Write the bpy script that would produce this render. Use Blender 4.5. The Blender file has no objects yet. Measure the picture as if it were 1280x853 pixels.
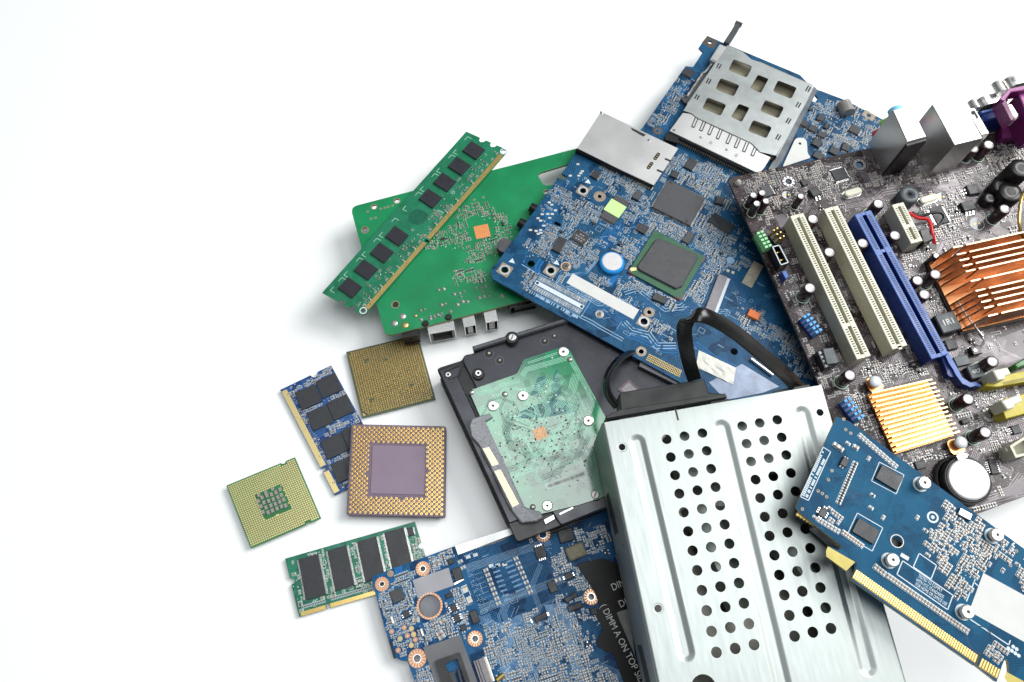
import bpy, math, random
import numpy as np
from mathutils import Vector, Matrix
from mathutils.geometry import tessellate_polygon

SC = bpy.context.scene
COL = SC.collection
MM = 0.001
# ------------------------------------------------------------------ camera
FPX, CX, CY = 995.0, 640.0, 426.5
TILT = math.radians(20.6)
HCAM = 430.0                                    # mm above the white table
cam_d = bpy.data.cameras.new('camera')
cam_d.sensor_width = 36.0
cam_d.lens = FPX / 1280.0 * 36.0
cam_d.clip_start, cam_d.clip_end = 0.01, 50.0
cam = bpy.data.objects.new('camera', cam_d)
cam.location = (0, 0, HCAM * MM)
cam.rotation_euler = (TILT, 0, 0)
COL.objects.link(cam)
SC.camera = cam
EYE = Vector((0, 0, HCAM))

def ray(px, py):
    u, v = (px - CX) / FPX, (py - CY) / FPX
    c, s = math.cos(TILT), math.sin(TILT)
    return Vector((u, -v * c + s, -v * s - c))

def P3(px, py, z=0.0):
    d = ray(px, py)
    return EYE + d * ((z - HCAM) / d.z)

def crop(ox, oy, s):
    return lambda x, y: (ox + x / s, oy + y / s)

# ------------------------------------------------------------------ materials
MATS = {}
def new_mat(name):
    m = bpy.data.materials.new(name); m.use_nodes = True
    MATS[name] = m
    return m, m.node_tree.nodes, m.node_tree.links, m.node_tree.nodes['Principled BSDF']

def plain(name, col, rough=0.5, metal=0.0, var=0.12, vscale=400.0, bump=0.0, bscale=2500.0, coat=0.0, spec=0.5, stretch=None, rvar=0.1):
    """procedural: base colour with a two-octave noise in value and in gloss"""
    m, N, K, b = new_mat(name)
    tc = N.new('ShaderNodeTexCoord')
    src = tc.outputs['Object']
    if stretch:
        mp = N.new('ShaderNodeMapping'); mp.inputs['Scale'].default_value = stretch
        K.new(src, mp.inputs['Vector']); src = mp.outputs['Vector']
    n = N.new('ShaderNodeTexNoise'); n.inputs['Scale'].default_value = vscale; n.inputs['Detail'].default_value = 4.0
    K.new(src, n.inputs['Vector'])
    mr = N.new('ShaderNodeMapRange'); mr.inputs['From Min'].default_value = .3; mr.inputs['From Max'].default_value = .7
    mr.inputs['To Min'].default_value = 1 - var; mr.inputs['To Max'].default_value = 1 + var
    K.new(n.outputs['Fac'], mr.inputs['Value'])
    mx = N.new('ShaderNodeVectorMath'); mx.operation = 'SCALE'
    mx.inputs[0].default_value = col[:3]
    K.new(mr.outputs['Result'], mx.inputs['Scale'])
    K.new(mx.outputs['Vector'], b.inputs['Base Color'])
    rr = N.new('ShaderNodeMapRange'); rr.inputs['From Min'].default_value = .3; rr.inputs['From Max'].default_value = .7
    rr.inputs['To Min'].default_value = max(.02, rough - rvar); rr.inputs['To Max'].default_value = min(1, rough + rvar)
    n2 = N.new('ShaderNodeTexNoise'); n2.inputs['Scale'].default_value = vscale * .35; n2.inputs['Detail'].default_value = 3
    K.new(src, n2.inputs['Vector']); K.new(n2.outputs['Fac'], rr.inputs['Value']); K.new(rr.outputs['Result'], b.inputs['Roughness'])
    b.inputs['Metallic'].default_value = metal
    b.inputs['Specular IOR Level'].default_value = spec
    if coat:
        b.inputs['Coat Weight'].default_value = coat; b.inputs['Coat Roughness'].default_value = .08
    if bump:
        n3 = N.new('ShaderNodeTexNoise'); n3.inputs['Scale'].default_value = bscale; n3.inputs['Detail'].default_value = 2
        K.new(src, n3.inputs['Vector'])
        bp = N.new('ShaderNodeBump'); bp.inputs['Strength'].default_value = bump; bp.inputs['Distance'].default_value = .0002
        K.new(n3.outputs['Fac'], bp.inputs['Height']); K.new(bp.outputs['Normal'], b.inputs['Normal'])
    return m

def pcb_mat(name, c0, c1, c2, rough=.28, cell=9.0, pitch=1.2, mask=.45, pour=.6, amount=.85, via=.10, viacol=None, spec=.5):
    """solder mask over copper: cells of parallel traces at 0/45/90 degrees, copper pours and via dots"""
    m, N, K, b = new_mat(name)
    def math_(op, a, c=None):
        n = N.new('ShaderNodeMath'); n.operation = op
        for i, v in enumerate((a, c)):
            if v is None: continue
            if isinstance(v, (int, float)): n.inputs[i].default_value = v
            else: K.new(v, n.inputs[i])
        return n.outputs[0]
    tc = N.new('ShaderNodeTexCoord'); src = tc.outputs['Object']
    sx = N.new('ShaderNodeSeparateXYZ'); K.new(src, sx.inputs[0])
    x, y = sx.outputs['X'], sx.outputs['Y']
    def layer(cellmm, pitchmm, msk, off):
        mp = N.new('ShaderNodeMapping'); mp.inputs['Location'].default_value = (off, off * .7, 0); K.new(src, mp.inputs['Vector'])
        v = N.new('ShaderNodeTexVoronoi'); v.voronoi_dimensions = '2D'; v.distance = 'CHEBYCHEV'
        v.inputs['Scale'].default_value = 1.0 / (cellmm * MM); v.inputs['Randomness'].default_value = .85
        K.new(mp.outputs['Vector'], v.inputs['Vector'])
        sc = N.new('ShaderNodeSeparateColor'); K.new(v.outputs['Color'], sc.inputs[0])
        r, g, bl = sc.outputs[0], sc.outputs[1], sc.outputs[2]
        s2 = math_('MULTIPLY', math_('ADD', x, y), .7071); s3 = math_('MULTIPLY', math_('SUBTRACT', x, y), .7071)
        val = x
        for th, (nx, pv) in zip((.36, .70, .86), ((y, x), (s2, y), (s3, s2))):
            val = math_('ADD', val, math_('MULTIPLY', math_('GREATER_THAN', r, th), math_('SUBTRACT', nx, pv)))
        fr = math_('FRACT', math_('ADD', math_('MULTIPLY', val, 1.0 / (pitchmm * MM)), 200.0))
        st = math_('GREATER_THAN', fr, .5)
        return math_('MULTIPLY', st, math_('GREATER_THAN', g, msk)), bl
    t1, bl = layer(cell, pitch, mask, .011)
    t2, _ = layer(cell * .45, pitch * .7, mask + .15, .037)
    tr = math_('MAXIMUM', t1, math_('MULTIPLY', t2, .7))
    vd = N.new('ShaderNodeTexVoronoi'); vd.voronoi_dimensions = '2D'; vd.inputs['Scale'].default_value = 1.0 / (2.6 * MM)
    K.new(src, vd.inputs['Vector'])
    vm = math_('LESS_THAN', vd.outputs['Distance'], via)
    pr = math_('GREATER_THAN', bl, pour)
    def mix(f, a, c):
        n = N.new('ShaderNodeMix'); n.data_type = 'RGBA'
        if isinstance(f, (int, float)): n.inputs[0].default_value = f
        else: K.new(f, n.inputs[0])
        for i, v in ((6, a), (7, c)):
            if isinstance(v, tuple): n.inputs[i].default_value = (*v[:3], 1)
            else: K.new(v, n.inputs[i])
        return n.outputs[2]
    col = mix(math_('MULTIPLY', pr, .8), c0, c2)
    col = mix(math_('MULTIPLY', tr, amount), col, c1)
    col = mix(math_('MULTIPLY', vm, .6), col, viacol or c1)
    no = N.new('ShaderNodeTexNoise'); no.inputs['Scale'].default_value = 60; no.inputs['Detail'].default_value = 5; K.new(src, no.inputs['Vector'])
    mr = N.new('ShaderNodeMapRange'); mr.inputs['From Min'].default_value = .3; mr.inputs['From Max'].default_value = .7
    mr.inputs['To Min'].default_value = .85; mr.inputs['To Max'].default_value = 1.15; K.new(no.outputs['Fac'], mr.inputs['Value'])
    sc = N.new('ShaderNodeVectorMath'); sc.operation = 'SCALE'; K.new(col, sc.inputs[0]); K.new(mr.outputs['Result'], sc.inputs['Scale'])
    K.new(sc.outputs['Vector'], b.inputs['Base Color'])
    b.inputs['Roughness'].default_value = rough
    b.inputs['Specular IOR Level'].default_value = spec
    bp = N.new('ShaderNodeBump'); bp.inputs['Strength'].default_value = .35; bp.inputs['Distance'].default_value = .00006
    K.new(tr, bp.inputs['Height']); K.new(bp.outputs['Normal'], b.inputs['Normal'])
    return m

def brushed(name, col, rough, direction, var=.06):
    return plain(name, col, rough, 1.0, var, 60.0, .03, 60.0, stretch=direction, rvar=.04)

# ------------------------------------------------------------------ mesh builder (millimetres, board-local)
class MB:
    def __init__(s):
        s.v, s.f, s.m, s.sm, s.mats = [], [], [], [], []
    def mi(s, mat):
        if mat not in s.mats: s.mats.append(mat)
        return s.mats.index(mat)
    def face(s, pts, mat, smooth=False):
        i = len(s.v); s.v.extend((p[0], p[1], p[2]) for p in pts)
        s.f.append(tuple(range(i, i + len(pts)))); s.m.append(s.mi(mat)); s.sm.append(smooth)
    def quadstrip(s, rings, mat, smooth=True, closed=True):
        """skin between successive rings of points, sharing vertices"""
        idx = []
        for r in rings:
            i = len(s.v); s.v.extend((p[0], p[1], p[2]) for p in r); idx.append(list(range(i, i + len(r))))
        k = s.mi(mat)
        for a, b in zip(idx, idx[1:]):
            n = len(a)
            for j in range(n if closed else n - 1):
                j2 = (j + 1) % n
                s.f.append((a[j], a[j2], b[j2], b[j])); s.m.append(k); s.sm.append(smooth)
    def prism(s, poly, z0, z1, mat, top=None, ch=0.0, bottom=True):
        poly = ccw(poly); n = len(poly)
        if ch:
            ins = inset(poly, ch)
            for j in range(n):
                j2 = (j + 1) % n
                a, b, c, d = poly[j], poly[j2], ins[j2], ins[j]
                s.face([(*a, z0), (*b, z0), (*b, z1 - ch), (*a, z1 - ch)], mat)
                s.face([(*a, z1 - ch), (*b, z1 - ch), (*c, z1), (*d, z1)], top or mat)
            s.face([(*p, z1) for p in ins], top or mat)
        else:
            for j in range(n):
                a, b = poly[j], poly[(j + 1) % n]
                s.face([(*a, z0), (*b, z0), (*b, z1), (*a, z1)], mat)
            s.face([(*p, z1) for p in poly], top or mat)
        if bottom: s.face([(*p, z0) for p in reversed(poly)], mat)
    def box(s, cx, cy, z0, w, l, h, mat, ang=0.0, top=None, ch=0.0, bottom=True):
        s.prism(rect(cx, cy, w, l, ang), z0, z0 + h, mat, top, ch, bottom)
    def cyl(s, cx, cy, z0, z1, r, mat, n=20, top=None, ch=0.0, r2=None, bottom=True):
        r2 = r if r2 is None else r2
        ci = lambda rr, z: [(cx + rr * math.cos(2 * math.pi * k / n), cy + rr * math.sin(2 * math.pi * k / n), z) for k in range(n)]
        s.quadstrip([ci(r, z0), ci(r2, z1 - ch)], mat)
        if ch: s.quadstrip([ci(r2, z1 - ch), ci(r2 - ch, z1)], top or mat)
        s.face(ci(r2 - ch, z1), top or mat)
        if bottom: s.face(list(reversed(ci(r, z0))), mat)
    def lathe(s, cx, cy, prof, mat, n=24, cap=None):
        rings = [[(cx + r * math.cos(2 * math.pi * k / n), cy + r * math.sin(2 * math.pi * k / n), z) for k in range(n)] for r, z in prof]
        s.quadstrip(rings, mat)
        if cap: s.face(rings[-1], cap)
    def ring(s, cx, cy, r0, r1, z, mat, n=20):
        for k in range(n):
            a, b = 2 * math.pi * k / n, 2 * math.pi * (k + 1) / n
            s.face([(cx + r0 * math.cos(a), cy + r0 * math.sin(a), z), (cx + r1 * math.cos(a), cy + r1 * math.sin(a), z),
                    (cx + r1 * math.cos(b), cy + r1 * math.sin(b), z), (cx + r0 * math.cos(b), cy + r0 * math.sin(b), z)], mat)
    def disc(s, cx, cy, r, z, mat, n=14):
        s.face([(cx + r * math.cos(2 * math.pi * k / n), cy + r * math.sin(2 * math.pi * k / n), z) for k in range(n)], mat)
    def strip(s, p, q, w, z, mat):
        dx, dy = q[0] - p[0], q[1] - p[1]; L = math.hypot(dx, dy) or 1e-6
        nx, ny = -dy / L * w / 2, dx / L * w / 2
        s.face([(p[0] - nx, p[1] - ny, z), (q[0] - nx, q[1] - ny, z), (q[0] + nx, q[1] + ny, z), (p[0] + nx, p[1] + ny, z)], mat)
    def path(s, pts, w, z, mat):
        """mitred flat ribbon along a polyline"""
        n = len(pts); L, R = [], []
        for i in range(n):
            a = pts[max(i - 1, 0)]; b = pts[i]; c = pts[min(i + 1, n - 1)]
            d1 = norm2(b[0] - a[0], b[1] - a[1]) if i > 0 else norm2(c[0] - b[0], c[1] - b[1])
            d2 = norm2(c[0] - b[0], c[1] - b[1]) if i < n - 1 else d1
            t = norm2(d1[0] + d2[0], d1[1] + d2[1]); nn = (-t[1], t[0])
            k = w / 2 / max(.5, nn[0] * -d1[1] + nn[1] * d1[0])
            L.append((b[0] + nn[0] * k, b[1] + nn[1] * k)); R.append((b[0] - nn[0] * k, b[1] - nn[1] * k))
        for i in range(n - 1):
            s.face([(*R[i], z), (*R[i + 1], z), (*L[i + 1], z), (*L[i], z)], mat)
    def rectline(s, cx, cy, w, l, t, z, mat, ang=0.0):
        r = rect(cx, cy, w, l, ang)
        for i in range(4): s.strip(r[i], r[(i + 1) % 4], t, z, mat)
    def sheet(s, outline, holes, z0, z1, mat, edge=None, hole_edge=None):
        outline = ccw(outline); loops = [outline] + [list(h) for h in holes]
        flat = [p for l in loops for p in l]
        tris = tessellate_polygon([[Vector((p[0], p[1], 0)) for p in l] for l in loops])
        k = s.mi(mat); i0 = len(s.v); n = len(flat)
        s.v.extend((p[0], p[1], z1) for p in flat); s.v.extend((p[0], p[1], z0) for p in flat)
        for a, b, c in tris:
            A, B, Cc = flat[a], flat[b], flat[c]
            if (B[0]-A[0])*(Cc[1]-A[1]) - (B[1]-A[1])*(Cc[0]-A[0]) < 0: b, c = c, b
            s.f.append((i0 + a, i0 + b, i0 + c)); s.m.append(k); s.sm.append(False)
            s.f.append((i0 + n + a, i0 + n + c, i0 + n + b)); s.m.append(k); s.sm.append(False)
        for li, l in enumerate(loops):
            for j in range(len(l)):
                a, b = l[j], l[(j + 1) % len(l)]
                s.face([(*a, z0), (*b, z0), (*b, z1), (*a, z1)], (edge or mat) if li == 0 else (hole_edge or edge or mat))
    def tube(s, pts, r, mat, n=8, caps=True):
        pts = [Vector(p) for p in pts]; rings = []
        up = Vector((0, 0, 1))
        for i, p in enumerate(pts):
            t = (pts[min(i + 1, len(pts) - 1)] - pts[max(i - 1, 0)]).normalized()
            a = t.cross(up)
            if a.length < .05: a = t.cross(Vector((0, 1, 0)))
            a.normalize(); b = a.cross(t)
            rings.append([p + (a * math.cos(2 * math.pi * k / n) + b * math.sin(2 * math.pi * k / n)) * r for k in range(n)])
        s.quadstrip(rings, mat)
        if caps: s.face(list(reversed(rings[0])), mat); s.face(rings[-1], mat)
    def text(s, body, cx, cy, size, z, mat, ang=0.0, align='CENTER', bold=0.0, xs=1.0):
        cu = bpy.data.curves.new('t', 'FONT'); cu.body = body; cu.size = size; cu.align_x = align; cu.align_y = 'CENTER'
        cu.resolution_u = 3; cu.offset = bold
        o = bpy.data.objects.new('t', cu); me = bpy.data.meshes.new_from_object(o)
        c, sn = math.cos(ang), math.sin(ang)
        vs = [(cx + (v.co.x * xs) * c - v.co.y * sn, cy + (v.co.x * xs) * sn + v.co.y * c, z) for v in me.vertices]
        for p in me.polygons: s.face([vs[i] for i in p.vertices], mat)
        bpy.data.meshes.remove(me); bpy.data.objects.remove(o); bpy.data.curves.remove(cu)
    def mesh(s, name):
        me = bpy.data.meshes.new(name)
        me.from_pydata([(a * MM, b * MM, c * MM) for a, b, c in s.v], [], s.f)
        for m in s.mats: me.materials.append(MATS[m])
        me.polygons.foreach_set('material_index', s.m)
        me.polygons.foreach_set('use_smooth', s.sm)
        me.update()
        return me
    def build(s, name, parent=None, label=None, **k):
        return link(name, s.mesh(name), parent, label, **k)

def link(name, me, parent=None, label=None, loc=None, ang=None, kind=None):
    o = bpy.data.objects.new(name, me); COL.objects.link(o)
    if parent: o.parent = parent
    if label: o['label'] = label
    if kind: o['kind'] = kind
    if loc: o.location = [c * MM for c in loc]
    if ang: o.rotation_euler = (0, 0, ang)
    return o

def norm2(x, y):
    l = math.hypot(x, y) or 1e-9
    return (x / l, y / l)
def rect(cx, cy, w, l, ang=0.0):
    c, s = math.cos(ang), math.sin(ang)
    return [(cx + a * c - b * s, cy + a * s + b * c) for a, b in ((-w/2, -l/2), (w/2, -l/2), (w/2, l/2), (-w/2, l/2))]
def area2(p): return sum(a[0]*b[1] - b[0]*a[1] for a, b in zip(p, p[1:] + p[:1]))
def ccw(p):
    p = [tuple(q) for q in p]
    return p if area2(p) > 0 else p[::-1]
def inset(p, d):
    n = len(p); out = []
    for i in range(n):
        a, b, c = p[i - 1], p[i], p[(i + 1) % n]
        d1, d2 = norm2(b[0]-a[0], b[1]-a[1]), norm2(c[0]-b[0], c[1]-b[1])
        nx, ny = -d1[1] - d2[1], d1[0] + d2[0]; k = d / max(.3, (1 + d1[0]*d2[0] + d1[1]*d2[1]))
        out.append((b[0] + nx * k, b[1] + ny * k))
    return out
def circ(cx, cy, r, n=16, ry=None):
    return [(cx + r * math.cos(2*math.pi*k/n), cy + (ry or r) * math.sin(2*math.pi*k/n)) for k in range(n)]
def rrect(cx, cy, w, l, r, ang=0.0, n=4):
    pts = []
    for sx, sy, a0 in ((1, 1, 0), (-1, 1, 90), (-1, -1, 180), (1, -1, 270)):
        for k in range(n + 1):
            a = math.radians(a0 + 90.0 * k / n)
            pts.append((sx * (w/2 - r) + r * math.cos(a), sy * (l/2 - r) + r * math.sin(a)))
    c, s = math.cos(ang), math.sin(ang)
    return [(cx + a * c - b * s, cy + a * s + b * c) for a, b in pts]
def roundpoly(p, r, n=4):
    """round every corner of a polygon by up to r"""
    out = []; m = len(p)
    for i in range(m):
        a, b, c = p[i-1], p[i], p[(i+1) % m]
        l1, l2 = math.hypot(b[0]-a[0], b[1]-a[1]), math.hypot(c[0]-b[0], c[1]-b[1])
        k = min(r, l1 * .45, l2 * .45)
        u, w = norm2(a[0]-b[0], a[1]-b[1]), norm2(c[0]-b[0], c[1]-b[1])
        s, e = (b[0]+u[0]*k, b[1]+u[1]*k), (b[0]+w[0]*k, b[1]+w[1]*k)
        for j in range(n + 1):
            t = j / n
            out.append(tuple((1-t)**2 * s[q] + 2*t*(1-t)*b[q] + t*t*e[q] for q in (0, 1)))
    return out
def inpoly(p, x, y):
    c = False; j = len(p) - 1
    for i in range(len(p)):
        if (p[i][1] > y) != (p[j][1] > y) and x < (p[j][0]-p[i][0]) * (y-p[i][1]) / (p[j][1]-p[i][1]) + p[i][0]: c = not c
        j = i
    return c
def lerp(a, b, t): return tuple(x + (y - x) * t for x, y in zip(a, b))
def catmull(P, k=8):
    P = [Vector(p) for p in P]; out = []
    for i in range(len(P) - 1):
        a, b, c, d = P[max(i-1, 0)], P[i], P[i+1], P[min(i+2, len(P)-1)]
        for j in range(k):
            t = j / k
            out.append(.5 * ((2*b) + (c-a)*t + (2*a-5*b+4*c-d)*t*t + (3*b-a-3*c+d)*t**3))
    return out + [P[-1]]

# ------------------------------------------------------------------ a thing lying in a plane of its own
class Thing:
    def __init__(s, name, label, cat, o, x, third=None, group=None):
        """o, x, third: (px, py, height in mm) of three points of the thing's upper face"""
        O, X = P3(*o), P3(*x); s.O = O
        s.X = (X - O).normalized()
        if third:
            N = s.X.cross(P3(*third) - O).normalized(); s.N = N if N.z > 0 else -N
        else:
            s.X = Vector((s.X.x, s.X.y, 0)).normalized(); s.N = Vector((0, 0, 1))
        s.Y = s.N.cross(s.X)
        r = bpy.data.objects.new(name, None); COL.objects.link(r); r.empty_display_size = .01
        m = Matrix((s.X, s.Y, s.N)).transposed().to_4x4(); m.translation = O * MM
        r.matrix_world = m
        r['label'] = label; r['category'] = cat
        if group: r['group'] = group
        s.root = r; s.base = MB(); s.out = None; s.occ = {}; s.comps = []; s.avoid = []
        s.rnd = random.Random(name + label)
    def L(s, px, py, h=0.0):
        d = ray(px, py); t = (s.O + s.N * h - EYE).dot(s.N) / d.dot(s.N)
        q = EYE + d * t - s.O
        return (q.dot(s.X), q.dot(s.Y))
    def poly(s, pts, h=0.0): return [s.L(*p, h) for p in pts]
    def quad(s, a, b, c, h=0.0):
        """three consecutive corners in the picture -> centre, width, length, angle"""
        A, B, Cc = s.L(*a, h), s.L(*b, h), s.L(*c, h)
        w, l = math.dist(A, B), math.dist(B, Cc)
        return ((A[0]+Cc[0])/2, (A[1]+Cc[1])/2, w, l, math.atan2(B[1]-A[1], B[0]-A[0]))
    def world(s, x, y, z): return s.O + s.X * x + s.Y * y + s.N * z
    # occupancy in half millimetre cells
    def cells(s, x, y, w, l, ang=0.0, pad=0.0):
        c, sn = abs(math.cos(ang)), abs(math.sin(ang))
        W, H = (w * c + l * sn) / 2 + pad, (w * sn + l * c) / 2 + pad
        for i in range(int(math.floor((x - W) * 2)), int(math.ceil((x + W) * 2))):
            for j in range(int(math.floor((y - H) * 2)), int(math.ceil((y + H) * 2))):
                X, Y = i / 2 + .25 - x, j / 2 + .25 - y
                if abs(X * math.cos(ang) + Y * math.sin(ang)) <= w/2 + pad and abs(-X * math.sin(ang) + Y * math.cos(ang)) <= l/2 + pad:
                    yield i, j
    def mark(s, x, y, w, l, ang=0.0, pad=0.3):
        for c in s.cells(x, y, w, l, ang, pad): s.occ[c] = 1
    def free(s, x, y, w, l, ang=0.0, pad=0.0):
        for i, j in s.cells(x, y, w, l, ang, pad):
            if (i, j) in s.occ: return False
        for p in rect(x, y, w + .6, l + .6, ang):
            if not inpoly(s.out, *p): return False
        return True
    def part(s, mb, name, label=None, parent=None, **k): return mb.build(name, parent or s.root, label, **k)
# ------------------------------------------------------------------ the materials of this scene
pcb_mat('pcb_laptop', (.003, .036, .092), (.017, .105, .215), (.006, .062, .145), rough=.38, cell=8, pitch=1.1, spec=.22)
pcb_mat('pcb_lower', (.003, .036, .11), (.025, .135, .29), (.006, .085, .225), rough=.45, cell=7, pitch=1.0, mask=.42, spec=.14)
pcb_mat('pcb_card', (.002, .052, .118), (.005, .085, .175), (.003, .088, .18), rough=.42, cell=8, pitch=1.0, mask=.5, amount=.6, via=.06, spec=.12)
pcb_mat('pcb_router', (.002, .20, .070), (.003, .235, .085), (.003, .21, .075), rough=.34, cell=14, pitch=1.4, mask=.62, amount=.6, via=.0)
pcb_mat('pcb_stick', (.006, .145, .068), (.012, .21, .115), (.010, .17, .085), rough=.33, cell=5, pitch=.8, mask=.55, amount=.55, via=.08)
pcb_mat('pcb_teal', (.005, .115, .070), (.03, .24, .15), (.008, .14, .09), rough=.32, cell=4, pitch=.8, mask=.5, amount=.7, via=.1)
pcb_mat('pcb_navy', (.006, .035, .14), (.03, .12, .33), (.008, .05, .2), rough=.3, cell=4, pitch=.7, mask=.45, via=.09)
pcb_mat('pcb_purple', (.016, .0095, .0105), (.070, .055, .060), (.028, .018, .020), rough=.22, cell=9, pitch=1.1, mask=.45, pour=.5, via=.12, viacol=(.24, .22, .21), spec=.28)
pcb_mat('pcb_drive', (.008, .20, .085), (.02, .10, .075), (.012, .25, .11), rough=.12, cell=12, pitch=1.3, mask=.72, pour=.75, amount=.8, via=.05, viacol=(.02, .05, .03), spec=1.0)
MATS['pcb_drive'].node_tree.nodes['Principled BSDF'].inputs['Coat Weight'].default_value = .6
MATS['pcb_drive'].node_tree.nodes['Principled BSDF'].inputs['Coat Roughness'].default_value = .10
pcb_mat('pcb_cpu_green', (.020, .15, .045), (.03, .19, .06), (.024, .17, .05), rough=.4, cell=10, pitch=1.2, mask=.7, via=.0)
pcb_mat('pcb_cpu_olive', (.075, .085, .04), (.08, .09, .043), (.078, .088, .042), rough=.5, cell=10, pitch=1.27, mask=.7, via=.0)

plain('table', (.935, .96, .965), .28, 0, .006, 8, rvar=.03, spec=.4)
plain('chip', (.026, .029, .034), .42, 0, .14, 500, .35, 5000)
plain('chip_soft', (.050, .053, .060), .5, 0, .12, 700, .4, 6000)
plain('chip_navy', (.012, .013, .021), .5, 0, .16, 500, .35, 5000)
plain('chip_dot', (.016, .018, .02), .35)
plain('gold', (.83, .60, .22), .30, 1.0, .06, 700, rvar=.03)
plain('gold_pale', (.86, .72, .36), .42, .85, .03, 700, rvar=.02)
plain('gold_dull', (.50, .37, .13), .42, .8, .08, 500, rvar=.03)
plain('contact_gap', (.20, .13, .035), .5, .3, .1, 500)
plain('tin', (.72, .72, .70), .28, 1.0, .1, 900)
plain('solder', (.40, .40, .39), .40, .7, .1, 1200)
plain('pad', (.50, .54, .57), .45, .3, .12, 900)
plain('steel', (.62, .63, .62), .28, 1.0, .05, 150, rvar=.04)
plain('steel_dark', (.34, .33, .30), .34, 1.0, .25, 120)
plain('copper', (.50, .245, .115), .33, 1.0, .12, 200, .1, 900)
plain('copper_bright', (.80, .40, .155), .28, 1.0, .08, 150, .1, 900)
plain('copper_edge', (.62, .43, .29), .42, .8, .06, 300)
plain('copper_pad', (.58, .27, .14), .55, .15, .12, 900, spec=.3)
plain('tan_pad', (.30, .24, .18), .5, .3, .25, 700)
plain('silk', (.60, .68, .73), .55, 0, .06, 900)
plain('silk_pale', (.27, .43, .60), .5, 0, .15, 900)
plain('silk_green', (.50, .72, .58), .5, 0, .12, 900)
plain('silk_grey', (.24, .22, .235), .5, 0, .2, 900)
plain('white', (.72, .72, .71), .45, 0, .03, 200)
plain('paper', (.62, .63, .62), .6, 0, .03, 150)
plain('cream', (.58, .57, .45), .42, 0, .04, 200, .1, 3000)
plain('cream_light', (.70, .69, .56), .42, 0, .03, 200)
plain('hole', (.010, .010, .011), .6)
plain('slot_hole', (.05, .047, .035), .6)
plain('black', (.006, .006, .007), .34, 0, .2, 300, .15, 3000)
plain('black_matte', (.018, .019, .020), .55, 0, .15, 300, .3, 4000)
plain('black_cast', (.005, .0055, .007), .30, 0, .2, 260, .35, 4200, spec=.5)
plain('black_film', (.004, .004, .005), .42, 0, .15, 60, spec=.2)
plain('grey_plate', (.12, .125, .14), .36, .55, .12, 120, .15, 2500)
plain('grey_plastic', (.23, .24, .26), .45, .1, .35, 1500, .4, 4000)
plain('choke', (.065, .080, .092), .42, 0, .12, 500, .3, 4000)
plain('mlcc', (.33, .24, .17), .42, 0, .2, 900)
plain('mlcc_grey', (.30, .27, .24), .45, 0, .2, 900)
plain('resistor', (.020, .020, .022), .4, 0, .2, 900)
plain('sleeve', (.034, .014, .017), .22, 0, .15, 200, coat=.5)
plain('can_top', (.84, .83, .85), .30, .45, .03, 400, rvar=.03)
plain('blue_plastic', (.010, .034, .20), .36, 0, .08, 300, .1, 3000)
plain('blue_edge', (.055, .135, .42), .4, 0, .05, 300)
plain('blue_pin', (.06, .35, .72), .38, 0, .1, 600)
plain('green_pin', (.33, .70, .38), .4, 0, .1, 600)
plain('green_plastic', (.03, .16, .035), .4, 0, .1, 600)
plain('yellow_plastic', (.46, .39, .015), .4, 0, .06, 300, .1, 3000)
plain('purple_plastic', (.13, .012, .095), .34, 0, .08, 300, .1, 3000)
plain('purple_light', (.30, .065, .24), .36, 0, .06, 300)
plain('ceramic', (.155, .115, .165), .5, 0, .06, 120, .15, 5000)
plain('ceramic_plate', (.215, .165, .225), .40, 0, .05, 80, .05, 5000)
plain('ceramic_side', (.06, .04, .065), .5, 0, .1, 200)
plain('lime', (.52, .78, .30), .55, 0, .03, 200)
plain('orange', (.80, .20, .05), .45, 0, .05, 300)
plain('ring_blue', (.01, .26, .66), .3, 0, .05, 300, coat=.3)
plain('bga_green', (.025, .11, .055), .45, 0, .08, 500)
plain('red', (.55, .015, .02), .35, 0, .1, 300)
plain('wire_red', (.62, .02, .025), .35, 0, .08, 300)
plain('pcb_edge', (.33, .27, .13), .6, 0, .2, 900)
plain('edge_blue', (.02, .07, .18), .5, 0, .2, 900)
plain('edge_dark', (.05, .04, .03), .5, 0, .2, 900)
plain('edge_green', (.05, .22, .09), .5, 0, .2, 900)
plain('push_pin', (.66, .70, .74), .35, 0, .05, 300)
plain('tape', (.66, .66, .60), .30, 0, .12, 160, .8, 260, coat=.3)
plain('olive_floor', (.20, .185, .13), .55, 0, .25, 90)
plain('dark_patch', (.003, .028, .09), .3, 0, .2, 500)
plain('dark_green_patch', (.005, .105, .062), .35, 0, .15, 500)
plain('teal_patch', (.02, .15, .15), .22, 0, .2, 500)
brushed('cage_metal', (.345, .378, .37), .46, (30, 3, 30), var=.025)
plain('reader_metal', (.70, .71, .71), .38, .9, .03, 150, .02, 600, rvar=.03)
plain('plate_metal', (.42, .455, .46), .42, .9, .08, 180, .05, 900, rvar=.04)
plain('jack_metal', (.66, .66, .65), .30, .95, .08, 60, rvar=.04)

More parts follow.
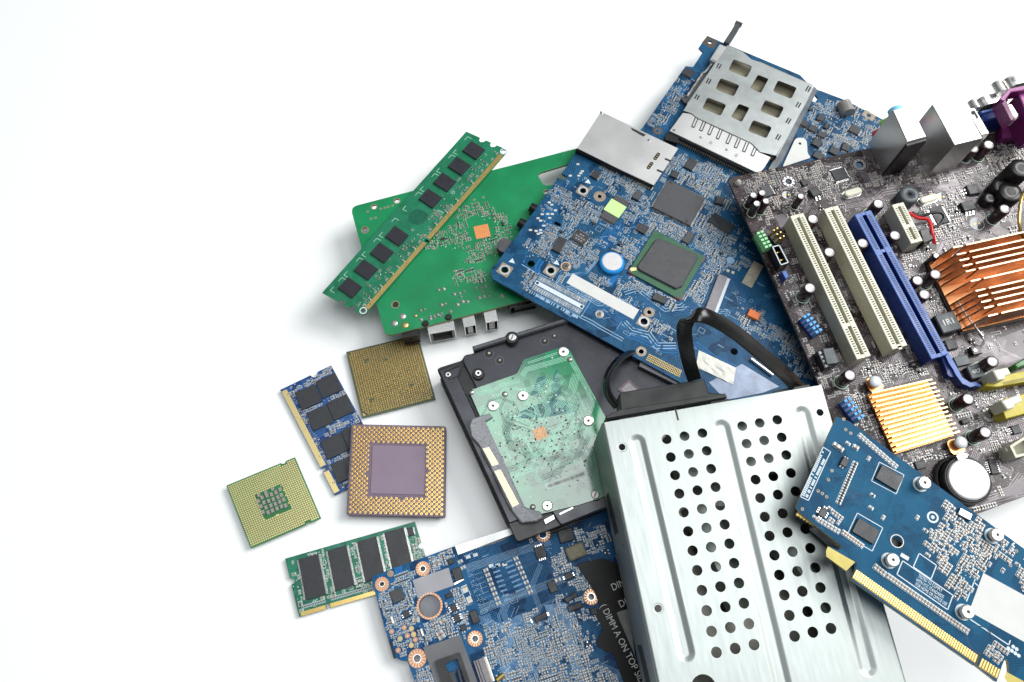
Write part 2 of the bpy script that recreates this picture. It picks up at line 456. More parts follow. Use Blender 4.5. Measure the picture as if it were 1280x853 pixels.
# ------------------------------------------------------------------ small component meshes, shared by their copies
def smd_into(b, kind, x, y, z, ang, w, l, h):
    """two-terminal or tiny packages, added to mesh builder b; w along the terminals"""
    c, s = math.cos(ang), math.sin(ang)
    at = lambda a, d: (x + a * c - d * s, y + a * s + d * c)
    if kind in ('cap', 'res', 'capg'):
        body = {'cap': 'mlcc', 'res': 'resistor', 'capg': 'mlcc_grey'}[kind]
        t = w * .22
        b.box(x, y, z, w - 2 * t, l * .96, h * (.96 if kind != 'res' else .8), body, ang, bottom=False)
        for k in (-1, 1):
            b.box(*at(k * (w/2 - t/2), 0), z, t, l, h, 'solder', ang, bottom=False)
    elif kind == 'sot':
        b.box(x, y, z + .05, w, l * .6, h, 'chip', ang, ch=h * .2, bottom=False)
        for a, d in ((-w * .33, -l * .42), (w * .33, -l * .42), (0, l * .42)):
            b.box(*at(a, d), z, w * .16, l * .28, h * .3, 'tin', ang, bottom=False)
PROTO = {}
def proto(kind, w, l, h):
    k = (kind, w, l, h)
    if k not in PROTO:
        b = MB(); smd_into(b, kind, 0, 0, 0, 0, w, l, h)
        PROTO[k] = b.mesh({'cap': 'capacitor', 'capg': 'capacitor', 'res': 'resistor', 'sot': 'transistor'}[kind])
    return PROTO[k]
NAMES = {'cap': 'capacitor', 'capg': 'capacitor', 'res': 'resistor', 'sot': 'transistor'}

def add_smd(T, kind, x, y, ang, w, l, h, silk='silk_pale', outline=True, z=0.03, padm='pad'):
    if silk == 'silk_green' and not outline: padm = 'silk_green'
    if outline: T.base.rectline(x, y, w + .55, l + .5, .16, .022, silk, ang)
    c, s = math.cos(ang), math.sin(ang)
    if kind != 'sot':
        for k in (-1, 1): T.base.face([(*p, .018) for p in rect(x + k * w * .42 * c, y + k * w * .42 * s, w * .46, l * 1.15, ang)], padm)
    T.mark(x, y, w, l, ang, .25)
    T.comps.append((w * l, kind, x, y, ang, w, l, h))

SIZES = [(1.0, .5, .4), (1.0, .5, .4), (1.6, .8, .6), (1.6, .8, .6), (2.0, 1.25, .9)]
def fill_smd(T, region, n, seed, mix=(.42, .28, .1, .2), silk='silk_pale', kinds=('cap', 'capg', 'res'), sizes=SIZES, outline=True, base_ang=0.0):
    """scatter rows, singles, transistors and via fields over a region (board-local polygon)"""
    R = random.Random(seed)
    xs, ys = [p[0] for p in region], [p[1] for p in region]
    for _ in range(n):
        x, y = R.uniform(min(xs), max(xs)), R.uniform(min(ys), max(ys))
        x, y = round(x * 2) / 2, round(y * 2) / 2
        if not inpoly(region, x, y): continue
        a = base_ang + (0 if R.random() < .5 else math.pi / 2)
        q = R.random()
        if q < mix[0]:
            w, l, h = R.choice(sizes[:4]); k = R.randint(2, 6); pt = l + .55
            kind = R.choice(kinds); two = R.random() < .35
            for i in range(k):
                for r_ in range(2 if two else 1):
                    ox, oy = (w + .7) * r_, (i - (k - 1) / 2) * pt
                    X, Y = x + ox * math.cos(a) - oy * math.sin(a), y + ox * math.sin(a) + oy * math.cos(a)
                    if R.random() < .12: continue
                    if T.free(X, Y, w, l, a): add_smd(T, kind if R.random() < .8 else R.choice(kinds), X, Y, a, w, l, h, silk, outline)
        elif q < mix[0] + mix[1]:
            w, l, h = R.choice(sizes)
            if T.free(x, y, w, l, a, .2): add_smd(T, R.choice(kinds), x, y, a, w, l, h, silk, outline)
        elif q < mix[0] + mix[1] + mix[2]:
            if T.free(x, y, 2.6, 2.4, a, .2): add_smd(T, 'sot', x, y, a, 2.5, 2.2, .9, silk, False)
        else:
            for i in range(R.randint(2, 7)):
                X, Y = x + R.uniform(-2.5, 2.5), y + R.uniform(-2.5, 2.5)
                if T.free(X, Y, .6, .6):
                    T.base.disc(X, Y, R.choice((.22, .28, .36)), .02, R.choice(('pad', silk, 'solder')), 8); T.mark(X, Y, .5, .5, 0, 0)

def silk_clutter(T, region, n, seed, silk='silk_pale', w=.16):
    """little printed brackets, boxes and ticks"""
    R = random.Random(seed)
    xs, ys = [p[0] for p in region], [p[1] for p in region]
    for _ in range(n):
        x, y = R.uniform(min(xs), max(xs)), R.uniform(min(ys), max(ys))
        if not inpoly(region, x, y): continue
        q = R.random()
        if q < .45:
            a, b = R.uniform(1.2, 4.5), R.uniform(1, 3)
            if T.free(x, y, a, b): T.base.rectline(x, y, a, b, w, .02, silk)
        elif q < .8:
            L = R.uniform(1.5, 6); d = R.choice(((1, 0), (0, 1), (.7, .7), (.7, -.7)))
            if T.free(x, y, abs(d[0]) * L + .2, abs(d[1]) * L + .2): T.base.strip((x - d[0]*L/2, y - d[1]*L/2), (x + d[0]*L/2, y + d[1]*L/2), w, .02, silk)
        else:
            for i in range(R.randint(3, 7)):
                X = x + i * .7
                if T.free(X, y, .5, 1): T.base.strip((X, y - .4), (X, y + .4), .3, .02, silk)

def bus_routes(T, region, n, seed, mat, lanes=(3, 8), pitch=.55, w=.22, z=.012, diag=True):
    """bundles of visible copper traces running at 0/45/90 degrees"""
    R = random.Random(seed)
    xs, ys = [p[0] for p in region], [p[1] for p in region]
    for _ in range(n):
        x, y = R.uniform(min(xs), max(xs)), R.uniform(min(ys), max(ys))
        if not inpoly(region, x, y): continue
        d = R.randrange(8); pts = [(x, y)]
        for k in range(R.randint(2, 4)):
            a = d * math.pi / 4; L = R.uniform(3, 14) if k else R.uniform(4, 10)
            x, y = x + L * math.cos(a), y + L * math.sin(a)
            pts.append((x, y)); d = (d + R.choice((-1, 1))) % 8
        nl = R.randint(*lanes)
        for q in range(nl):
            lane(T, pts, (q - nl / 2) * pitch, w, z + R.random() * .003, mat)
def lane(T, pts, off, w, z, mat):
    n = len(pts); out = []
    for i in range(n):
        a, b, c = pts[max(i-1, 0)], pts[i], pts[min(i+1, n-1)]
        d1 = norm2(b[0]-a[0], b[1]-a[1]) if i else norm2(c[0]-b[0], c[1]-b[1])
        d2 = norm2(c[0]-b[0], c[1]-b[1]) if i < n-1 else d1
        t = norm2(d1[0]+d2[0], d1[1]+d2[1]); nn = (-t[1], t[0]); k = off / max(.5, d1[0]*t[0] + d1[1]*t[1])
        out.append((b[0] + nn[0]*k, b[1] + nn[1]*k))
    good = [p for p in out]
    for p in good:
        if not inpoly(T.out, *p): return
    for a, b in zip(good, good[1:]):
        L2 = (b[0]-a[0])**2 + (b[1]-a[1])**2 or 1e-9
        for x, y, r in T.avoid:
            t = max(0, min(1, ((x-a[0])*(b[0]-a[0]) + (y-a[1])*(b[1]-a[1])) / L2))
            if (a[0] + t*(b[0]-a[0]) - x)**2 + (a[1] + t*(b[1]-a[1]) - y)**2 < r*r: return
    T.base.path(good, w, z, mat)

def finish(T, name='circuit_board', keep=45, base_label=None, stuff_name='small_components'):
    """board mesh, then the largest small components as parts of their own, the rest as one part"""
    T.part(T.base, name, base_label)
    left, count = [], {}
    for a, kind, x, y, ang, w, l, h in sorted(T.comps, key=lambda c: -c[0]):
        nm = NAMES[kind]
        if count.get(nm, 0) < keep:
            count[nm] = count.get(nm, 0) + 1
            link(nm, proto(kind, w, l, h), T.root, loc=(x, y, .02), ang=ang)
        else: left.append((kind, x, y, ang, w, l, h))
    if left:
        b = MB()
        for kind, x, y, ang, w, l, h in left: smd_into(b, kind, x, y, .02, ang, w, l, h)
        T.part(b, stuff_name, kind='stuff')

# ------------------------------------------------------------------ bigger packages
def chip(T, q, h, name='chip', mat='chip', leads='', pitch=.8, lw=.38, ll=1.0, label=None, ch=.25, dot=True, z=.03, leadmat='tin', parent=None):
    """q = (cx, cy, w, l, ang); leads: any of 'lrtb' in the chip's own axes"""
    cx, cy, w, l, a = q; b = MB(); c, s = math.cos(a), math.sin(a)
    at = lambda u, v: (cx + u*c - v*s, cy + u*s + v*c)
    b.box(cx, cy, z + .08, w, l, h - .08, mat, a, ch=min(ch, h * .35))
    for side in leads:
        L = l if side in 'lr' else w
        n = max(2, int((L - .5) / pitch))
        for i in range(n):
            t = (i - (n - 1) / 2) * pitch
            for k, (dz, hh, o, e) in enumerate(((h * .35, .16, .0, ll * .5), (0, .16, ll * .42, ll * .58))):
                if side in 'lr':
                    sg = -1 if side == 'l' else 1
                    u, v, W, Hh = sg * (w/2 + o + e/2), t, e, lw
                else:
                    sg = -1 if side == 'b' else 1
                    u, v, W, Hh = t, sg * (l/2 + o + e/2), lw, e
                b.box(*at(u, v), z + dz, W, Hh, hh, leadmat, a, bottom=False)
    if dot: b.disc(*at(-w/2 + min(1.2, w*.16), l/2 - min(1.2, l*.16)), min(.45, w * .06), z + h + .006, 'chip_dot', 12)
    T.mark(cx, cy, w + (2*ll if 'l' in leads else .6), l + (2*ll if 't' in leads else .6), a, .2)
    return T.part(b, name, label, parent)

def ring_pad(T, x, y, r0, r1, mat='copper_pad', ticks=0, tickmat='copper_edge', label=None, square=0.0, rim=True, ang=0.0):
    b = MB()
    if square:
        rr = rect(x, y, square, square, ang); cc = circ(x, y, r0, 24)
        b.sheet(rr, [cc], .015, .055, mat)
        b.ring(x, y, r0, r1, .06, 'pad', 24)
    else:
        b.ring(x, y, r0, r1, .05, mat, 28)
    if rim: b.ring(x, y, r0 * .96, r0 * 1.14, .065, 'tin', 24)
    for k in range(ticks):
        a = 2 * math.pi * k / ticks; rm = (r0 + r1) / 2 + .05
        b.box(x + rm * math.cos(a), y + rm * math.sin(a), .05, (r1 - r0) * .78, 2 * math.pi * rm / ticks * .55, .12, tickmat, a, bottom=False)
    m = max(r1, square / 2); T.mark(x, y, 2 * m, 2 * m, ang)
    return T.part(b, 'mounting_pad', label)

def screw(T, x, y, r=1.6, h=1.2, z=0.0, mat='steel', drive='torx', label=None, shaft=0.0):
    b = MB()
    if shaft: b.cyl(x, y, z, z + shaft, r * .72, 'steel_dark', 16)
    z += shaft
    b.lathe(x, y, [(r, z), (r, z + h * .6), (r * .9, z + h * .9), (r * .8, z + h)], mat, 24, cap=mat)
    if drive == 'torx':
        b.face([(x + (.38 if k % 2 else .2) * r * math.cos(k * math.pi / 6), y + (.38 if k % 2 else .2) * r * math.sin(k * math.pi / 6), z + h + .01) for k in range(12)], 'hole')
    elif drive == 'cross':
        for a in (.4, .4 + math.pi/2): b.face([(*p, z + h + .01) for p in rect(x, y, r * 1.0, r * .22, a)], 'hole')
    elif drive == 'slot': b.face([(*p, z + h + .01) for p in rect(x, y, r * 1.3, r * .25, .8)], 'hole')
    elif drive == 'hole': b.disc(x, y, r * .4, z + h + .01, 'hole', 14)
    T.mark(x, y, 2*r, 2*r)
    return T.part(b, 'screw', label)

ECAP = {}
def ecap(T, px, py, r, h, rtop=None, label=None, lean=0.0):
    """electrolytic capacitor: dark shrink sleeve, scored metal top; (px, py) is the centre of its top in the picture"""
    k = (r, h)
    if k not in ECAP:
        b = MB()
        b.lathe(0, 0, [(r * 1.04, 0.05), (r * 1.04, .5), (r * .97, .9), (r, 1.3), (r, h - .7), (r * .95, h - .2), (r * .80, h)], 'sleeve', 28)
        b.lathe(0, 0, [(r * .80, h), (r * .79, h - .12), (r * .3, h - .05)], 'can_top', 28, cap='can_top')
        for a in (.5, .5 + math.pi/2):
            b.face([(*p, h - .02) for p in rect(0, 0, r * 1.25, .16, a)], 'steel_dark')
        b.lathe(0, 0, [(r * 1.22, .03), (r * 1.22, .045), (r * 1.1, .045)], 'silk_green', 28)
        ECAP[k] = b.mesh('electrolytic_capacitor')
    x, y = T.L(px, py, h)
    T.mark(x, y, 2.2*r, 2.2*r)
    return link('electrolytic_capacitor', ECAP[k], T.root, label, (x, y, 0), T.rnd.uniform(0, 3))

# ------------------------------------------------------------------ the white table and the studio lamps
def setting():
    b = MB(); n = 40
    b.box(60, 250, -30, 2600, 2200, 30, 'table')
    o = b.build('tabletop'); o['kind'] = 'structure'
    w = bpy.data.worlds.new('World'); SC.world = w; w.use_nodes = True
    bg = w.node_tree.nodes['Background']; bg.inputs[0].default_value = (.93, .97, 1, 1); 
    N, K = w.node_tree.nodes, w.node_tree.links
    tc = N.new('ShaderNodeTexCoord'); sx = N.new('ShaderNodeSeparateXYZ'); mr = N.new('ShaderNodeMapRange'); mr.interpolation_type = 'SMOOTHSTEP'
    K.new(tc.outputs['Generated'], sx.inputs[0]); K.new(sx.outputs['Z'], mr.inputs['Value'])
    mr.inputs['From Min'].default_value = 0.0; mr.inputs['From Max'].default_value = .8
    mr.inputs['To Min'].default_value, mr.inputs['To Max'].default_value = WORLD
    K.new(mr.outputs['Result'], bg.inputs[1])
    def area(name, loc, aim, sx, sy, power, col=(1, 1, 1), spin=0):
        d = bpy.data.lights.new(name, 'AREA'); d.shape = 'RECTANGLE'; d.size, d.size_y = sx, sy; d.energy = power; d.color = col
        o = bpy.data.objects.new(name, d); COL.objects.link(o); o.location = loc
        o.rotation_euler = (Vector(aim) - Vector(loc)).to_track_quat('-Z', 'Y').to_euler() if not spin else (0, 0, math.radians(spin))
    for l in LAMPS: area(*l)
    v = SC.view_settings; v.view_transform = 'Standard'; v.look = 'None'; v.exposure = EXPOSURE; v.gamma = 1; v.use_curve_mapping = False
WORLD = (.13, .27)          # studio walls low down, pale ceiling overhead
EXPOSURE = -0.12
LAMPS = [('side_key', (1.78, .95, 1.78), (.05, .16, 0), 1.4, 1.4, 80.0, (1, .985, .96), 0),
         ('top_softbox', (.24, .13, 1.25), (.24, .13, 0), .95, .60, 8.8, (.97, .99, 1), -20)]
setting()
# ================================================================== small chips and memory at the left
A = crop(400, 160, 5.3333); B = crop(400, 290, 5.3333); C_ = crop(270, 560, 6.094); D = crop(340, 450, 4.742)
E = crop(425, 415, 3.557); F = crop(350, 645, 6.32); M1 = crop(610, 190, 7.111); M2 = crop(610, 290, 7.111)

def frame(T, tl, tr, bl, h=0.0):
    """unit-square mapping over a parallelogram given by three picture corners"""
    a, b, c = T.L(*tl, h), T.L(*tr, h), T.L(*bl, h)
    return lambda u, v: (a[0] + (b[0]-a[0])*u + (c[0]-a[0])*v, a[1] + (b[1]-a[1])*u + (c[1]-a[1])*v)

# ---- land grid processor
def lga():
    T = Thing('processor', 'small green square processor with flat gold contacts and grey capacitors in its centre', 'processor',
              (*C_(78, 288), 4.0), (*C_(600, 72), 4.0), group='loose processors on the table')
    g = frame(T, C_(78, 288), C_(600, 72), C_(265, 765))
    W = math.dist(g(0, 0), g(1, 0)); H = math.dist(g(0, 0), g(0, 1))
    # outline with two half round notches on the upper and lower sides
    def notch(u, v, s): return [g(u - .035, v), g(u - .025, v + s * .02), g(u, v + s * .032), g(u + .025, v + s * .02), g(u + .035, v)]
    out = [g(0, 0)] + notch(.83, 0, 1) + [g(1, 0), g(1, 1)] + notch(.82, 1, -1)[::-1] + [g(0, 1)]
    T.out = ccw(out)
    T.base.sheet(out, [], -1.1, 0, 'pcb_cpu_green', 'edge_green')
    pads = MB(); a = math.atan2(g(1, 0)[1] - g(0, 0)[1], g(1, 0)[0] - g(0, 0)[0])
    n = 33; m = 31
    for i in range(n):
        for j in range(m):
            u, v = (i + .9) / (n + .8), (j + 1.0) / (m + 1.0)
            if .315 < u < .705 and .30 < v < .70: continue
            if v < .06 and .78 < u < .88 or v > .94 and .77 < u < .87: continue
            x, y = g(u, v)
            pads.face([(*p, .03) for p in rect(x, y, W / n * .74, H / m * .70, a)], 'gold_pale')
    T.part(pads, 'contact_pads')
    hs = MB(); hs.prism(inset(ccw([g(0, 0), g(1, 0), g(1, 1), g(0, 1)]), 3.0), -4.0, -1.1, 'steel', ch=.4); T.part(hs, 'heat_spreader')
    for x, y in ((325,360),(378,342),(430,312),(487,318),(350,380),(388,365),(422,355),(457,340),(498,360),(322,405),(365,418),(402,405),
                 (436,392),(472,377),(515,395),(343,445),(380,455),(418,440),(452,428),(486,412),(530,440),(357,490),(397,493),(430,478),(465,462),(499,447)):
        X, Y = T.L(*C_(x, y), .7)
        T.comps.append((3, 'capg', X, Y, a + math.pi / 2, 2.1, 1.55, .8))
    for x, y in ((495, 287), (370, 545), (516, 325), (532, 362), (553, 420)): T.base.disc(*T.L(*C_(x, y)), .35, .02, 'gold_pale', 12)
    T.base.face([(*p, .02) for p in rect(*T.L(*C_(467, 512)), 1.9, .8, a)], 'gold_pale')
    finish(T, 'circuit_board')
lga()

# ---- pin grid processors
def pin_mesh(r, h, pad, padmat, pinmat='gold'):
    b = MB(); b.disc(0, 0, pad, .03, padmat, 10)
    b.lathe(0, 0, [(r * 1.6, .03), (r, .35), (r, h - .15), (r * .6, h)], pinmat, 7, cap=pinmat)
    return b
def pins(T, spots, r, h, pad, padmat, near):
    me = pin_mesh(r, h, pad, padmat).mesh('pin')
    spots = sorted(spots, key=near)
    for x, y in spots[:100]: link('pin', me, T.root, loc=(x, y, 0))
    b = MB()
    for x, y in spots[100:]:
        b.disc(x, y, pad, .03, padmat, 8)
        b.lathe(x, y, [(r * 1.6, .03), (r, .35), (r, h - .15), (r * .6, h)], 'gold', 6, cap='gold')
    T.part(b, 'pins', kind='stuff')

def pga_green():
    T = Thing('processor', 'green-edged square processor covered in fine gold pins, one corner under the green board', 'processor',
              (*E(27, 90), 3.0), (*E(345, 12), 3.0), group='loose processors on the table')
    g = frame(T, E(27, 90), E(345, 12), E(98, 382))
    c = [g(0, 0), g(1, 0), g(1, 1), g(0, 1)]; T.out = ccw(c)
    T.base.sheet(c, [], -1.2, 0, 'pcb_cpu_olive', 'edge_green')
    T.base.face([(*p, .02) for p in (g(.02, .93), g(.06, .98), g(.02, .98))], 'gold')
    sp = []
    for i in range(31):
        for j in range(31):
            if (i in (0, 30) and j in (0, 30)) or (i, j) in ((0, 29), (1, 30)): continue
            if (i, j) in ((6, 5), (6, 6), (7, 5), (14, 7), (23, 22), (22, 22), (4, 24), (5, 24), (4, 25), (15, 7)): continue
            sp.append(g(.035 + .93 * i / 30, .035 + .93 * j / 30))
    cz = g(.1, 1)
    pins(T, sp, .22, 1.7, .44, 'gold_pale', lambda p: math.dist(p, cz))
    hs = MB(); hs.prism(inset(ccw(c), 2.5), -3.0, -1.2, 'steel', ch=.3); T.part(hs, 'heat_spreader')
    finish(T, 'circuit_board')
pga_green()

def pga_ceramic():
    T = Thing('processor', 'purple ceramic processor with a frame of gold pins around a bare square', 'processor',
              (*E(50, 410), 7.0), (*E(472, 420), 7.0), group='loose processors on the table')
    g = frame(T, E(50, 410), E(472, 420), E(28, 815))
    c = [g(0, 0), g(1, 0), g(1, 1), g(0, 1)]; T.out = ccw(c)
    rc = roundpoly(ccw(c), 1.6)
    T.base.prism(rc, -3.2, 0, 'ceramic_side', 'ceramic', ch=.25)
    pl = MB(); pl.prism(roundpoly(ccw([g(.235, .235), g(.785, .235), g(.785, .765), g(.235, .765)]), .6), .0, .35, 'ceramic_plate', ch=.1)
    T.part(pl, 'lid')
    sp = []
    for i in range(37):
        for j in range(37):
            if (i + j) % 2: continue
            u, v = .035 + .93 * i / 36, .035 + .93 * j / 36
            if .215 < u < .805 and .215 < v < .785: continue
            if (i, j) in ((8, 8), (8, 28), (28, 28), (28, 8), (7, 29), (30, 18), (6, 20), (20, 30), (8, 22), (9, 9)): continue
            sp.append(g(u, v))
    b0 = g(.5, 1)
    pins(T, sp, .26, 2.6, .72, 'gold', lambda p: math.dist(p, b0))
    finish(T, 'ceramic_body')
pga_ceramic()

# ---- memory modules
def arcn(g, u, v, du, dv, n=5, side='top'):
    return [g(u + du * math.cos(t), v + dv * math.sin(t)) for t in [math.pi * k / n for k in range(n + 1)]]

def sodimm_blue():
    T = Thing('memory_module', 'blue laptop memory module with eight dark chips lying under the purple processor', 'memory module',
              (*D(48, 178), 2.6), (*D(350, 33), 2.6), group='memory modules')
    g = frame(T, D(48, 178), D(350, 33), D(372, 803))
    out = [g(0, 0)] + [g(.66 - .065 * math.cos(math.pi * k / 6), .035 * math.sin(math.pi * k / 6)) for k in range(7)] + [g(1, 0)]
    out += [g(1, 1), g(0, 1), g(0, .785), g(.07, .785), g(.07, .755), g(0, .755)]
    T.out = ccw(out)
    T.base.sheet(out, [circ(*T.L(*D(113, 162)), .9, 14), circ(*T.L(*D(420, 750)), .9, 14)], -1.0, 0, 'pcb_navy', 'edge_blue')
    ge = MB()
    for v0, v1 in ((.02, .745), (.795, .985)):
        n = int((v1 - v0) * 100)
        ge.face([(*p, .03) for p in (g(.004, v0), g(.105, v0), g(.105, v1), g(.004, v1))], 'gold_pale')
        for k in range(n):
            t = v0 + (v1 - v0) * (k + .5) / n
            ge.strip(g(.004, t), g(.107, t), .14, .045, 'gold_dull')
    T.part(ge, 'contact_strip')
    w, l = None, None
    q = T.quad(D(132, 190), D(250, 138), D(302, 236), 1.2)
    for cx, cy in ((216, 219), (337, 152), (284, 342), (404, 280), (369, 509), (490, 446), (430, 648), (550, 590)):
        x, y = T.L(*D(cx, cy), 1.2)
        chip(T, (x, y, q[2], q[3], q[4]), 1.15, 'memory_chip', 'chip', ch=.12)
    reg = [g(.1, .03), g(1, .03), g(1, .98), g(.1, .98)]
    for v in np.linspace(.09, .95, 44):
        x, y = g(.155 + .02 * math.sin(v * 40), v)
        if T.free(x, y, .9, .45, q[4]): add_smd(T, 'res', x, y, q[4], .9, .45, .35, 'silk', False)
    fill_smd(T, reg, 300, 5, mix=(.6, .25, 0, .15), silk='silk', sizes=[(1, .5, .4)] * 5, base_ang=q[4])
    silk_clutter(T, reg, 90, 6, 'silk_pale')
    finish(T, keep=30)
sodimm_blue()

def sodimm_green():
    T = Thing('memory_module', 'short green laptop memory module with four tall grey chips in front of the blue board', 'memory module',
              (*F(40, 338), 2.6), (*F(1065, 45), 2.6), group='memory modules')
    g = frame(T, F(40, 338), F(1065, 45), F(152, 800))
    half = lambda u, v, s: [g(u + s * .03 * math.sin(math.pi * k / 6), v - .055 * math.cos(math.pi * k / 6)) for k in range(7)]
    out = [g(0, 0), g(1, 0), g(1.0, .33)] + half(1.0, .43, -1) + [g(1, .55), g(1, 1), g(.23, 1), g(.23, .92), g(.205, .92), g(.205, 1), g(0, 1)] + half(0, .40, 1)[::-1]
    T.out = ccw(out)
    T.base.sheet(out, [], -1.0, 0, 'pcb_teal', 'pcb_edge')
    a = T.quad(F(40, 338), F(1065, 45), F(1140, 330))[4]
    ge = MB()
    for u0, u1 in ((.015, .20), (.235, .985)):
        n = int((u1 - u0) * 100)
        ge.face([(*p, .03) for p in (g(u0, .93), g(u1, .93), g(u1, .998), g(u0, .998))], 'gold')
        for k in range(n):
            t = u0 + (u1 - u0) * (k + .5) / n; ge.strip(g(t, .93), g(t, .998), .16, .045, 'gold_dull')
    T.part(ge, 'contact_strip')
    for p in (((138, 348), (296, 302), (370, 618)), ((368, 275), (520, 238), (594, 548)), ((603, 205), (757, 167), (832, 478)), ((822, 135), (978, 100), (1048, 400))):
        q = T.quad(F(*p[0]), F(*p[1]), F(*p[2]), 1.2)
        chip(T, (q[0], q[1], q[2], 21.0 if q[3] > 0 else q[3], a), 1.15, 'memory_chip', 'chip', 'lr', .62, .34, 1.0, ch=.12)
    chip(T, (*T.L(*F(1030, 125), .8), 3.2, 4.4, a), .8, 'chip', 'chip', 'lr', .65, .3, .7)
    reg = [g(.02, .04), g(.98, .04), g(.98, .9), g(.02, .9)]
    for u in np.linspace(.04, .2, 9):
        x, y = g(u, .86); add_smd(T, 'res', x, y, a + math.pi/2, 1.0, .55, .35, 'silk', True)
    for u in np.linspace(.26, .94, 34):
        x, y = g(u, .86); add_smd(T, 'res', x, y, a + math.pi/2, 1.0, .55, .35, 'silk', True)
    fill_smd(T, reg, 300, 15, mix=(.5, .25, 0, .25), silk='silk_green', sizes=[(1, .5, .4), (1.6, .8, .6)] * 2 + [(1, .5, .4)], base_ang=a)
    silk_clutter(T, reg, 60, 16, 'silk_green')
    finish(T, keep=30)
sodimm_green()

def ddr2():
    T = Thing('memory_module', 'long green desktop memory stick with eight square black chips lying across the green board', 'memory module',
              (*A(975, 25), 22.5), (*A(1255, 150), 22.5), group='memory modules')
    g = frame(T, A(975, 25), A(1255, 150), B(15, 405))
    cor = T.poly([A(975, 25), A(1255, 150), B(290, 560), B(15, 405)])
    bl = lambda u, v: lerp(lerp(cor[0], cor[1], u), lerp(cor[3], cor[2], u), v)
    g = bl
    sc = lambda u, v, s: [g(u - .075, v), g(u - .06, v + s * .012), g(u, v + s * .02), g(u + .06, v + s * .012), g(u + .075, v)]
    nv = .572
    out = [g(0, 0)] + sc(.40, 0, 1) + sc(.66, 0, 1) + [g(.96, 0), g(1, .01), g(1, nv - .006), g(.92, nv - .006), g(.92, nv + .006), g(1, nv + .006), g(1, .99), g(.96, 1)]
    out += sc(.72, 1, -1)[::-1] + sc(.46, 1, -1)[::-1] + [g(0, 1)]
    T.out = ccw(out)
    h1, h2 = T.L(*A(1223, 157)), T.L(*B(288, 525))
    T.base.sheet(out, [circ(*h1, 1.5, 16), circ(*h2, 1.5, 16)], -1.2, 0, 'pcb_stick', 'edge_green')
    for h in (h1, h2): T.base.ring(*h, 1.5, 2.1, .02, 'silk', 18); T.mark(*h, 4, 4)
    ge = MB()
    for v0, v1 in ((.035, nv - .012), (nv + .012, .965)):
        ge.face([(*p, .03) for p in (g(.905, v0), g(.995, v0), g(.995, v1), g(.905, v1))], 'gold_dull')
        n = int((v1 - v0) * 125)
        for k in range(n):
            t = v0 + (v1 - v0) * (k + .5) / n; ge.strip(g(.906, t), g(.994, t), .34, .045, 'gold')
    T.part(ge, 'contact_strip')
    q = T.quad(A(945, 155), A(1005, 88), A(1105, 137), 1.2)
    for c in (A(1025, 147), A(928, 252), A(832, 360), A(735, 468), B(512, 25), B(412, 137), B(305, 250), B(200, 370)):
        x, y = T.L(*c, 1.2)
        chip(T, (x, y, q[2] * .98, q[3] * .98, q[4]), 1.15, 'memory_chip', 'chip_navy', ch=.1, dot=False)
    T.base.face([(*p, .012) for p in roundpoly([g(.30, .455), g(.62, .452), g(.66, .50), g(.58, .53), g(.36, .53), g(.28, .50)], 3)], 'dark_green_patch')
    T.mark(*g(.47, .49), 14, 10, q[4])
    # corner brackets of the silk screen between chips, parts rows
    for v, e in ((.022, 1), (.128, -1), (.142, 1), (.25, -1), (.264, 1), (.368, -1), (.382, 1), (.49, -1), (.545, 1), (.652, -1), (.668, 1), (.768, -1), (.784, 1), (.886, -1), (.90, 1), (.975, -1)):
        x0 = .10
        T.base.path([g(x0 + .10, v), g(x0, v), g(x0, v + e * .022)], .24, .02, 'silk_green')
    for v in np.linspace(.04, .96, 26):
        x, y = g(.86, v)
        if T.free(x, y, 1.4, .9, q[4]): add_smd(T, 'capg', x, y, q[4] + (0 if T.rnd.random() < .5 else 1.57), 1.6, .9, .6, 'silk_green', False)
    for v in (.075, .135, .255, .365, .435, .6, .63, .66, .775, .885):
        for k in range(T.rnd.randint(2, 5)):
            x, y = g(.52 + .07 * k, v + .028)
            if T.free(x, y, .9, .6, q[4]): add_smd(T, 'res', x, y, q[4] + 1.57, 1.0, .5, .4, 'silk', False)
    reg = [g(.03, .02), g(.85, .02), g(.85, .98), g(.03, .98)]
    fill_smd(T, [g(.55, .02), g(.88, .02), g(.88, .98), g(.55, .98)], 130, 21, mix=(.45, .15, 0, .4), silk='silk_green', sizes=[(1, .5, .4)] * 5, base_ang=q[4], outline=False)
    silk_clutter(T, [g(.6, .02), g(.88, .02), g(.88, .98), g(.6, .98)], 60, 22, 'silk_green', .2)
    finish(T, keep=40)
ddr2()
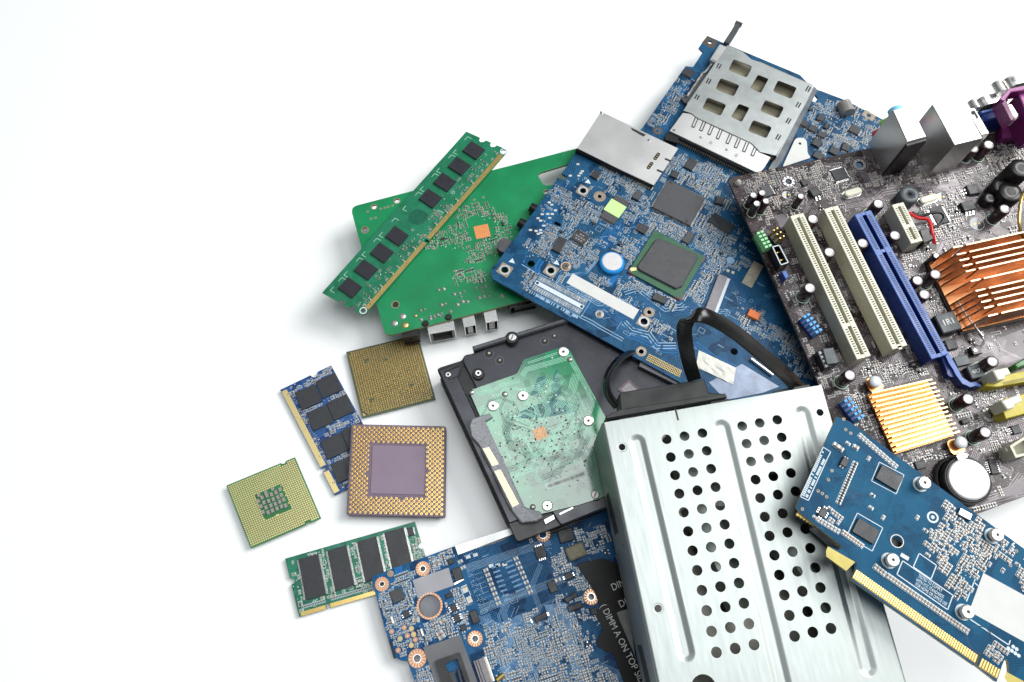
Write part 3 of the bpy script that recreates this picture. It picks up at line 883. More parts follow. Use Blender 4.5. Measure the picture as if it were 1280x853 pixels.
# ================================================================== green router board
Lc = crop(570, 500, 5.02); Kc = crop(540, 400, 7.106); Q6 = crop(540, 380, 2.843)
def router():
    T = Thing('router_board', 'large plain green circuit board with network and two USB ports on its lower edge', 'circuit board',
              (439, 262, 20), (720, 186, 20))
    a = T.quad((439, 262), (720, 186), (795, 345))[4]
    out = T.poly([(438, 259), (720, 186), (760, 178), (822, 330), (690, 368), B(1250, 488), (482, 421)])
    out = roundpoly(out, 4.5, 5); T.out = ccw(out)
    slot = roundpoly(T.poly([(671, 217.5), (722, 202), (742, 222), (680, 233)]), 3)
    hp = [(*A(360, 527), 1.5), (*A(513, 487), 1.6), (*A(300, 682), 1.9), (*B(503, 485), 1.9), (683, 240.5, 1.4), (*B(455, 695), .01)]
    holes = [slot] + [circ(*T.L(x, y), r, 14) for x, y, r in hp[:5]]
    T.base.sheet(out, holes, -1.6, 0, 'pcb_router', 'pcb_edge')
    for x, y, r in hp[:5]:
        X, Y = T.L(x, y); T.base.ring(X, Y, r, r + .45, .02, 'tan_pad', 16); T.mark(X, Y, 2*r+1, 2*r+1)
    # faint pours, visible as slightly different greens
    # exposed copper square with vias
    q = T.quad(A(1020, 660), A(1115, 641), A(1142, 722))
    cp = MB(); cp.box(q[0], q[1], .0, q[2], q[3], .05, 'orange_pad', q[4])
    c, s = math.cos(q[4]), math.sin(q[4])
    for i in range(7):
        for j in range(6):
            u, v = (i - 3) * q[2] / 8, (j - 2.5) * q[3] / 7
            cp.disc(q[0] + u*c - v*s, q[1] + u*s + v*c, .22, .06, 'tan_pad', 8)
    T.part(cp, 'thermal_pad'); T.mark(*q)
    # clusters of small parts around it
    def cluster(pts, n, seed, **k):
        fill_smd(T, T.poly(pts), n, seed, mix=(.62, .26, .02, .10), silk='silk_green', kinds=('capg', 'res', 'cap'), sizes=[(1, .5, .4)] * 3 + [(1.6, .8, .6)] * 2, base_ang=a, outline=False, **k)
    cluster([A(905, 560), A(1000, 505), A(1150, 520), A(1170, 600), A(1040, 600), A(905, 625)], 70, 31)
    cluster([A(860, 640), A(980, 640), A(980, 800), A(900, 800)], 60, 32)
    cluster([A(745, 690), A(880, 660), A(860, 790), A(740, 800)], 45, 33)
    cluster([A(1185, 570), A(1260, 560), A(1280, 740), A(1180, 740)], 50, 34)
    cluster([A(1090, 745), A(1270, 740), A(1200, 850), A(1090, 850)], 60, 35)
    cluster([B(985, 100), B(1080, 90), B(1080, 195), B(985, 205)], 60, 36)
    cluster([B(895, 280), B(1080, 240), B(1080, 320), B(900, 365)], 45, 37)
    for k in range(7):
        x, y = T.L(*lerp(B(1100, 120), B(1230, 70), k / 6)); 
        if T.free(x, y, .8, 1.6, a): add_smd(T, 'res', x, y, a + 1.57, 1.6, .8, .5, 'silk_green')
    # solder joints of the parts on the other side
    R = T.rnd
    jo = [(790, 388), (823, 380), (893, 415), (930, 410), (960, 398), (940, 435), (950, 465), (915, 485), (982, 465), (1040, 375), (1075, 372), (1105, 360), (1085, 400), (1093, 430),
          (1062, 440), (1130, 430), (810, 487), (835, 480), (670, 525), (698, 517), (672, 585), (735, 565), (760, 560), (785, 553), (810, 545), (735, 580), (765, 573), (800, 562), (870, 532), (1215, 425)]
    jm = MB()
    for x, y in jo:
        X, Y = T.L(*B(x, y)); r = R.uniform(.6, .95)
        jm.lathe(X, Y, [(r * 1.25, .02), (r, .15), (r * .55, .7), (r * .3, .8)], 'solder', 10, cap='solder')
    for x, y, w in ((550, 563, 4.4), (497, 610, 4.2), (567, 622, 4.4), (637, 560, 2.4)):
        X, Y = T.L(*B(x, y)); jm.lathe(X, Y, [(w * .42, .02), (w * .33, .3), (w * .15, .45)], 'gold_dull' if y > 615 or w < 3 else 'solder', 14, cap='solder')
    T.part(jm, 'solder_joints', kind='stuff')
    for x, y in ((703, 613), (857, 570)):
        X, Y = T.L(*B(x, y)); b = MB(); b.lathe(X, Y, [(1.9, .02), (1.9, .6), (1.5, .9)], 'black', 18, cap='black'); b.box(X, Y, .9, 2.2, .35, .12, 'chip_dot', a)
        T.part(b, 'peg')
    for x, y in ((318, 558), (340, 605), (370, 600), (405, 540), (432, 533), (455, 527), (485, 518), (1030, 480), (1090, 463)):
        X, Y = T.L(*A(x, y)); T.base.ring(X, Y, .3, .8, .02, 'tan_pad', 10)
    x, y = T.L(618.5, 239.5)
    # ports hanging under the lower edge (edge direction a, outward is -normal)
    c, s = math.cos(a), math.sin(a)
    def under(px, py, w, d, h, out_, fn):
        X, Y = T.L(px, py); return X, Y
    def port(pxl, pxr, depth, hgt, proud, mat, name, inside):
        p, q_ = T.L(*pxl), T.L(*pxr); ang = math.atan2(q_[1]-p[1], q_[0]-p[0]); w = math.dist(p, q_)
        cx, cy = (p[0]+q_[0])/2, (p[1]+q_[1])/2; cc, ss = math.cos(ang), math.sin(ang)
        at = lambda u, v: (cx + u*cc - v*ss, cy + u*ss + v*cc)     # v towards the board
        b = MB(); t = .5
        zt = -1.65; zb = zt - hgt; y0, y1 = -proud, depth
        xl, xr = -w/2, w/2
        def bx(u0, u1, v0, v1, z0, z1, m):
            b.prism([at(u0, v0), at(u1, v0), at(u1, v1), at(u0, v1)], z0, z1, m)
        bx(xl, xr, y0, y1, zt - t, zt, mat); bx(xl, xr, y0, y1, zb, zb + t, mat)
        bx(xl, xl + t, y0, y1, zb + t, zt - t, mat); bx(xr - t, xr, y0, y1, zb + t, zt - t, mat)
        bx(xl + t, xr - t, y1 - 1, y1, zb + t, zt - t, 'black'); bx(xl + t, xr - t, y0 + 4, y1 - 1, zb + t, zb + t + .1, 'black')
        inside(bx, xl, xr, y0, zb, zt)
        return T.part(b, name)
    port(B(718, 650), B(895, 618), 15, 13.2, 2.2, 'steel', 'network_port',
         lambda bx, xl, xr, y0, zb, zt: (bx(xl + .6, xr - .6, y0 + 3, y0 + 4, zb + .6, zt - 3, 'hole'), bx(xl + 4, xr - 4, y0 + .5, y0 + 3, zt - 2.4, zt - .5, 'black'), bx(xl + .5, xl + 2, y0 + .2, y0 + 3, zb + .5, zt - .5, 'black'), bx(xr - 2, xr - .5, y0 + .2, y0 + 3, zb + .5, zt - .5, 'black')))
    for l, r in ((B(955, 607), B(1035, 590)), (B(1100, 578), B(1182, 562))):
        port(l, r, 14, 13.2, 2.0, 'steel', 'usb_port',
             lambda bx, xl, xr, y0, zb, zt: (bx(xl + 1.9, xr - 1.9, y0 + .6, y0 + 9, zb + 1.2, zt - 1.2, 'white'), bx(xl + .6, xr - .6, y0 + 8, y0 + 9, zb + .6, zt - .6, 'hole')))
    port(B(545, 692), B(655, 672), 13, 11.0, .8, 'black', 'power_socket',
         lambda bx, xl, xr, y0, zb, zt: (bx(xl + .5, xr - .5, y0 + .6, y0 + 1.2, zb + .5, zt - .5, 'black_matte'), bx(-.9, .9, y0 - .1, y0 + 1, zb + 4, zb + 6, 'hole')))
    port(M2(190, 655), M2(430, 600), 10, 9.0, 1.0, 'black', 'side_socket',
         lambda bx, xl, xr, y0, zb, zt: bx(xl + 3, xr - .5, y0 + .8, y0 + 1.4, zb + 1.5, zt - .5, 'black_matte'))
    finish(T, keep=60)
plain('orange_pad', (.72, .27, .085), .5, .2, .12, 600)
router()

# ================================================================== hard drive
def drive():
    T = Thing('hard_drive', 'black hard disk drive lying with its green controller board facing up', 'hard drive',
              (545, 459, 25.0), (709, 401, 25.0))
    a = 0.0
    p0 = T.L(545, 459); p1 = T.L(709, 401); p2 = T.L(640, 665)
    # drive axes: u along the long side, v towards the viewer (negative local y)
    def pz(pts, h=0): return T.poly(pts, h)
    W = 101.6; LEN = 147.0
    left = norm2(p2[0]-p0[0], p2[1]-p0[1])
    fr = [p0, (p0[0] + LEN, p0[1]), (p0[0] + LEN + left[0]*W, p0[1] + left[1]*W), (p0[0] + left[0]*W, p0[1] + left[1]*W)]
    T.out = ccw(fr)
    # cast body: outline with step near the connector end
    body = MB()
    o = pz([(545, 459), (577, 448), (578, 443), (589, 434)]) 
    base_out = [p0, pz([(577, 449)])[0], pz([(580, 443)])[0], (pz([(589, 435)])[0][0] , 0.6), (fr[1][0], .6), fr[2], fr[3]]
    rb = roundpoly(ccw(base_out), 2.2, 3)
    body.prism(rb, -25, -19, 'black_cast', ch=0)
    body.prism(inset(rb, .9), -19, -3.2, 'black_cast', ch=.0, bottom=False)
    T.part(body, 'cast_base')
    # recessed top deck and the raised surface
    top = MB()
    deck = ccw(pz([(549, 463), (578, 452), (581, 445), (598, 437), (700, 402), (862, 345 + 0)]))
    step = [pz([(578, 451)])[0], pz([(580, 444)])[0], (pz([(590, 437)])[0][0], .4), (fr[1][0], .4), lerp(fr[1], fr[2], .985), lerp(fr[3], fr[2], .16), pz([(613, 520)])[0]]
    top.prism(rb, -3.2, -2.2, 'black_cast', ch=.5)
    top.prism(roundpoly(ccw(step), 1.6, 3), -2.2, -.15, 'black_cast', 'drive_deck', ch=.5)
    T.part(top, 'top_deck')
    # left rail: raised border with a corner pocket
    rail = MB()
    e = lambda t, d: (p0[0] + left[0]*W*t + d, p0[1] + left[1]*W*t)
    rail.prism([e(.02, .5), e(.02, 8.5), e(.90, 8.5), e(.90, .5)], -2.2, -.6, 'black_cast', 'drive_deck', ch=.5)
    pk = roundpoly(ccw(pz([(554, 464), (577, 455), (577, 460), (573, 471), (561, 476)])), 1.2, 3)
    rail.prism(pk, -.6, -.5, 'hole'); rail.prism(inset(pk, .8), -.5, -.4, 'drive_deck', ch=.05)
    T.part(rail, 'rail')
    # ridge along the upper edge with its lug
    rg = MB()
    r0, r1 = pz([Kc(360, 250)], 1)[0], pz([(715, 397)], 1)[0]
    d = norm2(r1[0]-r0[0], r1[1]-r0[1]); nn = (-d[1], d[0]); Lr = math.dist(r0, r1) + 3
    pp = lambda u, v: (r0[0] + d[0]*u + nn[0]*v, r0[1] + d[1]*u + nn[1]*v)
    rg.prism(ccw([pp(0, 0), pp(Lr, 0), pp(Lr, -2.6), pp(0, -2.6)]), -2.2, 4.0, 'black_cast', 'drive_rim', ch=.7)
    lx, ly = pz([Kc(712, 165)], 3)[0]
    rg.cyl(lx, ly, -.2, 4.3, 3.7, 'black_cast', 24, ch=.6)
    T.part(rg, 'ridge')
    screw(T, lx, ly, 2.2, .7, 4.3, drive='slot'); 
    for x, y, r in ((505, 300, 2.4), (600, 362, 2.0), (1000, 190, 2.0), (1085, 145, 2.0)):
        X, Y = T.L(*Kc(x, y)); b = MB(); b.disc(X, Y, r, -.13, 'hole', 20); b.ring(X, Y, r, r + .35, -.12, 'drive_rim', 20); b.disc(X + .3, Y + .3, r * .3, -.11, 'steel_dark', 10); T.part(b, 'threaded_hole')
    X, Y = T.L(*Kc(413, 487)); b = MB(); b.cyl(X, Y, -.15, 1.5, 3.3, 'black', 24, ch=.4); T.part(b, 'bushing'); screw(T, X, Y, 1.9, 1.3, 1.5, drive='hole')
    X, Y = T.L(*Kc(143, 487)); screw(T, X, Y, 1.6, .9, -.5, drive='hole')
    # motor hub far right, partly behind the cable
    hx, hy = T.L(812, 452)
    lab = MB(); lab.prism(roundpoly(ccw(pz([R5(355, 455), R5(410, 405), R5(465, 455), R5(420, 500)])), .8), .3, .36, 'label_pink')
    lab.prism(roundpoly(ccw(pz([R5(372, 455), R5(410, 420), R5(448, 455), R5(415, 488)])), .6), .36, .40, 'silk_grey')
    T.part(lab, 'sticker')
    # controller board
    po = pz([Kc(328, 630), Kc(755, 480), Kc(818, 352), Q6(470, 152), Q6(490, 165), (756, 520), (790, 585), (753, 622), Q6(520, 715), Q6(330, 760)], 1.2)
    po = roundpoly(ccw(po), 1.2, 3)
    bd = MB(); bd.sheet(po, [], -.12, 1.2, 'pcb_drive', 'edge_green')
    T.part_board = bd
    S = Thing.__new__(Thing); S.__dict__.update(T.__dict__); S.base = bd; S.out = po; S.comps = []; S.occ = {}
    Z = 1.215
    def P(pts): return pz(pts, 1.2)
    # dark signal fans
    for pts in ([Kc(870, 680), Kc(940, 510), Kc(1000, 500), Kc(1030, 520), Kc(960, 640)], [Kc(1060, 560), Kc(1105, 425), Kc(1137, 520), (702, 492), (690, 502)], [(650, 515), (690, 498), (725, 505), (720, 516), (680, 522), (648, 524)]):
        bd.face([(*p, Z) for p in ccw(P(pts))], 'teal_patch')
    R = random.Random(77)
    def rt(pts, n, pitch, w, m, z=Z + .004):
        q = P(pts)
        for i in range(n):
            off = (i - (n-1)/2) * pitch
            S2 = S; out = []
            n_ = len(q)
            lane(S, q, off, w, z, m)
    rt([Kc(800, 500), Kc(840, 440), (712, 447), (742, 500)], 4, .75, .3, 'trace_mint')
    rt([Kc(850, 385), Kc(1100, 300), (705, 440)], 2, .8, .3, 'trace_mint')
    rt([Kc(400, 660), Kc(560, 620), Kc(610, 585), Kc(780, 540)], 3, .8, .28, 'trace_mint')
    rt([Kc(560, 700), Kc(640, 620), Kc(740, 610), Kc(830, 625)], 2, .8, .28, 'trace_mint')
    rt([Kc(930, 600), Kc(1030, 560), Kc(1060, 500)], 5, 1.0, .3, 'trace_mint')
    rt([(675, 505), (690, 487), (702, 470)], 7, .8, .28, 'trace_mint')
    rt([(695, 512), (715, 488), (720, 468)], 6, .8, .28, 'trace_mint')
    rt([(600, 515), (618, 508), (640, 520), (668, 532)], 3, .8, .25, 'trace_mint')
    rt([(628, 545), (650, 548), (664, 555), (680, 556), (700, 545), (722, 535)], 4, .9, .25, 'trace_mint')
    rt([(690, 575), (700, 582), (718, 578), (738, 560)], 3, .9, .25, 'trace_mint')
    rt([(700, 500), (722, 512), (735, 535), (738, 556)], 3, .8, .25, 'trace_mint')
    rt([(630, 560), (642, 580), (668, 590), (690, 578)], 2, .9, .25, 'trace_mint')
    bus_routes(S, P([(640, 490), (730, 470), (745, 560), (640, 600)]), 34, 8, 'trace_mint', (1, 4), .75, .24, Z + .006); bus_routes(S, P([(600, 500), (730, 440), (755, 560), (650, 640)]), 60, 18, 'trace_deep', (1, 4), .8, .3, Z + .003)
    for k in range(520):
        x, y = R.gauss(680, 38), R.gauss(550, 40)
        X, Y = P([(x, y)])[0]
        if inpoly(po, X, Y) and R.random() < (1 if 500 < y < 590 else .5): bd.disc(X, Y, R.choice((.26, .38, .5)), Z + .012, R.choice(('hole', 'hole', 'tan_pad', 'pad')), 8)
    # thermal square
    X, Y = P([Q6(385, 460)])[0]; tp = MB(); tp.box(X, Y, 1.2, 6.4, 6.0, .06, 'orange_speckle', .0)
    for i in range(16): tp.disc(X + R.uniform(-2.8, 2.8), Y + R.uniform(-2.6, 2.6), .25, 1.27, 'tan_pad', 8)
    T.part(tp, 'thermal_pad')
    # label strip
    st = MB(); q = T.quad(Q6(400, 640), Q6(545, 588), Q6(553, 612), 1.25)
    st.prism(roundpoly(rect(*q), 1.0), 1.2, 1.27, 'label_clear')
    c, s = math.cos(q[4]), math.sin(q[4])
    for i in range(30):
        u = -q[2]/2 + 1.6 + i * (q[2] - 3.2) / 29
        st.face([(*p, 1.285) for p in rect(q[0] + u*c, q[1] + u*s, R.choice((.25, .4, .6)), q[3] * .42, q[4])], 'silk_grey')
    T.part(st, 'sticker')
    for x, y, r in ((467, 170, 2.9), (323, 326, 2.9), (217, 362, 2.9), (556, 415, 2.9), (410, 717, 2.8)):
        X, Y = T.L(*Q6(x, y), 2); screw(T, X, Y, r, .8, 1.22, 'screw_white')
    for x, y in ((258, 321), (140, 315), (358, 722), (490, 198)):
        X, Y = T.L(*Q6(x, y), 1.2); b = MB(); b.lathe(X, Y, [(1.5, 1.21), (1.3, 1.5), (.5, 1.7)], 'steel_dark', 14, cap='solder'); T.part(b, 'test_point')
    X, Y = T.L(*Q6(580, 678), 1); b = MB(); b.cyl(X, Y, -2, .8, 3.2, 'black_cast', 20, ch=.4); T.part(b, 'lug'); screw(T, X, Y, 2.2, .6, .8, 'steel_dark', drive='slot')
    T.part(bd, 'controller_board')
    # connector
    cn = MB()
    H = 3.0
    bar = pz([Q6(133, 432), Q6(142, 408), Q6(205, 388), Q6(216, 402), Q6(190, 418), Q6(330, 722), Q6(384, 738), Q6(396, 758), Q6(372, 772), Q6(318, 778), Q6(286, 738), Q6(168, 502), Q6(140, 470)], H)
    cn.prism(ccw(bar), -.1, H, 'grey_plastic', ch=.5)
    T.part(cn, 'connector_body')
    for pts, n in (([Q6(172, 516), Q6(204, 508), Q6(240, 570), Q6(206, 580)], 7), ([Q6(213, 596), Q6(245, 588), Q6(312, 712), Q6(278, 728)], 15)):
        w = MB(); f = pz(pts, H + .2)
        w.prism(ccw(f), .0, H + .15, 'black')
        w.prism(ccw([lerp(f[0], f[1], .22), lerp(f[0], f[1], .97), lerp(f[3], f[2], .97), lerp(f[3], f[2], .22)]), H + .15, H + .3, 'white')
        for k in range(n):
            t = (k + .6) / (n + .2)
            l0, l1 = lerp(f[0], f[3], t), lerp(f[1], f[2], t)
            w.strip(lerp(l0, l1, .26), lerp(l0, l1, .95), .62, H + .32, 'gold_pale')
        T.part(w, 'contact_block')
    # bright nibs at the lower rim
    for pts in ([Q6(398, 768), Q6(432, 750), Q6(436, 764), Q6(404, 782)], [Q6(452, 745), Q6(500, 722), Q6(502, 727), Q6(455, 750)]):
        b = MB(); b.prism(ccw(pz(pts, .5)), -.1, .5, 'grey_plastic', 'steel'); T.part(b, 'clip')
plain('drive_deck', (.028, .031, .041), .27, .3, .12, 150, .12, 3000, spec=.6)
plain('drive_rim', (.10, .105, .12), .28, .5, .1, 200)
plain('label_pink', (.10, .07, .09), .4, .2, .2, 900)
plain('label_clear', (.45, .56, .50), .25, .1, .1, 300)
plain('orange_speckle', (.62, .36, .20), .5, .3, .5, 2200)
plain('trace_mint', (.28, .58, .43), .22, .1, .1, 300)
plain('trace_deep', (.006, .10, .07), .2, 0, .1, 300)
plain('screw_white', (.82, .82, .78), .3, .75, .08, 300)
R5 = crop(680, 370, 3.879)
drive()

# ================================================================== perforated metal drive cage
Q8 = crop(720, 460, 2.1707); P6 = crop(730, 720, 6.095)
def cage():
    T = Thing('drive_cage', 'bare metal drive cage with rows of round holes and three pressed grooves', 'drive cage',
              (*Q8(78, 148), 70), (*Q8(660, 47), 70))
    c = [T.L(*Q8(78, 148)), T.L(*Q8(663, 47)), T.L(1130, 853), T.L(825, 853)]
    # extend below the frame
    k = 1.16
    c[2] = lerp(c[1], c[2], k); c[3] = lerp(c[0], c[3], k)
    T.out = ccw(c)
    holes = []
    def grid(tl, tr, bl, br):
        a = [T.L(*Q8(*p)) for p in (tl, tr, bl, br)]
        for i in range(3):
            for j in range(12):
                p = lerp(lerp(a[0], a[1], i/2), lerp(a[2], a[3], i/2), j/11)
                holes.append(circ(*p, 2.28, 20))
    grid((246, 194), (343, 177), (381, 772), (483, 751)); grid((451, 158), (546, 141), (593, 728), (692, 707))
    dim = []
    for x, y, r in ((125, 215, 1.55), (662, 121, 1.7), (223, 653, 1.6)):
        X, Y = T.L(*Q8(x, y)); holes.append(circ(X, Y, r, 18)); dim.append((X, Y, r))
    holes.append(circ(*T.L(*Q8(347, 868)), 5.2, 28))
    sh = MB(); gs = []
    for p, q, w in (((163, 186), (303, 792), 5.6), ((392, 146), (575, 920), 6.0), ((611, 109), (797, 832), 5.6)):
        A_, B_ = T.L(*Q8(*p)), T.L(*Q8(*q)); d = norm2(B_[0]-A_[0], B_[1]-A_[1]); L_ = math.dist(A_, B_)
        ang = math.atan2(d[1], d[0]); mx = lerp(A_, B_, .5)
        o3 = [rrect(mx[0], mx[1], L_ + ww - w, ww, ww/2 - .01, ang, 7) for ww in (w + 2.4, w + .9, w - 1.6, w - 3.0)]
        holes.append(o3[0]); gs.append(o3)
    t = 1.0
    sh.sheet(c, holes, -.9, 0, 'cage_metal', 'cage_metal', 'steel_dark')
    for o3 in gs:
        sh.quadstrip([[(*p, 0) for p in o3[0]], [(*p, -.18) for p in o3[1]], [(*p, -.95) for p in o3[2]], [(*p, -1.1) for p in o3[3]]], 'cage_metal')
        sh.face([(*p, -1.1) for p in ccw(o3[3])], 'cage_metal', True)
    T.part(sh, 'top_sheet')
    b = MB()
    for X, Y, r in dim: b.lathe(X, Y, [(r + .9, .01), (r + .5, .0), (r + .1, -.35), (r, -.8)], 'cage_metal', 20)
    T.part(b, 'screw_dimples')
    # sides folded down, rounded fold
    H = 43.0
    def side(p, q, sign, name):
        d = norm2(q[0]-p[0], q[1]-p[1]); nrm = (d[1] * sign, -d[0] * sign)          # outwards
        m = MB(); R_ = 1.2; prof = [(0, 0)] + [(R_ * math.sin(a), -R_ + R_ * math.cos(a)) for a in np.linspace(0, math.pi/2, 6)[1:]] + [(R_, -H)]
        n = 1
        ring = lambda P_: [(P_[0] + nrm[0]*u, P_[1] + nrm[1]*u, z) for u, z in prof]
        ring2 = lambda P_: [(P_[0] + nrm[0]*(u - .9), P_[1] + nrm[1]*(u - .9), min(z, -.9)) for u, z in prof]
        m.quadstrip([ring(p), ring(q)], 'cage_metal', True, False)
        m.quadstrip([ring2(p), ring2(q)], 'cage_metal', False, False)
        return m, d, nrm
    pL, qL = c[0], c[3]
    m, d, nn = side(pL, qL, 1, 'l')
    # slots pressed in the left side
    for u0, u1, z0, z1 in ((28, 48, -36, -20), (98, 121, -34, -16), (54, 57, -14, -11)):
        poly = [(u0, z0), (u1, z0 + 3), (u1, z1), (u0, z1 - 5)]
        m.face([(pL[0] + d[0]*u + nn[0]*1.25, pL[1] + d[1]*u + nn[1]*1.25, z) for u, z in poly], 'hole')
    T.part(m, 'side_panel')
    m, d, nn = side(c[1], c[2], -1, 'r')
    T.part(m, 'side_panel')
    # bottom pan, rear tabs and something bright inside
    b = MB(); b.prism(c, -H, -H + 1, 'steel_dark'); T.part(b, 'bottom_sheet')
    ins = MB(); e = lambda u, v: lerp(lerp(c[0], c[1], u), lerp(c[3], c[2], u), v)
    ins.prism([e(.30, .05), e(.97, .05), e(.97, .22), e(.32, .24)], -30, -9, 'cage_inner')
    ins.prism([e(.31, .31), e(.55, .33), e(.62, .66), e(.42, .66)], -30, -13, 'cage_inner')
    ins.prism([e(.66, .44), e(.70, .44), e(.97, .72), e(.90, .80)], -30, -12, 'cage_inner')
    T.part(ins, 'inner_bracket')
    for x0, x1 in ((.07, .28), (.49, .575), (.79, .955)):
        b = MB(); p, q = lerp(c[0], c[1], x0), lerp(c[0], c[1], x1)
        dd = norm2(q[0]-p[0], q[1]-p[1]); n2 = (-dd[1], dd[0])
        b.prism([p, q, (q[0] + n2[0]*1.4, q[1] + n2[1]*1.4), (p[0] + n2[0]*1.4, p[1] + n2[1]*1.4)], -3, -.9, 'black'); T.part(b, 'rear_tab')
    b = MB(); p = lerp(c[0], c[1], .325); b.box(p[0], p[1] - 2.2, -.02, .9, 5.6, .04, 'hole', math.atan2(c[3][1]-c[0][1], c[3][0]-c[0][0]) + math.pi/2); T.part(b, 'notch')
plain('cage_inner', (.30, .34, .31), .4, .6, .15, 150)
cage()

# ================================================================== flat cable with its plug, standing at the cage's rear edge
def cable():
    T = Thing('flat_cable', 'black flat ribbon cable looping up from a wide plug behind the metal cage', 'cable', (*R5(365, 555), 66), (*R5(885, 480), 66))
    a = T.quad(R5(365, 555), R5(885, 480), R5(885, 500))[4]
    pl = MB()
    h = 5.0
    top = T.poly([R5(365, 475), R5(385, 465), R5(778, 402), R5(800, 470), R5(880, 474), R5(888, 492), R5(780, 515), R5(480, 572), R5(305, 600), R5(300, 585), R5(372, 560)], h)
    pl.prism(ccw(top), -8, h, 'black_plug', ch=.5)
    T.part(pl, 'plug')
    b = MB(); b.prism(ccw(T.poly([R5(302, 596), R5(300, 583), R5(372, 550), R5(880, 472), R5(888, 492)], h + 1)), h, h + 1.0, 'black_plug', ch=.3); T.part(b, 'flange')
    def ribbon(ctrl, w, t, name):
        """ctrl: (px, py, z world mm, width direction in world mm)"""
        C = [P3(p[0], p[1], p[2]) for p in ctrl]; Wd = [Vector(p[3]).normalized() for p in ctrl]
        cs = catmull(C, 14); ws = catmull(Wd, 14)
        m = MB(); rings = []; toL = lambda v: ((v - T.O).dot(T.X), (v - T.O).dot(T.Y), (v - T.O).dot(T.N))
        for i, p in enumerate(cs):
            tg = (cs[min(i+1, len(cs)-1)] - cs[max(i-1, 0)]).normalized()
            wd = (ws[i] - tg * ws[i].dot(tg)).normalized(); nn = tg.cross(wd)
            sec = [(.5, .3), (.46, .5), (-.46, .5), (-.5, .3), (-.5, -.3), (-.46, -.5), (.46, -.5), (.5, -.3)]
            rings.append([toL(p + wd * w * u + nn * t * v) for u, v in sec])
        m.quadstrip(rings, 'black_ribbon', True); m.face(rings[-1], 'black_ribbon'); m.face(rings[0][::-1], 'black_ribbon')
        return T.part(m, name)
    ribbon([(868, 474, 72, (1, .12, 0)), (862, 455, 86, (1, .1, .0)), (857, 430, 104, (1, .05, .1)), (856, 407, 116, (1, -.2, .25)), (868, 396, 122, (.62, .78, .1)), (884, 396, 122, (.35, .93, .0)), (915, 413, 112, (.45, .88, 0)),
            (945, 437, 98, (.55, .8, 0)), (975, 462, 82, (.62, .75, 0)), (1003, 490, 62, (.68, .7, 0))], 6.6, 1.4, 'ribbon')
    ribbon([(771, 508, 60, (.5, .3, .8)), (761, 494, 59, (.5, .2, .8)), (758, 478, 55, (.5, .1, .8)), (763, 463, 49, (.5, -.2, .8)), (775, 449, 40, (.5, -.4, .7)), (790, 440, 30, (.5, -.4, .7))], 4.2, 1.6, 'ribbon')
plain('black_plug', (.016, .018, .019), .5, 0, .15, 300, .3, 3500)
plain('black_ribbon', (.003, .003, .0035), .27, 0, .1, 200, .15, 2500)
cable()

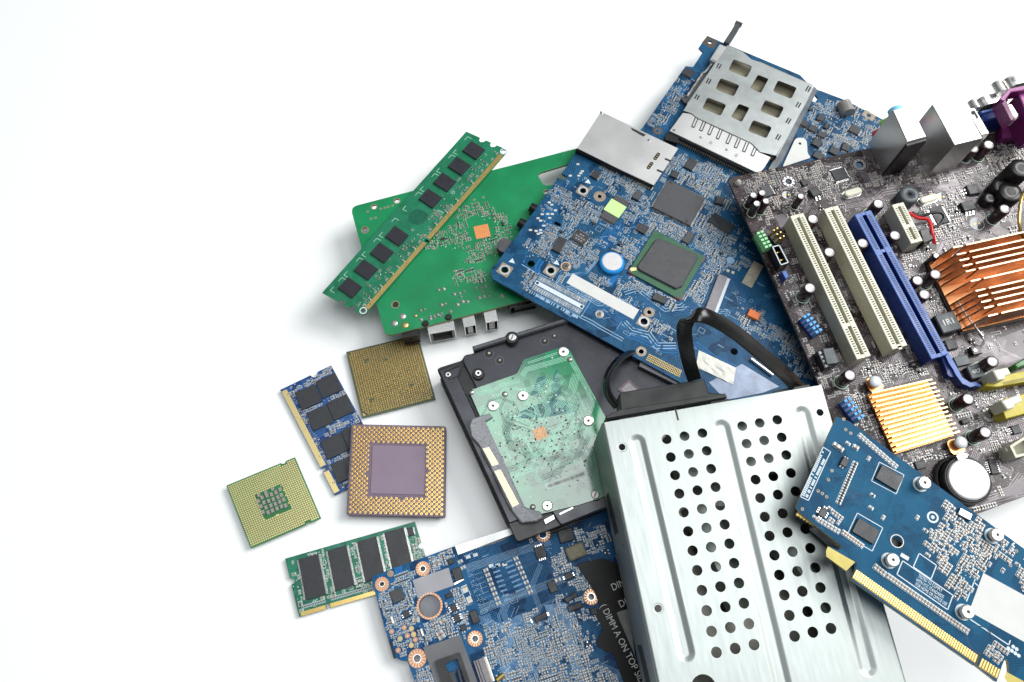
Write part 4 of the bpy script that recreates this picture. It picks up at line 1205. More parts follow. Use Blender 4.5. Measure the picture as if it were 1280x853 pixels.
# ================================================================== blue expansion card
P1 = crop(985, 520, 6.094); P2 = crop(1000, 620, 6.094); P3c = crop(1120, 600, 7.106); P4 = crop(1120, 710, 5.9625); R2 = crop(980, 520, 2.56)
def card():
    T = Thing('graphics_card', 'blue graphics card with a gold edge connector and a blank white sticker', 'graphics card',
              (1048, 522, 84), (1280, 688, 84))
    a = T.quad((1048, 522), (1280, 688), (1200, 830))[4]        # along the card
    cN = lambda *p: T.poly(p)
    out = cN((1046, 521), (1062, 527), (1280, 686), (1430, 797), (1350, 975), P4(850, 850), P4(835, 700), P4(822, 683), P4(806, 690), P4(790, 730), P4(750, 850), P4(740, 845), P4(600, 735),
             P4(635, 628), P4(628, 620), P4(620, 640), P4(585, 730), P2(388, 640), P2(440, 520), P2(425, 500), P2(345, 572), P2(200, 455), P2(225, 385), P2(300, 415), P2(315, 380), P2(0, 130), (995, 634))
    T.out = ccw(out)
    T.base.sheet(out, [circ(*T.L(*P2(740, 345)), 2.5, 20), circ(*T.L(*P4(628, 535)), .01, 6)][:1], -1.6, 0, 'pcb_card', 'edge_card')
    T.base.ring(*T.L(*P2(740, 345)), 2.5, 2.85, .02, 'white', 20); T.mark(*T.L(*P2(740, 345)), 6, 6)
    # gold contacts
    ge = MB()
    for p0, p1, d0, d1 in ((P2(430, 560), P4(612, 652), P2(395, 628), P4(588, 715)), (P4(640, 672), P4(778, 760), P4(612, 740), P4(752, 832))):
        A_, B_, C1, D1 = T.L(*p0), T.L(*p1), T.L(*d0), T.L(*d1)
        ge.face([(*p, .02) for p in ccw([A_, B_, D1, C1])], 'contact_gap')
        n = max(4, int(math.dist(A_, B_) / 1.0))
        for k in range(n):
            t = (k + .5) / n; p, q = lerp(A_, B_, t), lerp(C1, D1, t)
            ge.strip(p, lerp(p, q, .86), .60, .035, 'gold')
    T.part(ge, 'contact_strip')
    tab = MB(); tab.prism(ccw(cN(P2(212, 385), P2(420, 505), P2(352, 572), P2(200, 462), P2(198, 420))), .012, .04, 'card_tab'); T.part(tab, 'edge_tab')
    tab = MB(); tab.prism(ccw(cN(P4(822, 775), P4(960, 850), P4(960, 900), P4(850, 880), P4(808, 822))), .012, .04, 'card_tab'); T.part(tab, 'edge_tab')
    # memory chips with printed frames
    for pc, fr in (((P1(668, 470), P1(720, 368), P1(878, 472)), (P1(640, 488), P1(700, 345), P1(880, 458))), ((P2(398, 268), P2(450, 165), P2(608, 268)), (P2(358, 300), P2(440, 125), P2(628, 250)))):
        q = T.quad(*pc, 1.2); chip(T, q, 1.2, 'memory_chip', 'chip', ch=.15)
        f = T.quad(*fr); T.base.rectline(f[0], f[1], f[2], f[3], .35, .02, 'silk', f[4])
        for k in range(3):
            x, y = T.L(*lerp(fr[2], lerp(fr[0], fr[2], 1), 1)); 
    # springs and screws of the cooler on the other side
    for x, y in ((P1(1045, 508)), (P2(712, 487)), (P3c(905, 487)), (P4(540, 328))):
        X, Y = T.L(x, y, 4.2); screw(T, X, Y, 2.9, 1.6, 0, 'screw_white', 'torx', shaft=2.6)
        T.base.ring(X, Y, 2.2, 3.3, .02, 'silk', 22)
    # sticker
    q = T.quad(P4(555, 300), P4(660, 15), P4(1130, 330)); st = MB(); st.box(q[0], q[1], .02, q[2], q[3], .08, 'paper', q[4]); T.part(st, 'sticker'); T.mark(*q)
    # legend box
    w = .42
    bx = cN(P2(738, 598), P2(782, 495), P4(425, 205), P4(385, 312)); bx = [T.L(*p) for p in (P2(738, 598), P2(782, 495), P4(425, 205), P4(385, 312))]
    for i in range(4): T.base.strip(bx[i], bx[(i+1) % 4], w, .02, 'silk')
    b2 = [T.L(*p) for p in (P2(863, 542), P2(908, 438), P2(1040, 530), P2(998, 635))]
    for i in range(4): T.base.strip(b2[i], b2[(i+1) % 4], w, .02, 'silk')
    T.mark(*T.quad(P2(738, 598), P2(782, 495), P4(425, 205))); T.mark(*T.quad(P2(863, 542), P2(908, 438), P2(1040, 530)))
    dx = math.atan2(bx[2][1] - bx[1][1], bx[2][0] - bx[1][0])
    for s_, (p, q_) in zip(('TESTED TO COMPLY', 'WITH FCC STANDARDS', 'FOR HOME OR OFFICE USE'), ((P4(163, 55), P4(347, 175)), (P4(150, 87), P4(355, 220)), (P4(135, 112), P4(388, 282)))):
        X, Y = T.L(*lerp(p, q_, .5)); A_, B_ = T.L(*p), T.L(*q_)
        T.base.text(s_, X, Y, 2.0, .022, 'silk', math.atan2(B_[1]-A_[1], B_[0]-A_[0]), bold=.01, xs=math.dist(A_, B_) / (len(s_) * 2.0 * .60))
    T.base.strip(T.L(*P2(768, 446)), T.L(*P2(828, 482)), 1.7, .02, 'silk')
    X, Y = T.L(*P3c(327, 332)); T.base.ring(X, Y, 1.7, 2.5, .02, 'silk', 22); T.base.disc(X, Y, .8, .02, 'silk', 12); T.mark(X, Y, 5, 5)
    # white frame lines near the sticker
    for p, q_ in (((P4(615, 20)), (P4(525, 250))), ((P4(540, 375)), (P4(840, 575))), ((P4(840, 575)), (P4(852, 540))), ((P4(580, 105)), (P4(612, 135)))):
        T.base.strip(T.L(*p), T.L(*q_), .45, .02, 'silk')
    # printed block of rows at the left end
    fr = [T.L(*p) for p in (P1(95, 615), P1(268, 238), P1(325, 275), P1(300, 325), P1(155, 645))]
    for i in range(5): T.base.strip(fr[i], fr[(i+1) % 5], .38, .02, 'silk')
    R = random.Random(9)
    for r_, (p, q_) in enumerate(((P1(118, 605), P1(262, 275)), (P1(142, 615), P1(275, 335)))):
        for k in range(26):
            t = k / 25
            if R.random() < .18: continue
            X, Y = T.L(*lerp(p, q_, t)); T.base.face([(*c_, .02) for c_ in rect(X, Y, 1.15, .6, a + R.choice((0, 0, .0)))], 'silk')
    T.mark(*T.quad(P1(95, 615), P1(268, 238), P1(325, 275)))
    # long ladder of small parts along the edge connector and others
    def row(p, q_, n, kind, w_, l_, h_, turn=1.57):
        A_, B_ = T.L(*p), T.L(*q_); an = math.atan2(B_[1]-A_[1], B_[0]-A_[0])
        for k in range(n):
            X, Y = lerp(A_, B_, k / max(1, n - 1))
            if T.free(X, Y, w_, l_, an + turn): add_smd(T, kind, X, Y, an + turn, w_, l_, h_, 'silk', True)
    row(P2(575, 540), P2(640, 592), 4, 'capg', 1.9, 1.0, .7); row(P2(672, 612), P4(528, 472), 28, 'capg', 1.9, 1.0, .7)
    row(P1(512, 360), P1(385, 660), 16, 'res', 1.8, .8, .5); row(P1(548, 150), P1(820, 385), 12, 'capg', 1.7, 1.0, .7)
    row(P2(330, 280), P2(470, 380), 8, 'cap', 1.7, .9, .7); row(P2(140, 180), P2(290, 270), 7, 'capg', 1.7, .9, .6)
    row(P1(365, 225), P1(400, 250), 2, 'capg', 2.2, 1.5, 1.0, 0); row(P1(515, 240), P1(548, 262), 2, 'capg', 2.2, 1.5, 1.0, 0)
    q = T.quad(P1(393, 365), P1(425, 305), P1(468, 340), .9); chip(T, q, 1.5, 'chip', 'chip', 'lr', 1.2, .6, .6)
    q = T.quad(P1(228, 748), P1(265, 685), P1(310, 722), 1.2); chip(T, q, 1.3, 'chip', 'chip', 'lrtb', 1.0, .5, .9)
    q = T.quad(P3c(548, 300), P3c(572, 240), P3c(680, 310), 1); chip(T, q, 1.3, 'crystal', 'steel', ch=.3, dot=False)
    reg = lambda *p: T.poly(p)
    for pts, n, sd in (((P3c(330, 420), P3c(540, 560), P3c(420, 770), P3c(285, 620)), 60, 1), ((P3c(440, 160), P3c(520, 240), P3c(640, 440), P3c(560, 500), P3c(440, 320)), 55, 2), ((P3c(640, 690), P3c(770, 520), P3c(850, 600), P3c(720, 790)), 60, 3),
                       ((P3c(540, 760), P3c(600, 660), P3c(700, 800), P3c(640, 850)), 25, 4), ((P3c(690, 350), P3c(740, 330), P3c(790, 430), P3c(700, 470)), 18, 5), ((P3c(460, 410), P3c(740, 540), P3c(640, 620), P3c(500, 520)), 40, 6),
                       ((P4(320, 30), P4(560, 60), P4(530, 260), P4(420, 220)), 45, 7), ((P1(200, 700), P1(360, 760), P1(370, 850), P1(250, 800)), 35, 8), ((P3c(930, 570), P3c(1020, 600), P3c(980, 690), P3c(930, 680)), 10, 9), ((P4(740, 600), P4(800, 630), P4(770, 690), P4(700, 660)), 12, 12), ((P3c(1080, 650), (1290, 700), (1290, 760), P3c(1060, 840)), 50, 13)):
        fill_smd(T, reg(*pts), n, 40 + sd, mix=(.6, .34, 0, .06), silk='silk', sizes=[(1.6, .8, .6)] * 4 + [(1.6, .8, .5)], kinds=('cap', 'capg', 'res', 'capg'), base_ang=a)
    for x, y in (P1(645, 605), P1(632, 700), P1(725, 775), P1(985, 775), P3c(190, 335), P3c(262, 450), P3c(885, 680), P3c(948, 805), P1(615, 325), P1(457, 210)):
        X, Y = T.L(x, y)
        if T.free(X, Y, 1.6, .8, a + 1.57): add_smd(T, T.rnd.choice(('res', 'capg')), X, Y, a + T.rnd.choice((0, 1.57)), 1.6, .85, .6, 'silk', True)
    for x, y in (P1(230, 572), P1(262, 592), P1(295, 617), P1(335, 418), P1(308, 487), P1(440, 105), P1(478, 132), P3c(1070, 632), P3c(1018, 760), P1(110, 710), P1(425, 25)):
        X, Y = T.L(x, y); T.base.ring(X, Y, .3, .72, .02, 'tan_pad', 14); T.mark(X, Y, 2, 2)
    for k in range(6):
        X, Y = T.L(*lerp(P4(838, 600), P4(915, 655), (k % 4) / 3)); T.base.disc(X + (1.2 if k > 3 else 0), Y + (1.8 if k > 3 else 0), .75, .02, 'silk', 12)
    # visible copper fans and dark outlines
    T.base.ring(*T.L(*P4(628, 535)), 5.1, 5.4, .02, 'dark_patch', 32)
    X, Y = T.L(*P1(525, 610)); 
    for k in range(90):
        an, rr = R.uniform(0, 6.3), R.uniform(.3, 5.2); T.base.strip((X + rr*math.cos(an), Y + rr*math.sin(an)*.9), (X + rr*math.cos(an) + R.uniform(-.8, .8), Y + rr*math.sin(an) + R.uniform(-.8, .8)), .22, .013, 'dark_patch')
    bus_routes(T, reg(P1(560, 400), P1(640, 640), P3c(300, 300), P3c(30, 100)), 60, 5, 'trace_card', (2, 7), .7, .2)
    bus_routes(T, reg(P1(380, 60), P1(900, 480), P1(600, 700), P1(200, 420)), 40, 6, 'trace_card', (1, 4), .9, .25)
    bus_routes(T, reg(P2(450, 500), P2(1050, 850), P4(550, 560), P2(560, 620)), 40, 7, 'trace_card', (2, 6), .7, .2)
    # connectors below the left end
    b = MB(); u = T.poly([P2(0, 140), P2(110, 230), P2(300, 400), P2(320, 385), P2(20, 130)], -1.6)
    b.prism(ccw([T.L(*P2(105, 240), -3), T.L(*P2(300, 412), -3), T.L(*P2(330, 360), -3), T.L(*P2(140, 190), -3)]), -9, -1.7, 'grey_plate', ch=.5); T.part(b, 'bracket_socket')
    b = MB(); A_, B_ = T.L(*P2(-10, 140), -1), T.L(*P2(190, 262), -1)
    for k in range(9):
        p = lerp(A_, B_, k / 8); b.cyl(p[0], p[1], -3.2, -1.6, .8, 'gold_dull', 10)
    T.part(b, 'solder_pins')
    cl = MB(); cl.prism(ccw(T.poly([P1(560, 400), P3c(600, 300), P3c(700, 640), P2(640, 520)])), -12, -3, 'black'); T.part(cl, 'cooler')
    fill_smd(T, reg((1285, 690), (1425, 795), (1345, 965), (1285, 860)), 90, 66, mix=(.6, .34, 0, .06), silk='silk', sizes=[(1.6, .8, .6)] * 5, base_ang=a)
    finish(T, keep=90)
plain('edge_card', (.42, .38, .16), .5, 0, .15, 600)
plain('card_tab', (.50, .42, .10), .45, .1, .08, 300)
plain('trace_card', (.008, .10, .20), .45, 0, .1, 400, spec=.12)
card()
# ================================================================== large blue laptop board in the middle
Q3 = crop(600, 120, 2.843); Q4 = crop(780, 20, 3.765); R3 = crop(600, 180, 3.875); R4 = crop(740, 180, 3.877)
M3 = crop(780, 190, 7.111); M4 = crop(780, 300, 5.818); M5 = crop(800, 30, 6.4); M6 = crop(960, 90, 6.5625)
def row_of(T, p, q, n, kind, w, l, h, turn=math.pi/2, silk='silk_pale', skip=.0, outline=True):
    A_, B_ = T.L(*p), T.L(*q); an = math.atan2(B_[1]-A_[1], B_[0]-A_[0])
    for k in range(n):
        X, Y = lerp(A_, B_, k / max(1, n - 1))
        if T.rnd.random() >= skip and T.free(X, Y, w, l, an + turn): add_smd(T, kind, X, Y, an + turn, w, l, h, silk, outline)

def laptop():
    T = Thing('laptop_board', 'large blue laptop mainboard with a metal card cage and a blue-rimmed coin battery', 'circuit board',
              (613, 339, 30), (850, 476, 30), (880, 50, 18))
    px = [(613, 340), (657, 279), (697.5, 222.5), (706, 226), (709, 221), (702, 217), (714, 200), (722, 186), (760, 205), (803, 160), M5(365, 338), M5(425, 345), M5(505, 222), M5(470, 190), M5(538, 95), M5(660, 150),
          (1000, 94), M6(370, 140), M6(430, 155), M6(640, 235), M6(930, 385), (1125, 165), (1085, 470), (985, 506), (905, 507), (850, 478), (616, 349)]
    out = T.poly(px); T.out = ccw(out)
    Q = lambda a, b, c, h=0: T.quad(a, b, c, h)
    lp = lambda *p: T.L(*p)
    pads = [  # x, y, kind ('s' square / 'r' round), size, hole radius
        (*M2(150, 338), 's', 7.2, 2.0), (*M2(560, 345), 's', 7.0, 1.9), (*M1(845, 345), 's', 6.6, 1.8), (*M1(993, 397), 'r', 3.6, 1.2), (*R5(485, 125), 's', 6.6, 2.0), (*R5(510, 80), 'r', 3.0, 1.3), (*R5(472, 270), 'r', 2.9, 1.5)]
    holes = [circ(*lp(*M2(383, 283)), 2.1, 18), circ(*lp(*M2(50, 315)), .9, 12), circ(*lp(*M5(560, 147)), 1.5, 14), rrect(*lp(*M1(618, 640)), 4.2, 2.0, .95, Q(M1(583, 625), M1(655, 660), M1(650, 675))[4]), circ(*lp(*R5(922, 270)), 2.0, 16), circ(*lp(*M4(763, 172)), .7, 10)]
    # white see-through notch beside the card cage
    holes.append(ccw(T.poly([M6(335, 200), M6(372, 168), M6(412, 215), M6(385, 250), M6(345, 232)])))
    for x, y, k, s_, r in pads: holes.append(circ(*lp(x, y), r, 16))
    T.base.sheet(out, holes, -1.5, 0, 'pcb_laptop', 'edge_blue')
    ax = Q(Q3(310, 665), Q3(545, 795), Q3(565, 760))[4]
    for x, y, k, s_, r in pads:
        X, Y = lp(x, y)
        if k == 's': ring_pad(T, X, Y, r, r + 1, 'tan_pad', square=s_, ang=ax)
        else: ring_pad(T, X, Y, r, s_, 'tan_pad')
    T.avoid += [(*lp(x, y), s_ * .75) for x, y, k, s_, r in pads] + [(*lp(*M2(383, 283)), 2.5), (*lp(*R5(922, 270)), 2.5)]; T.mark(*lp(*M2(383, 283)), 5, 5); T.mark(*lp(*M1(618, 640)), 5, 3); T.mark(*lp(*R5(922, 270)), 5, 5)
    q = Q(M5(495, 150), M5(540, 95), M5(625, 150)); pd = MB(); hx, hy = lp(*M5(560, 147)); pd.sheet(rect(*q), [circ(hx, hy, 1.5, 14)], .01, .05, 'tan_dark'); T.part(pd, 'mounting_pad'); T.mark(*q)
    # ---- main chips
    a = Q(M3(235, 490), M3(590, 665), M3(745, 410), 1.6)
    chip(T, (a[0], a[1], a[2] - 1.2, a[3] - 1.2, a[4]), 1.6, 'chip', 'chip_soft', 'lrtb', .55, .28, 1.0, ch=.15, dot=False)
    for x, y in ((415, 272), (557, 615)): 
        b = MB(); b.disc(*T.L(*M3(x, y), 1.7), .75, 1.66, 'chip_dot', 16); T.part(b, 'moulding_mark')
    # ball grid chip: green carrier with a grey cap whose corners are cut
    q = Q(R4(180, 622), R4(430, 757), R4(545, 545), 1.0)
    b = MB(); b.box(q[0], q[1], .25, q[2], q[3], .85, 'bga_green', q[4])
    for (u, v) in ((-1, -1), (1, -1), (1, 1), (-1, 1)):
        c, s = math.cos(q[4]), math.sin(q[4]); U, V = u * (q[2]/2 - .2), v * (q[3]/2 - .2)
        for (w_, l_) in ((4.2, .55), (.55, 4.2)):
            U2, V2 = u * (q[2]/2 - w_/2 + .25), v * (q[3]/2 - l_/2 + .25)
            b.box(q[0] + U2*c - V2*s, q[1] + U2*s + V2*c, .1, w_, l_, .5, 'red', q[4])
    car = T.part(b, 'processor_carrier', 'green carrier plate with red corner glue'); T.mark(q[0], q[1], q[2] + 1.5, q[3] + 1.5, q[4])
    k = T.poly([R4(218, 598), R4(225, 583), R4(308, 463), R4(328, 457), R4(505, 532), R4(516, 550), R4(438, 690), R4(408, 702), R4(236, 614)], 2.4)
    b = MB(); b.prism(ccw(k), 1.1, 2.4, 'chip', 'chip_soft', ch=.5); T.part(b, 'processor_cap', None, car)
    b = MB(); b.prism(ccw(T.poly([R4(183, 608), R4(190, 600), R4(218, 600), R4(218, 612), R4(190, 618)], 1.1)), 1.1, 1.2, 'gold_pale'); T.part(b, 'corner_mark', None, car)
    # chip with the lime sticker
    q = Q(M1(985, 570), M1(1115, 645), M1(1270, 450), 1.2)
    chip(T, (q[0], q[1], q[2] * .98, q[3] - .4, q[4]), 1.2, 'chip', 'chip_soft', 'tb', .55, .28, .9, dot=False, label='grey flash chip with a lime sticker')
    q2 = Q(M1(1025, 510), M1(1160, 588), M1(1235, 492), 1.3); b = MB(); b.box(q2[0], q2[1], 1.24, q2[2], q2[3], .06, 'lime', q2[4]); T.part(b, 'sticker')
    q = Q(M1(735, 768), M1(845, 835), M1(908, 750), 1.2); c1 = chip(T, (q[0], q[1], q[2], q[3], q[4]), 1.2, 'chip', 'chip', 'lrtb', .5, .25, .8, label='small square audio chip with pale markings')
    b = MB(); c, s = math.cos(q[4]), math.sin(q[4])
    for v, n in ((.22, 2), (-.02, 4), (-.24, 3)):
        for i in range(n):
            u = (i - (n-1)/2) * .2 * q[2]; b.face([(*p, 1.25) for p in rect(q[0] + u*c - v*q[3]*s, q[1] + u*s + v*q[3]*c, q[2]*.13, q[3]*.12, q[4])], 'silk_grey')
    T.part(b, 'marking', None, c1)
    chip(T, Q(M2(565, 155), M2(640, 190), M2(705, 70), 1.2), 1.3, 'chip', 'chip', 'lr', .9, .45, .8)
    chip(T, Q(M1(915, 215), M1(975, 250), M1(1005, 185), 1.2), 1.3, 'chip', 'chip', 'lr', .9, .45, .8)
    chip(T, Q(M3(530, 130), M3(605, 170), M3(660, 85), 1.2), 1.3, 'chip', 'chip', 'lr', .9, .45, .8)
    chip(T, Q(M3(405, 210), M3(465, 235), M3(500, 185), 1.2), 1.3, 'chip', 'chip', 'r', .8, .4, .7)
    chip(T, Q(M3(72, 405), M3(125, 430), M3(170, 360), 1.6), 1.8, 'inductor', 'chip_soft', dot=False)
    chip(T, Q(M3(105, 690), M3(180, 730), M3(225, 670), 1.2), 1.2, 'chip', 'chip', 'lr', .9, .45, .7, leadmat='mlcc')
    chip(T, Q(M3(520, 790), M3(580, 825), M3(625, 730), 1.2), 1.2, 'chip', 'chip_soft', dot=False)
    chip(T, Q(M3(800, 450), M3(870, 470), M3(905, 410), 1.8), 2.0, 'inductor', 'chip', dot=False)
    chip(T, Q(M3(750, 610), M3(930, 735), M3(990, 660), 1.4), 1.4, 'chip', 'chip', 'b', .55, .3, .9)
    chip(T, Q(M4(205, 430), M4(300, 470), M4(315, 420), 1.6), 1.8, 'inductor', 'chip', dot=False)
    chip(T, Q(M5(345, 400), M5(410, 435), M5(430, 375), 1.2), 1.3, 'chip', 'chip', 'b', .9, .45, .8)
    # ---- coin battery in a blue wrap
    X, Y = T.L(*M2(1105, 265), 3.2); b = MB()
    b.cyl(X, Y, .1, 2.8, 7.0, 'ring_blue', 40, ch=.7); T.part(b, 'battery_wrap', 'blue plastic wrap'); b = MB(); b.cyl(X - .1, Y + .2, 2.5, 3.2, 5.7, 'can_top', 40, ch=.2); T.part(b, 'coin_battery')
    T.mark(X, Y, 15, 15)
    q = Q(M2(1105, 165), M2(1135, 130), M2(1195, 175), .6); b = MB()
    for k in (-1, 0, 1): b.box(q[0] + k * 1.3, q[1], .1, 1.0, 3.2, .9, 'solder', q[4] + .5, ch=.3)
    T.part(b, 'battery_tabs')
    # ---- stickers and long strips
    q = Q(Q3(308, 665), Q3(545, 795), Q3(565, 760)); b = MB(); b.box(q[0], q[1], .02, q[2], q[3], .06, 'paper', q[4]); T.part(b, 'label_strip', 'blank white label strip'); T.mark(*q)
    q = Q(M2(412, 462), M2(840, 690), M2(860, 658)); b = MB(); b.box(q[0], q[1], .02, q[2], q[3], .05, 'silk', q[4])
    c, s = math.cos(q[4]), math.sin(q[4])
    for u in (-.46, .46): b.disc(q[0] + u*q[2]*c, q[1] + u*q[2]*s, .85, .08, 'hole', 14)
    T.part(b, 'connector_footprint'); T.mark(q[0], q[1], q[2] + 1, q[3] + 9, q[4])
    pb = MB()
    for i in range(22):
        u = (i - 10.5) / 21 * q[2] * .96
        for v in (-q[3]/2 - 2.1, q[3]/2 + 2.1):
            pb.box(q[0] + u*c - v*s, q[1] + u*s + v*c, .02, .75, 2.6, .22, 'tin', q[4], bottom=False)
            T.base.rectline(q[0] + u*c - v*s, q[1] + u*s + v*c, 1.2, 3.1, .14, .02, 'silk_pale', q[4])
    T.part(pb, 'contact_row')
    T.base.rectline(q[0], q[1], q[2] + 3, q[3] + 9, .25, .02, 'silk_pale', q[4])
    R = random.Random(3)
    for i in range(44):
        u = (i / 43 - .5) * q[2] * .98; v = -q[3]/2 - 5.6
        if R.random() < .85: T.base.face([(*p, .02) for p in rect(q[0] + u*c - v*s, q[1] + u*s + v*c, R.choice((.5, .8)), R.choice((1.2, 1.7)), q[4])], 'silk_pale')
    # grey flat-cable connector with its pale latch
    q = Q(M4(565, 505), M4(640, 535), M4(775, 280), 1.2)
    b = MB(); b.box(q[0], q[1], .02, q[2] * .9, q[3], 1.3, 'connector_grey', q[4], ch=.2); c, s = math.cos(q[4]), math.sin(q[4]); u = q[2] * .58
    b.box(q[0] + u*c, q[1] + u*s, .02, q[2] * .3, q[3] * .98, .9, 'silk', q[4], ch=.15); T.part(b, 'flat_cable_socket'); T.mark(q[0], q[1], q[2] * 1.6, q[3], q[4])
    b = MB()
    for x, y in ((755, 228), (790, 240)): b.box(*T.L(*M4(x, y)), .02, 1.7, 1.7, .7, 'cream_light', q[4], ch=.2)
    T.part(b, 'socket_latch')
    q = Q(M4(890, 545), M4(970, 585), M4(1000, 540), 1.8); b = MB(); b.box(q[0], q[1], .05, q[2], q[3], 2.2, 'orange', q[4], ch=.35); T.part(b, 'tantalum_capacitor', 'bright orange block capacitor'); T.mark(*q)
    q = Q(M4(863, 312), M4(935, 350), M4(1012, 185), .5); b = MB(); b.box(q[0], q[1], .02, q[2], q[3], .12, 'tan_strip', q[4]); T.part(b, 'foil_strip'); T.mark(*q)
    X, Y = lp(*M4(775, 148)); T.base.disc(X, Y, 2.3, .02, 'silk_pale', 20); T.mark(X, Y, 5, 5)
    # crinkled clear tape
    tb = MB(); n = 10; g = frame(T, R5(750, 265), R5(930, 350), R5(735, 345)); R = random.Random(4)
    zz = [[.15 + R.uniform(0, .55) for _ in range(n)] for _ in range(n)]
    for i in range(n - 1):
        for j in range(n - 1):
            tb.face([(*g(i/(n-1), j/(n-1)), zz[i][j]), (*g((i+1)/(n-1), j/(n-1)), zz[i+1][j]), (*g((i+1)/(n-1), (j+1)/(n-1)), zz[i+1][j+1]), (*g(i/(n-1), (j+1)/(n-1)), zz[i][j+1])], 'tape')
    T.part(tb, 'tape'); T.mark(*g(.5, .5), 22, 14, ax)
    b = MB(); b.prism(ccw(T.poly([R5(800, 420), R5(960, 330), R5(1140, 440), R5(1060, 470), R5(880, 505)])), .02, .05, 'silk_film'); T.part(b, 'clear_film'); T.mark(*lp(*R5(970, 420)), 26, 14, ax)
    b = MB(); p = [T.L(*R5(1003, 305), 1), T.L(*R5(1110, 385), 1)]; b.tube([(*p[0], 1.0), (*p[1], 1.0)], 1.1, 'tin', 10); T.part(b, 'metal_can')
    # golden contact field near the lower edge, grey bar under it
    g = frame(T, R5(505, 292), R5(665, 375), R5(560, 325)); b = MB()
    g = frame(T, R5(510, 285), R5(665, 365), R5(498, 310))
    for i in range(22):
        for j in range(4): b.box(*g(i / 21, j / 3), .02, .55, .75, .2, 'gold_dull', ax + .4, bottom=False)
    T.part(b, 'contact_field'); T.mark(*g(.5, .5), 24, 7, ax)
    b = MB(); b.prism(ccw([T.L(*R5(470, 310), -2), T.L(*R5(680, 415), -2), T.L(*R5(655, 440), -2), T.L(*R5(458, 342), -2)]), -5, -1.6, 'grey_plate', ch=.3); T.part(b, 'edge_socket')
    # phono sockets sticking out at the left edge
    for x, y in ((410, 480), (308, 615)):
        p0 = T.L(*M1(x - 30, y + 8), -3); d = norm2(math.cos(ax), math.sin(ax)); b = MB()
        b.tube([(p0[0], p0[1], -3.2), (p0[0] + d[0]*9, p0[1] + d[1]*9, -3.2)], 2.8, 'black', 16); T.part(b, 'audio_socket')
    X, Y = T.L(*M2(150, 130), -3); b = MB(); b.lathe(X, Y, [(4.5, -6), (4.5, -1.8)], 'black_matte', 24, cap='grey_plate'); T.part(b, 'volume_wheel')
    # screws
    X, Y = lp(*M2(693, 308)); ring_pad(T, X, Y, 1.0, 3.0, 'copper_edge', rim=False); screw(T, X, Y, 2.1, .7, .06, 'steel_dark', 'cross')
    X, Y = lp(*M2(992, 733)); ring_pad(T, X, Y, 1.2, 2.4, 'tin', rim=False); screw(T, X, Y, 1.3, .4, .06, 'steel_dark', 'cross')
    X, Y = lp(*M5(140, 855)); ring_pad(T, X, Y, 1.2, 3.0, 'tan_dark')
    # arrows
    for x, y in ((215, 265), (610, 280)):
        X, Y = lp(*M2(x, y)); T.base.face([(X - 1.6, Y - 1.2, .02), (X + 1.9, Y - .2, .02), (X - 1.0, Y + 2.0, .02)], 'silk'); T.mark(X, Y, 4, 4)
    X, Y = lp(*M1(890, 270)); T.base.face([(X - 1.6, Y - 1.2, .02), (X + 1.9, Y - .2, .02), (X - 1.0, Y + 2.0, .02)], 'silk'); T.mark(X, Y, 4, 4)
    # solder blobs around the sockets
    for x, y in ((545, 450), (567, 470), (600, 520), (482, 555), (532, 553), (572, 553), (548, 588), (445, 590), (468, 612), (497, 657), (468, 695), (378, 695), (428, 703), (447, 728), (470, 720), (800, 110), (825, 190), (838, 172), (808, 212), (732, 212)):
        X, Y = lp(*M1(x, y)); T.base.face([(*p, .02) for p in roundpoly(rect(X, Y, 1.9, 1.3, ax + .6), .5)], 'solder_white'); T.mark(X, Y, 2, 2)
    # ---- memory card reader (pressed steel over a black frame)
    mc = MB(); h = 4.2
    tp = T.poly([Q3(430, 55), Q3(705, 187), Q3(618, 318), Q3(490, 258), Q3(345, 186)], h)
    mc.prism(ccw(tp), h - .5, h, 'reader_metal', ch=.12)
    cr = T.part(mc, 'card_reader_shell')
    fr = MB(); fr.prism(inset(ccw(tp), .5), -1.0, h - .5, 'black', bottom=True); T.part(fr, 'card_reader_frame')
    e = [T.L(*Q3(345, 187), 2), T.L(*Q3(490, 260), 2), T.L(*Q3(616, 320), 2)]; dd = norm2(e[2][0]-e[0][0], e[2][1]-e[0][1]); oo = (dd[1]*2.0, -dd[0]*2.0)
    fr2 = MB(); fr2.prism(ccw([e[0], e[1], (e[1][0]+oo[0], e[1][1]+oo[1]), (e[0][0]+oo[0], e[0][1]+oo[1])]), .05, 3.0, 'black', ch=.2); fr2.prism(ccw([e[1], e[2], (e[2][0]+oo[0]*.6, e[2][1]+oo[1]*.6), (e[1][0]+oo[0]*.6, e[1][1]+oo[1]*.6)]), .6, 3.2, 'black'); T.part(fr2, 'card_reader_lip')
    b = MB(); g = [T.L(*Q3(512, 274), 1), T.L(*Q3(612, 328), 1)]; an = math.atan2(g[1][1]-g[0][1], g[1][0]-g[0][0])
    for i in range(22): b.box(*lerp(g[0], g[1], i / 21), .05, .42, 2.4, .5, 'gold_pale' if i % 2 else 'tin', an, bottom=False)
    T.part(b, 'card_reader_contacts')
    b = MB()
    for x, y in ((626, 215), (602, 248)):
        q = T.quad(Q3(x - 8, y + 12), Q3(x + 3, y + 18), Q3(x + 12, y - 12), h)
        b.prism(rrect(q[0], q[1], q[2], q[3] * .95, q[2] * .45, q[4]), h, h + .02, 'hole')
        c, s = math.cos(q[4]), math.sin(q[4])
        for v in (-.28, 0, .28): b.box(q[0] - v*q[3]*s, q[1] + v*q[3]*c, h + .02, q[2] * .5, .55, .02, 'gold', q[4])
